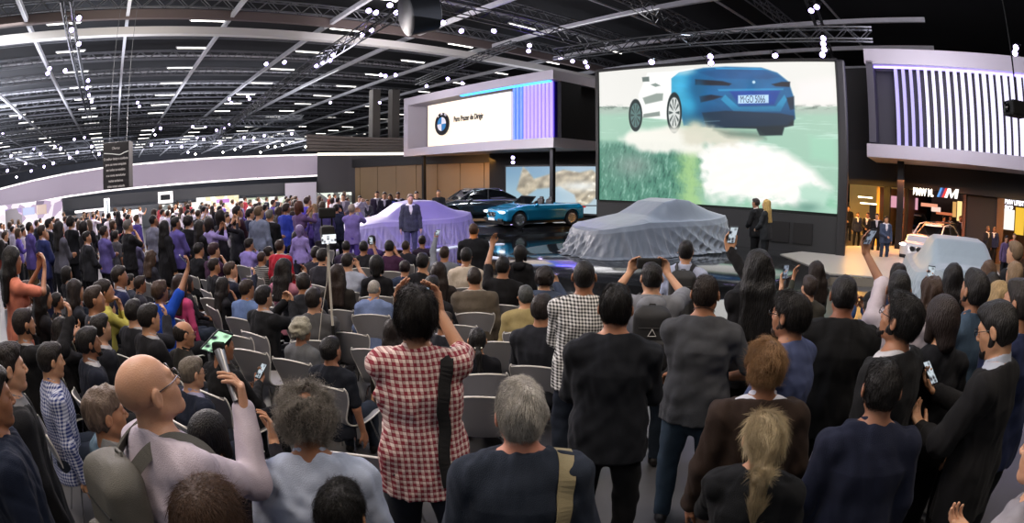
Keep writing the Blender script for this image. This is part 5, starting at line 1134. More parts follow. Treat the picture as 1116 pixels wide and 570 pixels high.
# ------------------------------------------------------------------ chairs
chair0 = None
def make_chair():
    root = empty('shell_chair'); NU, NV = 17, 34
    cl = [(.44, .425), (.40, .450), (.30, .452), (.15, .440), (.03, .440), (-.06, .465), (-.115, .53), (-.145, .62), (-.175, .72), (-.205, .82), (-.222, .875)]
    wd = [.20, .225, .232, .228, .205, .175, .165, .19, .225, .245, .215]; k = np.linspace(0, len(cl)-1, NV); yy = np.interp(k, range(len(cl)), [c[0] for c in cl]); zz = np.interp(k, range(len(cl)), [c[1] for c in cl]); ww = np.interp(k, range(len(cl)), wd)
    for _ in range(2): yy[1:-1] = (yy[:-2]+2*yy[1:-1]+yy[2:])/4; zz[1:-1] = (zz[:-2]+2*zz[1:-1]+zz[2:])/4; ww[1:-1] = (ww[:-2]+2*ww[1:-1]+ww[2:])/4
    V = []; F = []; edge = []
    for side in (0, 1):
        for j in range(NV):
            for i in range(NU):
                u = i/(NU-1)*2-1; back = sstep(.5, .85, np.array(j/(NV-1))); x = ww[j]*u; y = yy[j]+float(back)*.05*u*u; z = zz[j]+(1-float(back))*.018*u*u-(.035*u*u if j == NV-1 else 0)
                t = .012*side; V.append((x, y-t*float(back), z-t*(1-float(back))))
    n = NU*NV
    for j in range(NV-1):
        for i in range(NU-1): a = j*NU+i; F += [(a, a+1, a+NU+1, a+NU), (n+a, n+a+NU, n+a+NU+1, n+a+1)]
    rim = [(0, i) for i in range(NU)]+[(j, NU-1) for j in range(1, NV)]+[(NV-1, i) for i in range(NU-2, -1, -1)]+[(j, 0) for j in range(NV-2, 0, -1)]
    for q in range(len(rim)):
        a = rim[q][0]*NU+rim[q][1]; b = rim[(q+1) % len(rim)][0]*NU+rim[(q+1) % len(rim)][1]; F.append((a, n+a, n+b, b))
    MB().add(V, F, True).build('seat_shell', mat('chair_shell', '88878a', rough=.6, noise=.06, scale=6), root)
    ps = [tuple((np.array(V[j*NU+i])+np.array(V[n+j*NU+i]))/2) for j, i in rim]; MB().tube(ps+[ps[0]], .0075, 6, cap=False).build('rim', mat('chair_rim', 'd9d6d0', rough=.4), root)
    ch = mat('chrome_leg', 'b8b8ba', rough=.2, metal=1)
    for sx_ in (1, -1):
        MB().tube([(sx_*.10, .22, .425), (sx_*.16, .28, .40), (sx_*.235, .38, .0)], .010, 8).build('leg', ch, root); MB().tube([(sx_*.10, .06, .425), (sx_*.16, .0, .40), (sx_*.23, -.14, .0)], .010, 8).build('leg', ch, root)
    MB().box((0, .14, .425), (.24, .22, .02), bev=.008).build('underframe', ch, root); return root
def put_chair(loc, rz, label, group='shell chairs facing the stage'):
    global chair0
    if chair0 is None: chair0 = make_chair(); c = chair0
    else: c = copy_tree(chair0)
    c.location = loc; c.rotation_euler = (0, 0, rz); tag(c, label, 'chair', group); return c
# ------------------------------------------------------------------ people placed one by one
BLK, DBR, BRN, GRY, LGR, GIN, BLO = '14100e', '231811', '3a291d', '6f6c68', 'a29e98', '5e4430', 'a08a66'
PEOPLE = []; NEARK = .88
OBST = [(2.9, 14.9, 1.5), (5.3, 16.4, 1.5)]+[(at_(px, d)[0], at_(px, d)[1], r) for px, d, r in ((1042, 13.2, 1.7), (1040, 14.9, 1.5), (992, 29.5, 2.0), (1020, 22.0, 1.9), (425, 18.2, 1.7), (458, 19.3, 1.6))]
def view_ang(px): a, b = azdir(px); return math.atan2(b, a)
def pp(px, py, label, pose='stand', rel=0, d=None, sc=None, chair=True, seed=None, **sp):
    sp['pose'] = pose; sp.setdefault('hair', ('short', BLK)); sp.setdefault('top', ('tee', '1c1d21')); seed = seed if seed is not None else len(PEOPLE)*7+3
    rg = random.Random(seed); sp.setdefault('hp', rg.uniform(-6, 6)); sp.setdefault('hy', rg.uniform(-12, 12)); sp.setdefault('stance', rg.uniform(.09, .14)); sp.setdefault('stride', rg.uniform(-.04, .08)); sp.setdefault('w', rg.uniform(1.0, 1.12) if not sp.get('fem') else rg.uniform(.9, 1.0))
    sp.setdefault('skin', rg.choice(['a87a5c', 'b58868', '9c6f52', 'b98d70', '8a5f45'])); sp.setdefault('pants', rg.choice(['14161b', '191a1e', '1d2430', '232a36', '121316']))
    S = skeleton(sp); ht = .118+{'curly': .03, 'patch': .024, 'messy': .02, 'side': .016, 'bald': 0, 'ring': .0, 'buzz': .004, 'wavy': .024}.get(sp['hair'][0], .014); loc = S['head']+S['Rh']@V3(0, -.015, ht)
    fixed = sc is not None
    if 20 <= rel <= 61: rel += 24 if px < 260 else 14 if px < 345 else 0
    if d is None: q = PZ(px, py, loc[2]*(sc or 1)); d = math.hypot(q[0], q[1])
    elif 1.96 < d < 5 and pose != 'sit': d *= NEARK
    best = None
    for m_ in (1, 1.05, .95, 1.1, .9, 1.15, .86, 1.2):
        q = P(px, py, d*m_); s_ = min(1.15, max(.86, q[2]/loc[2])); zerr = abs(q[2]/loc[2]-s_)
        near = min([math.hypot(q[0]-o_[1][0], q[1]-o_[1][1]) for o_ in PEOPLE]+[9]); c_ = min([math.hypot(q[0]-x_, q[1]-y_)-r_ for x_, y_, r_ in OBST]+[9])
        cost = max(0, .52-near)*3+max(0, -c_)*3+zerr*6+abs(m_-1)*.6
        if best is None or cost < best[0]: best = (cost, q, s_)
    _, q, sc = best
    rz = view_ang(px)-R(rel)-PI/2; Rz = rotz(rz); off = Rz@(loc*sc); root = empty('person', (q[0]-off[0], q[1]-off[1], 0), rz); root.scale = (sc,)*3
    tag(root, label, 'person', sp.get('group')); dd = math.hypot(q[0], q[1])
    if 'res' not in sp: sp['res'] = min(.022, max(.0065, dd*.0026))
    if dd < 3.2: sp.setdefault('fine', .0042); sp.setdefault('hands', 'RL'); sp.setdefault('hres', .006)
    elif dd < 5: sp.setdefault('fine', .0065); sp.setdefault('hands', 'RL')
    person_parts(root, sp, S, seed); PEOPLE.append((root, q, dd))
    world = lambda p: np.array(root.location)+Rz@(np.asarray(p)*sc)
    if pose == 'sit' and chair:
        w_ = label.split(); put_chair(world((0, .02, 0))*V3(1, 1, 0), rz, 'shell chair taken by the '+' '.join(w_[:11]))
    ph = sp.get('ph')
    if ph:                               # phone in the hands
        nm = ph[0]; kind = ph[1]; lab = ph[2]; hw = world(S['palm'+nm]); toh = world(S['head'])-hw; toh = toh/np.linalg.norm(toh)
        if kind == 'land': up_ = V3(0, 0, 1); mid = (world(S['palmR'])+world(S['palmL']))/2 if len(ph) > 3 and ph[3] == '2' else hw+V3(0, 0, .03); n_ = unit(toh*V3(1, 1, .3)); r_ = unit(np.cross(V3(0, 0, 1), n_)); phone(mid, V3(0, 0, 1), -r_, lab, lum=.9)
        else:
            n_ = unit(toh); r_ = unit(np.cross(V3(0, 0, 1), n_)); u_ = np.cross(n_, r_); phone(hw+u_*.035, r_, u_, lab, lum=.9, screen='c8d4dc' if kind == 'lit' else '8a94a4')
    return root, S, world, sc
# ---- near figures
bald, Sb, wb, scb = pp(140, 391, 'bald man with glasses in a pale lilac shirt and grey backpack', rel=68, d=2.05, hair=('bald', 'b8b0a8'), top=('shirt', 'a9a0ac'), ar=((.02, .33, 1.50), (.5, .0, -1), .9), al='d', hp=20, hy=0, lean=6, eyes=1, glasses='3a3a3e', skin='b58a70', beard=None, w=1.12, belly=.02, pants='20222a', res=.0065)
backpack('backpack', bald.location, bald.rotation_euler.z, '4c4a44', 'grey backpack worn by the bald man in the lilac shirt', Sb, scb, '54534f')
pp(106, 421, 'person with brown grey bob in a faded denim jacket behind the bald man', rel=52, d=2.45, hair=('messy', '5a4c42'), top=('jacket', '4a6070'), inner='8a8a88', fem=0, w=.95)
curly, Sc, wc_, _ = pp(330, 418, 'man with bushy grey curls round a bald patch in a pale blue shirt', rel=8, d=1.95, hair=('patch', '55504a'), top=('shirt', '9aa4b8'), hp=-14, lean=10, w=1.1, strands=dict(n=5200, L=.055, curl=.010, lift=.35, jitter=.9), scol='7c766e', hres=.005)
pp(214, 527, 'person with straight dark brown hair cut off by the bottom edge', rel=20, d=1.55, hair=('bob', '33241b'), top=('shirt', '8b93a8'), strands=dict(n=4500, L=.06, flow='crown', lift=.1), scol='4a3628', w=.95)
pp(366, 527, 'person with black hair and black top cut off by the bottom edge', rel=5, d=1.5, hair=('messy', '0d0b0a'), top=('sweater', '101114'), strands=dict(n=4000, L=.04, lift=.2, curl=.003), w=1.0)
plaid, Sp_, wp_, scp = pp(452, 312, 'young man in a red and white plaid shirt holding a phone sideways', rel=3, d=2.85, hair=('messy', '120e0c'), top=('rolled', '7e2c38', 'plaid', 'd6c6be'), ar=((.09, .40, 1.58), (.6, -.1, -1), .5), al=((-.09, .40, 1.58), (-.6, -.1, -1), .5), pants='23272f', hp=3, hy=2, w=1.0, strands=dict(n=4200, L=.04, lift=.2), skin='a97e62', sleeve=.45, ph=('R', 'land', 'black smartphone held sideways above the plaid shirt man', '2'))
strap = lambda S, root, sc, m, nm, sgn, pts, w=.045: None
def bag_strap(root, S, pts, w, col, name='bag_strap', label=None):
    U = S['U']; c0 = U((0, 0, 1.2)); tm = [c for c in root.children if c.name.split('.')[0] in ('shirt', 'sweater', 'jacket')][0].data; o = strip(name, [U(p) for p in pts], w, .007, mat('strap_cloth', col, rough=.8, bump=.3, bscale=400, scale=50), root, None, snap=tm); 
    if label: o['label'] = label
    return o
bag_strap(plaid, Sp_, [(.12, .12, 1.30), (.125, .08, 1.40), (.13, -.02, 1.455), (.125, -.115, 1.38), (.12, -.145, 1.25), (.115, -.14, 1.1), (.11, -.15, .95), (.12, -.15, .86)], .055, '0c0c0e', label='black shoulder strap')
gray, Sg, wg, scg = pp(568, 414, 'grey haired man in a navy sweater with a beige shoulder strap', rel=-4, d=2.0, hair=('short', '807c76'), top=('sweater', '232a36'), inner=None, w=1.12, hp=-2, hy=8, strands=dict(n=7000, L=.035, lift=.12, jitter=.18), scol='b2aea6', hres=.005, skin='b07a66', zneck=1.5)
v = Vol(Sg['neck']-.14, Sg['neck']+.14, .006); n0 = Sg['neck']+V3(0, .008, -.01); v.cone(n0, n0+V3(0, .004, .052), .073, .066, .01); v.plane(n0+V3(0, 0, .050), V3(0, .4, 1)); link('shirt_collar', v.mesh('shirt_collar'), fabric('c4c2c4'), gray)['label'] = 'white shirt collar'
bag_strap(gray, Sg, [(.14, .12, 1.34), (.145, .07, 1.42), (.15, -.02, 1.455), (.155, -.12, 1.37), (.165, -.155, 1.25), (.17, -.15, 1.1), (.175, -.15, .95)], .062, '8f8465', label='beige canvas strap')
pp(672, 309, 'man in a dark navy shirt with black trousers, back turned, centre', rel=0, d=3.35, hair=('short', '0f0d0c'), top=('shirt', '15181e'), ar='c', al='c', pants='0c0d10', w=1.12, hp=0, hy=-4, skin='a8775c', strands=dict(n=3000, L=.03, lift=.15))
pony, Spo, wpo, _ = pp(838, 449, 'blonde woman with a ponytail and black jacket at the bottom right', rel=2, d=1.95, fem=1, hair=('pony', '6f6046'), top=('sweater', '101215'), ar='d', al='k', hp=3, strands=dict(n=9000, L=.075, lift=.03, jitter=.10, flow='back', segs=6), scol='a89878', hres=.005, w=1.12)
v = Vol(Spo['head']-.25, Spo['head']+.25, .006); t0 = Spo['head']+Spo['Rh']@V3(0, -.113, -.038); v.cone(t0-V3(0.008, 0, 0), t0+V3(.008, 0, 0), .027, .027, .005); link('hair_tie', v.mesh('hair_tie'), mat('hair_tie', '0c0c0c', rough=.8), pony)
pp(838, 369, 'man with ginger brown hair, dark brown suede jacket and white collar', rel=-14, d=2.45, hair=('messy', '5a4028'), top=('jacket', '2c211b'), inner='b9bcc6', hp=-4, w=1.02, strands=dict(n=5500, L=.045, lift=.3, jitter=.4), scol='8a6a48')
pp(967, 392, 'bearded man with faded black hair in a navy shirt at the lower right', rel=-20, d=2.35, hair=('short', '12100f'), top=('shirt', '171c2e'), hp=-2, hy=-12, beard='17120f', w=1.1, skin='8f6650', strands=dict(n=4000, L=.02, lift=.25))
pp(866, 317, 'man with black framed glasses in a slate blue shirt looking left', rel=-62, d=3.15, hair=('side', '14110f'), top=('shirt', '3f4868'), ar='c', al='c', glasses='0a0a0a', eyes=1, beard='2c211b', hp=2, hy=-6, w=1.12, skin='96694e', strands=dict(n=3000, L=.04, lift=.2))
pp(922, 299, 'man in a black suit jacket with slick black hair seen from behind', rel=-8, d=3.9, hair=('short', '0e0c0c'), top=('jacket', '0f1012'), ar='d', al='d', pants='0c0c0e', w=1.12, skin='8a5a44')
pp(994, 321, 'bearded man in glasses and black blazer looking up to the left', rel=-66, d=2.95, hair=('short', '0f0d0c'), top=('jacket', '131416'), inner='c2c2c6', beard='0e0b0a', glasses='0a0a0a', eyes=1, hp=16, hy=-6, w=1.12, skin='9c6e52', strands=dict(n=3000, L=.03, lift=.2))
pp(982, 294, 'man in a pale shirt holding his phone high with the left arm', rel=-10, d=4.3, hair=('short', '0d0c0c'), top=('rolled', 'b0a8b0'), al=((-.22, .30, 1.82), (-1, 0, -.3), .6), ar='d', w=1.0, sleeve=.5, ph=('L', 'dim', 'black smartphone raised high by the man in the pale shirt'))
pp(1030, 322, 'woman with wavy dark brown hair beside the black blazer', rel=-30, d=3.3, fem=1, hair=('bob', '1e1512'), top=('tee', '141519'), w=1.0)
pp(1068, 294, 'tall bearded man in a blue denim shirt looking left', rel=-50, d=3.9, hair=('side', '120f0e'), top=('shirt', '3a4c5e'), beard='1a1411', hp=10, pants='101114', w=.98, ar='c', al='c', skin='996c50')
pp(1086, 326, 'bearded man in glasses and long black coat reading his phone', rel=-70, d=3.35, hair=('side', '0f0d0c'), top=('coat', '121214'), inner='a9b0bc', beard='120e0c', glasses='0a0a0a', ar='k', al='s', hp=-16, pants='24262a', w=.98, hem=.74, ph=('R', 'lit', 'pale lit smartphone in the hands of the man in the long black coat'))
pp(1158, 446, 'person in a pale grey shirt leaning in at the bottom right corner', rel=-60, d=2.1, hair=('short', '2a1e16'), top=('shirt', '7f7c82'), ar='k', al='s', lean=14, w=1.12, ph=('L', 'dim', 'dark phone held low at the bottom right corner'))
pp(1091, 305, 'woman with long straight blonde hair behind the man in the black coat', rel=-25, d=4.6, fem=1, hair=('straight', '8a7450'), top=('blouse', '2b4450'))
pp(1041, 286, 'woman with very long glossy black hair before the pale draped car', rel=-8, d=5.3, fem=1, hair=('straight', '0e0c0e'), top=('tee', '1c1d22'))
pp(1018, 300, 'woman with brown hair lifting a lit phone in front of the pale draped car', rel=-12, d=5.0, fem=1, hair=('wavy', '33241b'), top=('blouse', '3f3f44'), ar='w', ph=('R', 'lit', 'lit smartphone raised before the pale draped car'))
pp(1079, 283, 'man with tousled light brown hair far right near the draped car', rel=-20, d=5.9, hair=('messy', '4a3626'), top=('tee', '2e3440'))
pp(1083, 296, 'man with cropped black hair between the denim shirt and the blonde woman', rel=-20, d=5.0, hair=('buzz', '14100e'), top=('shirt', '25303c'))
pp(1108, 262, 'man with short fair hair in a dark jacket at the far right edge', rel=-60, d=6.6, hair=('short', '6a5844'), top=('jacket', '15161a'), inner='9a9aa2')
pp(1118, 300, 'man in a navy jacket cut off by the right edge', rel=-55, d=4.4, hair=('short', '1a1512'), top=('jacket', '1c2440'), inner='9aa0aa', pants='0e0f12')
pp(1108, 285, 'woman in a black top with pale hair at the right edge', rel=-50, d=5.6, fem=1, hair=('long', '75614a'), top=('blouse', '141416'))
pp(980, 286, 'short haired man behind the raised arm before the walkway', rel=-4, d=5.4, hair=('messy', '14100f'), top=('tee', '23304c'), ar='d', al='d')
pp(951, 318, 'crouching photographer in a blue jacket beside the black suit', rel=-20, d=5.6, sc=.86, hair=('cap', '1a1a1a'), top=('jacket', '2c4470'), cap='141416', ar='p', al='p')
pp(828, 271, 'tall woman with very long black hair raising a phone with her left hand', rel=-6, d=4.5, fem=1, hair=('straight', '080707'), top=('sweater', '0c0c0e'), al=((-.17, .36, 1.70), (-.9, 0, -.6), .6), pants='0a0a0c', w=1.0, ph=('L', 'lit', 'white lit smartphone held up by the tall woman with long black hair'))
pp(890, 284, 'woman with sunglasses pushed up on her dark hair, facing left', rel=-40, d=6.2, fem=1, hair=('long', '1c1411'), top=('blouse', '30332c'), al='p', ar='c')
pp(884, 300, 'woman with cropped brown hair holding a phone in front of the bright floor', rel=-35, d=5.3, fem=1, hair=('short', '251b15'), top=('tee', '3c3a34'), al='w', ph=('L', 'dim', 'dark phone held before the bright stage floor reflection'), sc=.9)
tsh, St, _, _ = pp(770, 299, 'man in a dark grey t-shirt and blue jeans with a thin necklace', rel=3, d=3.95, hair=('buzz', '241c17'), top=('tee', '3e4044'), ar=((.17, .20, 1.06), (1, -.7, 0), .5), al=((-.17, .20, 1.06), (-1, -.7, 0), .5), pants='2b3a48', w=1.12, skin='94674c', shoes='1c1c1e', hy=-8, strands=dict(n=2500, L=.018, lift=.3))
MB().tube([tuple(St['neck']+St['Ru']@V3(.067*math.cos(a), .010+.069*math.sin(a), .058-.030*math.sin(a))) for a in np.linspace(0, 2*PI, 25)], .0022, 6, cap=False).build('necklace', mat('necklace_cord', '1a1412', rough=.5), tsh)
bk1, Sk, wk, sck = pp(711, 285, 'man in a grey hoodie raising both arms to take a picture, black backpack', rel=-4, d=4.9, hair=('short', '0f0d0c'), top=('hoodie', '70737a'), ar='v', al='v', pants='222c38', w=1.12, sleeve=.55)
backpack('backpack', bk1.location, bk1.rotation_euler.z, '131417', 'black backpack on the man in the grey hoodie', Sk, sck)
pk_ = [c for c in bpy.data.objects if c.name.startswith('backpack')][-1]; U_ = Sk['U']; tri = [U_((.035*math.cos(a), -.290, 1.26+.035*math.sin(a))) for a in (PI/2, PI/2+2.094, PI/2+4.189)]
MB().tube([tuple(p) for p in tri+[tri[0]]], .0045, 6).build('emblem', mat('emblem_grey', 'a8a8a8', rough=.4), bpy.data.objects['backpack.001'])
cm = wk((Sk['palmR']+Sk['palmL'])/2); o = empty('compact_camera', tuple(cm)); tag(o, 'small black camera held up by the man in the grey hoodie', 'camera'); MB().box((0, 0, 0), (.22, .06, .09), bev=.02).build('camera_body', soot, o); MB().lathe([(.035, 0), (.035, .07), (.03, .075)], 16, M=Matrix.Rotation(-PI/2, 3, 'X')).build('lens', soot, o)
bk2, Sk, wk, sck = pp(748, 261, 'man in a pale checked shirt with a dark backpack nearest the draped grey car', rel=6, d=6.0, hair=('short', '0f0c0b'), top=('short_shirt', '9aa2b8'), ar='c', al='c', pants='1a1f2a', w=1.0)
backpack('backpack', bk2.location, bk2.rotation_euler.z, '1a1a1a', 'dark backpack on the man in the pale checked shirt', Sk, sck)
pp(637, 284, 'man with cropped black hair in a black and white checked shirt', rel=10, d=4.6, hair=('buzz', '100d0c'), top=('shirt', '121214', 'check', 'd4d4d2'), ar='c', al='c', w=1.12, skin='8f6248')
pp(-18, 396, 'person in a dark navy coat cut off by the lower left edge', d=2.7, rel=60, hair=('short', '14100e'), top=('coat', '121a2c'), w=1.1)
# ---- middle rows
sit = dict(pose='sit')
M = lambda *a, **k: pp(*a, **k)
M(594, 290, 'curly haired person in a slate jacket filming, seated by the stage riser', pose='sit', d=6.4, rel=12, hair=('curly', '1a1310'), top=('jacket', '3c4658'), ar='p', al='l')
M(573, 310, 'man with dark grey hair in a yellow ochre shirt, seated', pose='sit', d=6.0, rel=0, hair=('short', '3a3c3a'), top=('shirt', '8f8158'), w=1.14)
M(548, 279, 'man in a black shirt stretching one bare arm high over the front rows', pose='sit', d=6.9, rel=6, sc=1.05, hair=('short', '0e0c0b'), top=('tee', '121214'), al='u')
M(516, 243, 'standing cameraman in a black t-shirt before the lilac car', d=8.8, rel=-4, hair=('buzz', '3a2518'), top=('tee', '15161a'), ar='c', al='c', skin='b8743f')
M(567, 267, 'person in a black hooded top leaning forward by the stage', d=7.4, sc=.9, rel=20, hair=('bob', '100e0e'), top=('hoodie', '121316'), fem=1)
M(517, 291, 'man in a taupe blazer with short dark hair, seated with his back to us', pose='sit', d=6.5, rel=2, sc=1.08, hair=('short', '241b15'), top=('jacket', '554d42'), w=1.15, inner='908a80')
M(508, 269, 'man in a cream shirt seated in the front rows', pose='sit', d=8.0, rel=4, sc=1.05, hair=('short', '120f0d'), top=('shirt', 'b5a998'))
M(478, 285, 'woman with very long dark brown hair, seated left of the taupe blazer', pose='sit', d=6.6, sc=1.1, rel=4, fem=1, hair=('straight', '1d1411'), top=('blouse', '2a2422'))
M(484, 268, 'person in a grey sleeve lifting a phone in front of the lilac car', pose='sit', d=8.6, rel=2, hair=('short', '2a1c14'), top=('shirt', '6c7078'), al='u', ph=('L', 'lit', 'phone lifted high before the front corner of the lilac car'))
M(408, 305, 'older man with cropped silver hair in a pale blue shirt, seated', pose='sit', d=6.6, rel=14, hair=('buzz', '8f8a82'), top=('shirt', '68789c'), w=1.1, hp=-14)
M(410, 278, 'woman with a big mass of black hair, seated in the middle rows', pose='sit', d=7.6, rel=8, fem=1, hair=('bob', '0c0a0a'), top=('blouse', '16161a'))
M(424, 261, 'man in a plum t-shirt holding up a phone near the lilac car', pose='sit', d=9.6, sc=1.12, rel=6, hair=('short', '100d0c'), top=('tee', '3a1f38'), ar='p', al='p')
M(396, 262, 'man in a black tee lifting a phone at the lilac car, left', pose='sit', d=9.6, sc=1.1, rel=12, hair=('short', '120e0d'), top=('tee', '1c1c20'), ar='w', ph=('R', 'lit', 'lit phone raised by the man in the black tee at the lilac car'))
M(441, 283, 'dark haired person with a maroon tint in the seated middle rows', pose='sit', d=7.8, rel=6, hair=('messy', '1c1012'), top=('tee', '2a3448'))
M(460, 275, 'black haired man looking at the phone in front of him', pose='sit', d=8.4, rel=4, hair=('short', '0f0c0c'), top=('tee', '141417'))
hc, Sh_, wh_, _ = pp(520, 357, 'woman with a white hair clip and dark floral top, seated', pose='sit', d=4.9, rel=-4, fem=1, hair=('pony', '12100f'), top=('blouse', '191a20'), hp=6)
q = Sh_['head']+Sh_['Rh']@V3(0, -.115, -.03); link('hair_clip', MB().box(tuple(q), (.075, .02, .014), bev=.004).build('hair_clip_', mat('clip_white', 'd8d4cc', rough=.3), hc).data, None, hc).name = 'hair_clip'
for o in list(hc.children):
    if o.name.startswith('hair_clip_'): bpy.data.objects.remove(o)
M(484, 340, 'man in glasses and dark jacket half hidden by the plaid shirt', pose='sit', d=5.2, rel=50, hair=('short', '2a211b'), top=('jacket', '15181e'), inner='9a9aa0', glasses='101010')
M(427, 348, 'woman with long dark hair just left of the plaid shirt', pose='sit', d=5.2, rel=10, fem=1, hair=('long', '191210'), top=('blouse', '26221f'))
M(358, 367, 'young man with thick black hair in a dark navy tee, seated', pose='sit', d=4.3, rel=34, sc=1.08, hair=('side', '0e0c0b'), top=('tee', '141821'), hp=4, skin='9a6c52')
M(327, 345, 'older woman with fluffy silver hair in a grey top, seated', pose='sit', d=5.0, rel=24, fem=1, hair=('curly', '8c8878'), top=('sweater', '5c5e62'))
mono, Sm, wm_, _ = pp(340, 313, 'man with dark cropped hair steadying a tall camera monopod', pose='sit', d=5.6, rel=16, sc=1.05, hair=('short', '1b1512'), top=('shirt', '4a4a4c'), ar='h', al='l')
M(285, 311, 'man in a black suit looking through a camera, seated', pose='sit', d=6.0, sc=1.08, rel=38, hair=('side', '100d0c'), top=('jacket', '131417'), inner='9c9ca4', ar='p', al='p', glasses='101010')
M(268, 304, 'man in a light blue shirt with brown hair, seated left of the suit', pose='sit', d=6.8, rel=30, hair=('short', '261b14'), top=('shirt', '5a6f98'))
M(309, 281, 'woman in a dusty pink blouse with dark hair, hands at her face', pose='sit', d=7.2, sc=1.05, rel=22, fem=1, hair=('long', '15100e'), top=('blouse', 'a0687a'), ar='p', al='h')
M(367, 288, 'woman with long hair in a dark cardigan under the monopod', pose='sit', d=6.9, rel=12, fem=1, hair=('long', '221712'), top=('sweater', '25221f'))
M(378, 275, 'man in a pale tee with a camera strap, seated below the rig', pose='sit', d=8.0, rel=14, hair=('short', '1a1411'), top=('tee', '9aa0b0'), ar='p', al='p')
M(352, 270, 'man with thick dark hair seen in profile in a charcoal shirt', pose='sit', d=8.6, rel=44, hair=('messy', '161110'), top=('shirt', '24242a'))
M(199, 350, 'man with receding dark hair and glasses in a dark shirt, seated left', pose='sit', d=4.9, rel=40, hair=('ring', '1c1714'), top=('shirt', '1f1e1c'), glasses='151515')
M(207, 388, 'older man in a navy suit with glasses and a violet tie, seated', pose='sit', d=3.9, rel=62, sc=1.08, hair=('short', '5e564c'), top=('jacket', '161c2c'), inner='8a8aa8', tie='5a4a8a', glasses='2a2a2a', hp=-6)
M(240, 360, 'man with black hair and black sweater filming with a phone, seated', pose='sit', d=4.6, rel=30, sc=1.08, hair=('short', '0b0a0a'), top=('sweater', '101012'), ar='k', al='s', ph=('R', 'lit', 'bright phone held low by the seated man in the black sweater'))
M(222, 452, 'person with glossy black hair in a dark top under the raised microphone', rel=30, d=2.8, sc=.84, hair=('bob', '0c0a0a'), top=('blouse', '1a1820'), ar='p')
M(172, 305, 'person in a royal blue shirt stretching an arm up to film', pose='sit', d=6.6, rel=35, hair=('messy', '3a2a20'), top=('short_shirt', '1440a0'), ar='u', ph=('R', 'dim', 'dark phone held straight up by the royal blue sleeve'))
M(196, 298, 'woman in a bright pink scarf and top beside the royal blue shirt', pose='sit', d=7.2, rel=25, fem=1, hair=('long', '241713'), top=('blouse', 'b0406c'))
M(92, 356, 'bearded man in a navy blazer and open white collar, seated left', pose='sit', d=4.7, rel=55, hair=('side', '100d0c'), top=('jacket', '171b28'), inner='a8a8ae', beard='15110f', hp=4)
M(106, 342, 'man in a dark suit with an open collar behind the bearded blazer man', pose='sit', d=5.2, rel=50, hair=('short', '15110f'), top=('jacket', '15171f'), inner='9a9aa4')
M(22, 330, 'bearded man in a black leather jacket raising his hand', pose='sit', d=4.4, sc=1.1, rel=50, hair=('short', '1b1310'), top=('jacket', '121214'), inner='8f8f94', beard='1a1411', ar='w')
M(2, 372, 'person in a dark leather jacket with a striped scarf at the left edge', d=2.9, rel=60, sc=.88, hair=('short', '17110e'), top=('jacket', '131418'), inner='6c6c70')
M(52, 372, 'man in a blue and white checked shirt leaning forward on the left', pose='sit', d=4.9, rel=58, sc=.92, hair=('short', '17120f'), top=('shirt', '20306a', 'check', 'b8bccc'))
M(25, 302, 'man with reddish brown hair and a beard, looking right', pose='sit', d=6.0, sc=1.08, rel=60, hair=('short', '3a241a'), top=('jacket', '1a1c22'), inner='77777c', beard='3a241a')
M(45, 306, 'woman with long black hair filming from the left rows', pose='sit', d=5.8, rel=55, fem=1, hair=('long', '0e0b0b'), top=('blouse', '17171b'), ar='k', al='s')
M(112, 303, 'person in a lemon yellow blouse with hands together', pose='sit', d=6.6, rel=55, fem=1, hair=('bun', '1b1411'), top=('blouse', 'a8a04e'), ar='h', al='h')
M(99, 311, 'man in a grey suit leaning back beside the yellow blouse', pose='sit', d=6.0, rel=55, hair=('short', '2b2019'), top=('jacket', '34363e'), inner='a8a8b0')
M(128, 289, 'young man in a navy suit with clasped hands, seated left', pose='sit', d=7.2, rel=55, hair=('short', '1c1613'), top=('jacket', '1a2040'), inner='a0a4b4', ar='c', al='c')
M(80, 304, 'woman with dark hair and a pale scarf, chin on her hand', pose='sit', d=6.4, rel=55, fem=1, hair=('long', '1a1210'), top=('blouse', '20222a'), ar='h')
M(12, 266, 'woman in a salmon t-shirt with long black hair filming at the left', d=6.6, sc=.95, rel=45, fem=1, hair=('long', '0f0c0c'), skin='96694e', top=('tee', 'c87862'), ar='p', al='p', pants='2a2a30')
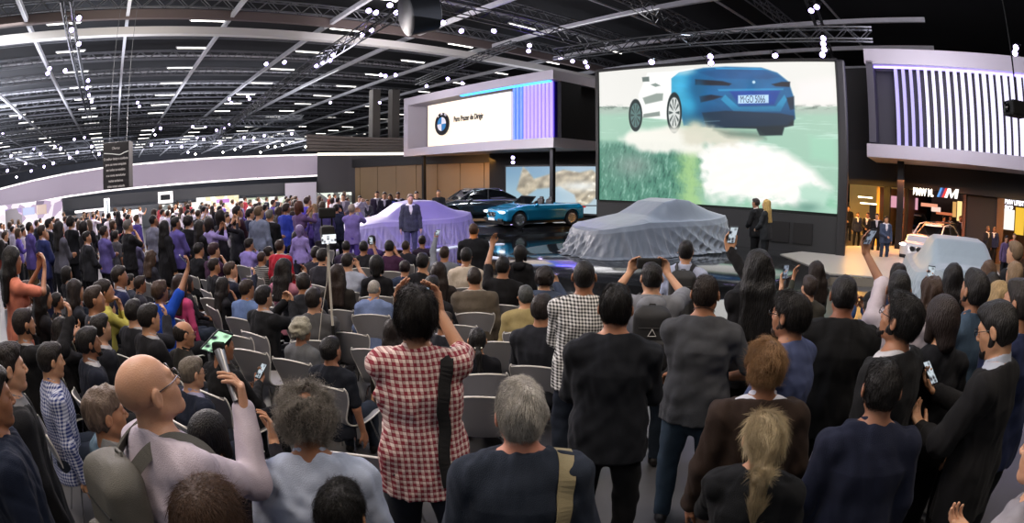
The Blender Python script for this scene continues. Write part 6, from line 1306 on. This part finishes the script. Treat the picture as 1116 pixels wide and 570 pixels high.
# standing row at the left, about twelve metres off
row = [(31, 241, 'man in a lavender polo and khaki trousers, standing, looking up', 40, 'buzz', '100d0c', ('short_shirt', '564a8c'), 'c', '5a4a34'), (44, 245, 'man in a blue suit and white shirt beside the lavender polo', 45, 'short', '2a1e18', ('jacket', '28305e'), 'c', '181c34'),
 (52, 238, 'man in a black suit behind the blue suit at the left', 45, 'short', '120f0e', ('jacket', '15161c'), 'd', '15161c'), (63, 240, 'woman with long dark hair and a grey cardigan, standing left', 40, 'long', '120d0d', ('sweater', '4c4c56'), 'x', '15171e'),
 (76, 235, 'tall man with bushy dark curls in a black jacket', 38, 'curly', '120e0d', ('jacket', '141519'), 'x', '14151a'), (90, 241, 'woman in a dark coat with a badge, standing left', 40, 'bob', '17110f', ('jacket', '1c1c22'), 'c', '16161c'),
 (93, 252, 'bearded man in a dark grey suit with hands clasped', 42, 'short', '15100e', ('jacket', '26272c'), 'c', '1c1c20'), (112, 246, 'man in a lavender shirt with a shoulder strap, arms folded', 40, 'short', '1f1714', ('shirt', '5c5490'), 'x', '1a1a22'),
 (125, 251, 'man in a grey tee with glasses, standing, arms down', 40, 'short', '17120f', ('tee', '4a4a4e'), 'd', '1c1c22'), (138, 239, 'grey haired man in black with one arm bent up', 42, 'short', '5a5652', ('tee', '1a1a1e'), 'h', '15161a'),
 (148, 256, 'woman in a pale lilac dress shirt with hands in front', 35, 'pony', '1c1412', ('shirt', '5d5a76'), 'c', '2a2a34'), (166, 234, 'bearded man in a grey tee with short dark hair before the white booth', 30, 'buzz', '120e0d', ('tee', '6a6c7c'), 'd', '2a2c34'),
 (178, 240, 'woman in a black coat turned right behind the grey tee', 40, 'long', '0f0c0c', ('coat', '141418'), 'd', '121216'), (190, 236, 'man in a lilac shirt and dark waistcoat, standing', 35, 'short', '15110f', ('shirt', '574e90'), 'c', '17171d'),
 (204, 234, 'tall curly haired man in a black suit, standing', 32, 'curly', '1b1412', ('jacket', '111216'), 'c', '111216'), (216, 240, 'woman in black holding a bag among the standing row', 32, 'long', '120d0c', ('blouse', '131318'), 'x', '121216'),
 (227, 237, 'woman in a pale lavender top holding up a phone, standing', 30, 'bob', '1d1513', ('blouse', '8d80b4'), 'p', '1e1e26'), (239, 229, 'dark haired woman in a black blouse behind the lavender top', 30, 'bob', '17110f', ('blouse', '1a1820'), 'p', '16161c'),
 (256, 236, 'man in a dark grey suit standing in profile, arms folded', 40, 'short', '2a1c18', ('jacket', '25262f'), 'x', '1c1d24'), (257, 224, 'tall man in a maroon tinted jacket behind the grey suit', 38, 'short', '1b1413', ('jacket', '3a2430'), 'x', '17171d'),
 (271, 227, 'man in a navy suit and pale shirt standing in profile', 40, 'side', '120e0d', ('jacket', '1c2038'), 'd', '171a28'), (281, 224, 'fair haired man in a light shirt behind the navy suit', 36, 'short', '5a4836', ('shirt', '666e82'), 'd', '20242e'),
 (293, 228, 'grey haired man in a black jacket seen half from behind', 20, 'short', '5e5a56', ('jacket', '121317'), 'x', '14151a'), (303, 225, 'woman with brown hair in a black coat next to the grey haired man', 30, 'wavy', '2a1c17', ('coat', '15161a'), 'd', '121318'),
 (311, 221, 'man in a bright blue jacket standing among the dark coats', 30, 'short', '2a1e18', ('jacket', '2a3a9a'), 'd', '2038a0'), (318, 230, 'woman in a plum dress filming, standing', 28, 'long', '2b1b18', ('blouse', '3c2444'), 'p', '1c1826'),
 (334, 214, 'man in a purple lit suit with white shirt facing the stage', 30, 'short', '3a2c24', ('jacket', '4638a0'), 'k', '2c2470'), (325, 219, 'woman with reddish hair and a pale face filming before the partition', 30, 'bob', '4a2a1e', ('blouse', '5c4670'), 'p', '2c2440'),
 (351, 219, 'man in a grey suit and bright pink tie, standing', 25, 'short', '4a3c34', ('jacket', '4a4478'), 'c', '2c2848'), (342, 222, 'blonde woman in a violet dress among the standing guests', 25, 'long', '8a7458', ('blouse', '5a489a'), 'd', '3a3070'),
 (383, 222, 'cameraman in violet trousers and white shirt beside the camera rig', 20, 'short', '9a8a80', ('shirt', '7a6cb0'), 'p', '5a48a0'), (366, 222, 'man in a striped dark shirt standing behind the camera rig', 20, 'short', '1c1614', ('shirt', '22263c'), 'p', '1a1c28'),
 (326, 245, 'woman with a lilac head scarf seated low before the standing guests', 24, 'bob', '7c6a98', ('blouse', '8a7cb8'), 'd', '2a2a38'), (304, 261, 'man in a bright red jacket with short brown hair', 26, 'short', '2a1a16', ('jacket', 'a01f30'), 'd', '1c1c24')]
for i, (px, py, lab, rel, hs, hcol, top, arm_, pants) in enumerate(row):
    fem_ = 1 if ('woman' in lab) else 0
    d_ = None if px < 150 else 11.6 if px < 250 else 12.6 if px < 300 else 14.5
    if py > 244 and px > 250: d_ = 11
    pp(px, py, lab, rel=rel+random.Random(i).uniform(-10, 10), d=(12.4 if d_ is None else d_)+(i % 3-1)*.55, hair=(hs, hcol), top=top, ar=arm_, al=arm_ if arm_ in 'xcp' else 'd', fem=fem_, pants=pants, inner='a8a6b4' if top[0] in ('jacket',) else None, tie='c02878' if 'pink tie' in lab else None, hp=8, res=.021, noshoes=True)
# seated middle-left heads
rows2 = [(60, 318, 'woman in a black dress with a braid, seated far left', 'bun', BLK, ('blouse', '17181c'), 1), (143, 326, 'dark haired man bending over a camera bag, seated left', 'short', BLK, ('jacket', '1b1c22'), 0), (152, 300, 'man with dark hair behind the royal blue shirt', 'short', DBR, ('shirt', '2c2c34'), 0),
 (216, 264, 'man in a black sweater with a trimmed dark beard, seated', 'short', BLK, ('sweater', '141519'), 0), (232, 264, 'man with maroon lit hair seated behind the dark sweater', 'short', '2a1418', ('tee', '3a2038'), 0), (232, 281, 'man in a charcoal tee with receding hair, seated in profile', 'short', '1d1613', ('tee', '1a1a1e'), 0),
 (249, 285, 'man in a navy jacket holding a phone to his face, seated', 'short', '33251b', ('jacket', '181c2a'), 0), (271, 259, 'man in a lilac shirt with dark hair, seated', 'short', '17110f', ('shirt', '8478b8'), 0), (285, 274, 'man in a striped dark tee with a brown crop, seated', 'buzz', '2c1e17', ('tee', '1c1c1e', 'stripe', '8a8a86'), 0),
 (292, 268, 'person with tied back dark hair behind the striped tee', 'bun', '1e1613', ('blouse', '202026'), 1), (322, 252, 'woman with long black hair and a phone, seated mid left', 'long', '120d0d', ('blouse', '1c1a22'), 1), (344, 268, 'man with wavy black hair in a dark printed shirt', 'messy', '151010', ('shirt', '26262e'), 0),
 (354, 249, 'grey haired man in a dark coat below the camera rig', 'short', '5a5654', ('coat', '1c1a20'), 0), (377, 262, 'young man with a tall dark haircut below the camera rig', 'side', '161010', ('tee', '30283c'), 0), (330, 296, 'man in a dark fleece bending forward, seated', 'short', '1a1512', ('sweater', '23252b'), 0),
 (203, 300, 'woman in a dark blouse behind a pale chair back', 'bob', '1a1311', ('blouse', '1d1b22'), 1), (140, 298, 'man in a slate shirt with short black hair, seated left', 'short', BLK, ('shirt', '30343e'), 0), (72, 290, 'dark haired woman seated behind the pale scarf', 'bob', BLK, ('blouse', '1d1d24'), 1),
 (164, 272, 'person with brown hair crossing arms behind the raised blue arm', 'wavy', '3a2a1f', ('blouse', '2a2a32'), 1), (242, 302, 'woman in a dark shawl seated between the navy jacket and the blue shirt', 'long', '15100e', ('blouse', '1a1a1f'), 1), (442, 262, 'man with a crew cut seated right under the lilac car', 'buzz', '2a1c16', ('tee', '1d1d24'), 0),
 (460, 256, 'woman with tied hair seated at the front edge of the crowd', 'bun', '1a1210', ('blouse', '2a2030'), 1), (405, 256, 'man with dark hair in a violet lit tee at the front edge', 'short', '17100f', ('tee', '3c2c5c'), 0), (470, 300, 'man in a dark tee hidden by the long haired woman', 'short', BLK, ('tee', '1b1b1f'), 0),
 (612, 322, 'woman with long black hair seated just left of the checked shirt', 'long', '0d0b0b', ('blouse', '15151a'), 1), (590, 320, 'person in a dark knit seated behind the yellow ochre shirt', 'short', '1d1613', ('sweater', '1e2026'), 0), (300, 300, 'man with close cropped hair seated behind the pink blouse', 'buzz', '1c1512', ('tee', '1e2230'), 0),
 (160, 330, 'man with thick dark hair in a black coat, seated left of the pale chair', 'short', BLK, ('coat', '141418'), 0), (118, 330, 'person in a dark raincoat holding a tablet, seated left', 'short', BLK, ('jacket', '1a1d24'), 0), (65, 345, 'woman in a black cardigan with a notebook, seated left', 'long', BLK, ('sweater', '16161a'), 1)]
for i, (px, py, lab, hs, hcol, top, fem_) in enumerate(rows2):
    pp(px, py, lab, pose='sit', rel=(14 if px > 300 else 42)+random.Random(i).uniform(-12, 12), hair=(hs, hcol), top=top, ar=random.Random(i+5).choice('llchp') if 'phone' not in lab else 'p', al='l', fem=fem_, inner='9a9aa0' if top[0] in ('jacket', 'coat') else None)
# people beyond the lilac car, by the tan wall
rowb = [(392, 213, 'man in a white shirt at the left of the group behind the lilac car', ('shirt', 'a8a4b0'), 'p'), (400, 217, 'man in a grey jacket with a pass round his neck', ('jacket', '4c4c54'), 'c'), (411, 208, 'person in a dark jacket and white shirt behind the lilac car', ('jacket', '2c2438'), 'd'), (419, 209, 'man in a black blazer standing beside the steel post', ('jacket', '1c1a24'), 'c'), (425, 211, 'woman in a blue blouse with a pass behind the lilac car', ('blouse', '36408c'), 'c'), (434, 209, 'tall man in a navy suit behind the lilac car', ('jacket', '1c2034'), 'd'), (454, 208, 'man in a black tee standing behind the presenter', ('tee', '17171b'), 'c'), (374, 211, 'man in a light suit standing left of the group by the tan wall', ('jacket', '77727c'), 'c')]
for i, (px, py, lab, top, arm_) in enumerate(rowb): pp(px, py, lab, rel=160+i*7 % 30, d=22.5+(i % 3)*.7, hair=('short', ('17110f', '3a2a20', '241a15')[i % 3]) if 'woman' not in lab else ('long', '2a1c16'), top=top, ar=arm_, al=arm_ if arm_ in 'cp' else 'd', fem='woman' in lab, inner='b8b4bc' if top[0] == 'jacket' else None, res=.022, noshoes=True)
pp(478, 207, 'security man in black with folded hands by the tan wall', rel=178, d=23.5, hair=('buzz', '17110f'), top=('tee', '101114'), ar='c', al='c', pants='101114', res=.02)
pp(447, 211, 'presenter in a grey blazer, white shirt and blue jeans in front of the lilac car', rel=172, d=16.6, hair=('short', '8a7868'), top=('jacket', '3e4050'), inner='dcd8de', ar='d', al='d', pants='4a4a70', skin='c89a80', res=.014)
pp(824, 212, 'man in a black suit and open white shirt on the stage, facing left', rel=-62, d=13.9, hair=('short', '241c18'), top=('jacket', '17181a'), inner='c8c6c4', ar='d', al='c', pants='131416', res=.013, hy=0)
pp(836, 213, 'woman with very long blonde hair in a dark grey suit on the stage', rel=-70, d=13.3, fem=1, hair=('straight', 'b09458'), top=('jacket', '24272a'), inner='c8c6c4', ar='c', al='c', pants='1d2023', res=.012, hy=0, sc=1.0)
rowr = [(918, 226, 'first dark figure from the left in the golden doorway', ('jacket', '141416'), 28), (925, 224, 'tall dark figure in the golden doorway near the screen', ('jacket', '121214'), 27), (935, 231, 'man in a navy jacket crossing the golden doorway', ('jacket', '1a2036'), 25), (946, 231, 'striding man in a black suit in the golden doorway', ('jacket', '151519'), 25), (956, 232, 'man in a black suit and white shirt left of the steel post', ('jacket', '17171a'), 22), (966, 235, 'man in a slate blue suit and white shirt leaning at the steel post', ('jacket', '3a4458'), 20)]
for i, (px, py, lab, top, d_) in enumerate(rowr): pp(px, py, lab, rel=150+(i*37 % 60), d=d_, hair=('short', '17110f'), top=top, ar='c' if i % 2 else 'd', al='d', inner='c8c4c8' if i > 1 else '17171a', pants='121318' if i < 5 else '2c3648', res=.021, stride=.12 if 'striding' in lab else .03, noshoes=True)
rowq = [(1029, 235, 'first guest from the left behind the white car', ('jacket', '17181c')), (1036, 235, 'second guest behind the white car, in a grey jacket', ('jacket', '3c3e44')), (1047, 235, 'guest in black with fair hair between the white car and shop', ('jacket', '141418')), (1062, 240, 'guest in a dark shirt standing by the charcoal wall', ('shirt', '1d1d24')), (1077, 246, 'bearded guest with a white shirt near the shop doorway', ('jacket', '23242c')), (1084, 247, 'guest in a navy jacket beside the shop doorway', ('jacket', '202a4a')), (1097, 258, 'guest in front of the bright shop shelves', ('shirt', '5a4a6a')), (1106, 254, 'guest in a red top inside the shop', ('tee', 'a03028'))]
for i, (px, py, lab, top) in enumerate(rowq): pp(px, py, lab, rel=130+(i*47 % 90), d=(26.5 if i < 4 else 23.5)-(i > 5)*1.5, hair=('short', ('17110f', '6a5640', '7a6248')[i % 3]), top=top, ar='d', al='d', inner='c8c4c8' if top[0] == 'jacket' else None, res=.022, noshoes=True)
# ---- distant standing crowd : shared figures, each its own object
tmpl = []
for i, sp in enumerate((dict(top=('jacket', '1a1a20'), inner='b0aeb8', ar='d', al='d'), dict(top=('shirt', '808088'), ar='x', al='x'), dict(top=('tee', '404048'), ar='p', al='p'), dict(fem=1, top=('blouse', '404048'), hair=('long', BLK), ar='c', al='c'), dict(top=('jacket', '303040'), inner='b0aeb8', ar='c', al='d'), dict(fem=1, top=('sweater', '404048'), hair=('bob', BLK), ar='k', al='d'))):
    sp.update(res=.034, noshoes=True, hp=5); sp.setdefault('hair', ('short', BLK)); S = skeleton(sp); r = empty('person'); person_parts(r, sp, S, 90+i); tmpl.append(r)
used = [0]*len(tmpl)
TINT = {'dark': (['16161c', '1c1c24', '111116', '22242e'], 'distant visitor in dark clothes in the crowd before the bright left stands'), 'violet': (['5a4a9a', '6a5ab0', '4a3c84'], 'distant visitor in violet lit clothes in the crowd before the bright left stands'), 'pale': (['c8c2cc', 'b8b0b8', 'e8e0e0'], 'distant visitor in pale clothes in the crowd before the bright left stands'), 'red': (['8a2c38', '7a3028'], 'distant visitor in red clothes in the crowd before the bright left stands'), 'blue': (['30407a', '3a5a90'], 'distant visitor in blue clothes in the crowd before the bright left stands')}
rg = random.Random(5); spots_ = [(q[0], q[1]) for _, q, _ in PEOPLE]; cnt_ = 0; tries = 0
while cnt_ < 125 and tries < 9000:
    tries += 1; px = rg.uniform(-4, 392); d_ = rg.uniform(15.0, 33) if px > 60 else rg.uniform(13.5, 31); a, b = azdir(px); x, y = a*d_, b*d_
    if px > 350 and d_ < 20: continue
    if any((x-u)**2+(y-v_)**2 < .46**2 for u, v_ in spots_): continue
    if math.hypot(x+3.5, y-18.3) < 3.4: continue
    spots_.append((x, y)); k = rg.choice(['dark']*6+['violet']+['pale']*3+['red', 'blue'] if d_ < 20 else ['dark']*3+['pale']*6+['red', 'violet']); cols, lab = TINT[k]; t = rg.randrange(len(tmpl)); c = tmpl[t] if not used[t] else copy_tree(tmpl[t]); used[t] = 1
    s_ = rg.uniform(.93, 1.07); c.scale = (s_,)*3; c.location = (x, y, 0); c.rotation_euler = (0, 0, view_ang(px)-R(rg.uniform(40, 115))-PI/2); tag(c, lab, 'person', 'distant visitors in %s clothes' % k); cc = rg.choice(cols)
    for o in c.children:
        nm = o.name.split('.')[0]
        m_ = fabric(cc) if nm in ('jacket', 'shirt', 'tee', 'blouse', 'sweater') and not (nm == 'shirt' and any(q.name.startswith('jacket') for q in c.children)) else hair_mat(rg.choice([BLK, DBR, BRN, '4a3a2c'])) if nm == 'hair' else skin_mat(rg.choice(['a87a5c', 'b58868', 'b98d70'])) if nm == 'body' else None
        if m_ and len(o.material_slots): o.material_slots[0].link = 'OBJECT'; o.material_slots[0].material = m_
    cnt_ += 1
print('distant', cnt_)
# ---- things people hold
w0 = wb(Sb['palmR']); o = empty('microphone_rig', tuple(w0)); tag(o, 'grey microphone with a lit phone clamped on top, raised by the bald man', 'microphone')
top_ = np.array(P(236, 372, 2.12)); dv = top_-w0; u_ = unit(dv); L_ = np.linalg.norm(dv)
MB().tube([tuple(-u_*.06), tuple(u_*L_*.45), tuple(u_*L_*.62), tuple(u_*(L_*.80))], [.013, .016, .021, .022], 14).build('microphone_handle', mat('mic_grey', '8c8c90', rough=.35, metal=.7), o)
MB().box(tuple(u_*L_*.84), (.05, .03, .05), bev=.008).build('clamp', soot, o)
side = unit(np.cross(u_, V3(0, 0, 1))); n_ = unit(-top_); r_ = unit(np.cross(V3(0, 0, 1), n_)); up2 = np.cross(n_, r_); rr2 = unit(r_*.75-up2*.55); uu2 = np.cross(n_, rr2)
ph_ = phone(top_, rr2, uu2, 'bright phone screen with coloured picture on the raised microphone rig', screen='b8e8c0', lum=1.3)
MB().tube([tuple(V3(0, 0, -.05)), tuple(V3(.05, .02, -.2)), tuple(V3(.06, -.03, -.38)), tuple(V3(-.02, -.05, -.5))], .004, 6).build('cable', soot, o)
# camera monopod in the middle
mt = np.array(P(366, 250, 5.35)); mb_ = np.array(P(364, 372, 5.35)); o = empty('monopod', (mb_[0], mb_[1], 0)); tag(o, 'tall thin white monopod rising over the seated rows', 'monopod')
z1 = mt[2]-.14; MB().tube([(0, 0, .02), (0, 0, z1*.55)], .016, 10).build('lower_tube', mat('pole_white', 'c9c4b8', rough=.35), o); MB().tube([(0, 0, z1*.55), (0, 0, z1)], .012, 10).build('upper_tube', mat('pole_white', 'c9c4b8', rough=.35), o); MB().tube([(0, 0, z1*.5), (0, 0, z1*.56)], .021, 10).build('twist_lock', soot, o); MB().lathe([(.03, 0), (.03, .03), (.018, .05)], 12).build('rubber_foot', soot, o)
MB().tube([(-.0, .0, z1*.98), (-.03, 0, z1*.8), (-.10, -.03, z1*.62), (-.16, -.03, z1*.45)], .005, 5).build('cable', mat('cable_pale', 'a8a49a', rough=.6), o)
o = empty('video_camera', (mb_[0], mb_[1], z1), R(25)); tag(o, 'video camera with a lit back screen on top of the monopod', 'camera')
MB().box((0, .02, .10), (.13, .20, .15), bev=.02).build('camera_body', soot, o); MB().lathe([(.05, 0), (.055, .12), (.06, .14)], 18, c=(0, .12, .11), M=Matrix.Rotation(-PI/2, 3, 'X')).build('lens', soot, o); MB().box((0, -.095, .06), (.14, .02, .085), bev=.005).build('back_screen', screen_mat('e8eef4', 1.3), o)
MB().tube([(-.05, .05, .175), (-.05, .05, .26), (.05, .05, .26), (.05, .05, .175)], .011, 8).build('top_handle', soot, o); MB().box((0, .0, .30), (.17, .07, .10), bev=.02).build('lamp_head', soot, o)
# empty chairs between the rows
for (px, py, rel, lab) in ((499, 349, 8, 'empty grey shell chair right behind the taupe blazer'), (549, 366, 8, 'empty grey shell chair right of the white hair clip'), (603, 378, 6, 'empty grey shell chair left of the dark navy shirt'), (526, 421, 5, 'empty grey shell chair behind the grey haired man'),
  (386, 357, 24, 'empty grey shell chair in front of the plaid shirt, left of two'), (414, 374, 24, 'empty grey shell chair in front of the plaid shirt, right of two'), (266, 360, 38, 'empty grey shell chair beside the black suited cameraman, front of two'), (282, 375, 38, 'empty grey shell chair beside the black suited cameraman, rear of two'),
  (183, 400, 50, 'empty pale chair left of the older man in the navy suit'), (322, 297, 25, 'empty grey shell chair behind the dusty pink blouse'), (238, 322, 40, 'empty grey shell chair behind the navy jacket'), (590, 337, 8, 'empty grey shell chair right of the yellow ochre shirt'), (208, 318, 40, 'empty grey shell chair near the royal blue shirt'), (398, 478, 20, 'grey shell chair partly seen left of the plaid shirt man, low'), (150, 470, 60, 'chair edge seen under the older navy suit man')):
    q = PZ(px, py, .87); put_chair((q[0], q[1], 0), view_ang(px)-R(rel)-PI/2, lab, 'empty shell chairs')
q = P(92, 520, 2.35); put_chair((q[0], q[1], 0), view_ang(92)-R(55)-PI/2, 'pale edged chair at the lower left under the denim jacket', 'empty shell chairs')
# ------------------------------------------------------------------ light
def lamp(kind, loc, energy, col, size=1, target=None, spot=60, blend=.5, name='lamp', spread=None):
    l = bpy.data.lights.new(name, kind); l.energy = energy; l.color = rgb(col) if isinstance(col, str) else col
    if kind == 'AREA':
        l.shape = 'RECTANGLE' if isinstance(size, tuple) else 'SQUARE'; l.size = size[0] if isinstance(size, tuple) else size
        if isinstance(size, tuple): l.size_y = size[1]
        if spread: l.spread = R(spread)
    elif kind == 'SPOT': l.spot_size = R(spot); l.spot_blend = blend; l.shadow_soft_size = size
    else: l.shadow_soft_size = size
    o = bpy.data.objects.new(name, l); COL.objects.link(o); o.location = loc
    if target is not None: o.rotation_euler = (Vector(target)-Vector(loc)).to_track_quat('-Z', 'Y').to_euler()
    return o
w = bpy.data.worlds.new('hall_air'); bpy.context.scene.world = w; w.use_nodes = True; bg = w.node_tree.nodes['Background']; bg.inputs[0].default_value = (.55, .58, .66, 1); bg.inputs[1].default_value = .0
hallc = 'f4f2f4'
for (a, b, e) in ((8, -24, 900), (8, 0, 700), (26, -34, 1500), (26, -8, 1000), (46, -20, 1800), (46, 18, 1200), (60, -45, 2000), (20, 24, 700), (-4, -8, 500), (85, -30, 3000), (85, -70, 3000), (36, -14, 1600), (44, -36, 2200)):
    q = hall(a, b, ROOF-1.6); lamp('AREA', q, e, hallc, 7, target=(q[0], q[1], 0), name='hall_fill')  # soft area fill added under the roof, no fixture behind it
for (a, b, e) in ((14, -30, 900), (34, -30, 1500), (34, -4, 1000), (54, -16, 3500), (54, -50, 4500), (80, -30, 7000), (80, -70, 8000), (110, -50, 10000), (110, -90, 9000), (22, -50, 1500), (30, 30, 300), (10, 8, 350)):
    q = hall(a, b, 7.4); lamp('AREA', q, e, 'eef0ff', 9, target=(q[0], q[1], 20), name='uplight_fill')  # unseen upward fill added to bring out the roof steel
for b in (-45, -30, -15, 0, 15):
    q = hall(a0_-5, b, 8); lamp('AREA', q, 260, 'fff6ee', 4, hall(a0_, b, 14), name='uplight_fill')  # more added fill, aimed up at the duct
for (px, e) in ((20, 900), (110, 900), (200, 900), (290, 900)):
    q = at_(px, 52); lamp('AREA', (q[0], q[1], 5.5), e, 'f0f0ff', 6, at_(px, 60, 16), name='uplight_fill'); q = at_(px, 120); lamp('AREA', (q[0], q[1], 6), e*5, 'f0f0ff', 8, at_(px, 150, 12), name='uplight_fill')  # added fill for the far roof and back wall
for (px, e) in ((20, 700), (100, 700), (190, 900), (260, 900), (330, 900)):
    q = at_(px, 27); lamp('AREA', (q[0], q[1], 6.5), e, 'fff4f0', 3, at_(px, 24, 1), name='crowd_back_fill')  # fill added behind the distant crowd to brighten it
# stage spots
gc = (4.15, 15.75, 1)
lamp('SPOT', (9, 12, 9.5), 1700, 'e8f2ff', .4, gc, 36, name='stage_spot'); lamp('SPOT', (-1, 10, 9.5), 900, 'e4ecff', .4, gc, 36, name='stage_spot'); lamp('SPOT', (7, 19.5, 9), 1500, 'dcecff', .4, gc, 50, name='stage_spot')
pc = at_(442, 18.7, 1); lamp('SPOT', (pc[0]-3, pc[1]-7, 9), 1700, 'd8ccff', .5, pc, 38, name='violet_spot'); lamp('SPOT', (pc[0]+5, pc[1]-3, 8.8), 1500, '7a50ff', .5, pc, 34, name='violet_spot')
pr = at_(447, 17.0, 1.2); lamp('SPOT', (pr[0], pr[1]-8, 9), 900, 'fff4ee', .3, pr, 14, name='presenter_spot')
wc = at_(1042, 13.2, 1); lamp('SPOT', (wc[0]-5, wc[1]-1, 9), 1000, 'eef4ff', .5, wc, 40, name='stage_spot')
bc = at_(555, 25, 1); lamp('SPOT', (bc[0]-5, bc[1]-6, 9), 3200, 'eef4ff', .5, bc, 46, name='car_spot'); lamp('SPOT', (bc[0]+6, bc[1]-4, 9), 2600, 'eef4ff', .5, bc, 46, name='car_spot')
q = at_(880, 18); lamp('SPOT', (q[0]-2, q[1]-4, 9), 1300, 'fff4e4', .5, (q[0], q[1], 0), 60, name='walkway_spot')
for px in (395, 430, 470, 505, 540):
    q = at_(px, 34.0); lamp('AREA', (q[0], q[1], 3.6), 30, 'ffb45a', (2, .3), (q[0]*1.02, q[1]*1.06, .8), name='wall_washer')
for (s0, y, z, e, c, sz, tz) in ((3, -.3, 4.5, 260, 'ffb84a', 1.2, 1),):
    for px in (925, 948, 1000, 1035, 1105):
        a, _ = WF.at(px, 240); p = WF.w(a, -2.2, 3.0); lamp('AREA', p, 200 if px < 960 else 110, c if px < 960 or px > 1090 else 'ff9a60', 1.2, (p[0], p[1], 0), name='shop_lamp')
# stand block washes
p = W1.w(L1*.35, -5, 5.9); lamp('AREA', W1.w(L1*.5, -9, 7), 1000, 'e6dff0', 4, W1.w(L1*.5, 0, 6), name='stand_wash')
lamp('AREA', WR.w(3, -7, 7.5), 700, 'e6dff0', 4, WR.w(3.5, 0, 6.5), name='stand_wash')
for s, y, z in ((.93*L1, 1.0, Z1-.65),): lamp('AREA', W1.w(s, -y+.6, z), 90, '6a50ff', (3, .5), W1.w(s, -3, Z1), name='violet_wash')
# violet light over the left crowd
for (px, d, e) in ((60, 20, 1100), (160, 22, 1000), (300, 20, 1200)):
    q = at_(px, d); lamp('SPOT', (q[0]+2, q[1]-4, 9.3), e*.6, 'c4b6ff', .6, (q[0], q[1], 1), 62, name='violet_spot')
# canopy front wash and bright stands
for px in (30, 120, 220, 310):
    q = at_(px, 36); lamp('AREA', (q[0], q[1], 2.2), 210, 'fff0fa', 3, (q[0]*1.25, q[1]*1.25, 4.2), name='canopy_wash')
# soft fill added over the near crowd from the front and the stage side
lamp('AREA', (-3.5, 1.5, 8.5), 380, 'ffe9d2', 3, (-1, 3.5, 1.2), name='crowd_fill'); lamp('AREA', (4.5, 1.0, 8.5), 340, 'ffeede', 3, (2, 3.5, 1.2), name='crowd_fill')
lamp('AREA', (-7, 7, 9), 300, 'efe2ff', 3, (-4, 6, 1), name='crowd_fill'); lamp('AREA', (7, 9, 9), 260, 'e8f0ff', 3, (4, 6, 1), name='crowd_fill')
sc = bpy.context.scene; vs = sc.view_settings; vs.view_transform = 'Standard'; vs.look = 'None'; vs.exposure = 0.08; vs.gamma = 1.0; vs.use_curve_mapping = False
sc.cycles.use_denoising = True; sc.cycles.max_bounces = 6; sc.cycles.diffuse_bounces = 3; sc.cycles.glossy_bounces = 4; sc.cycles.sample_clamp_indirect = 6; sc.cycles.caustics_reflective = False; sc.cycles.caustics_refractive = False
try: sc.cycles.denoiser = 'OPENIMAGEDENOISE'
except Exception: pass
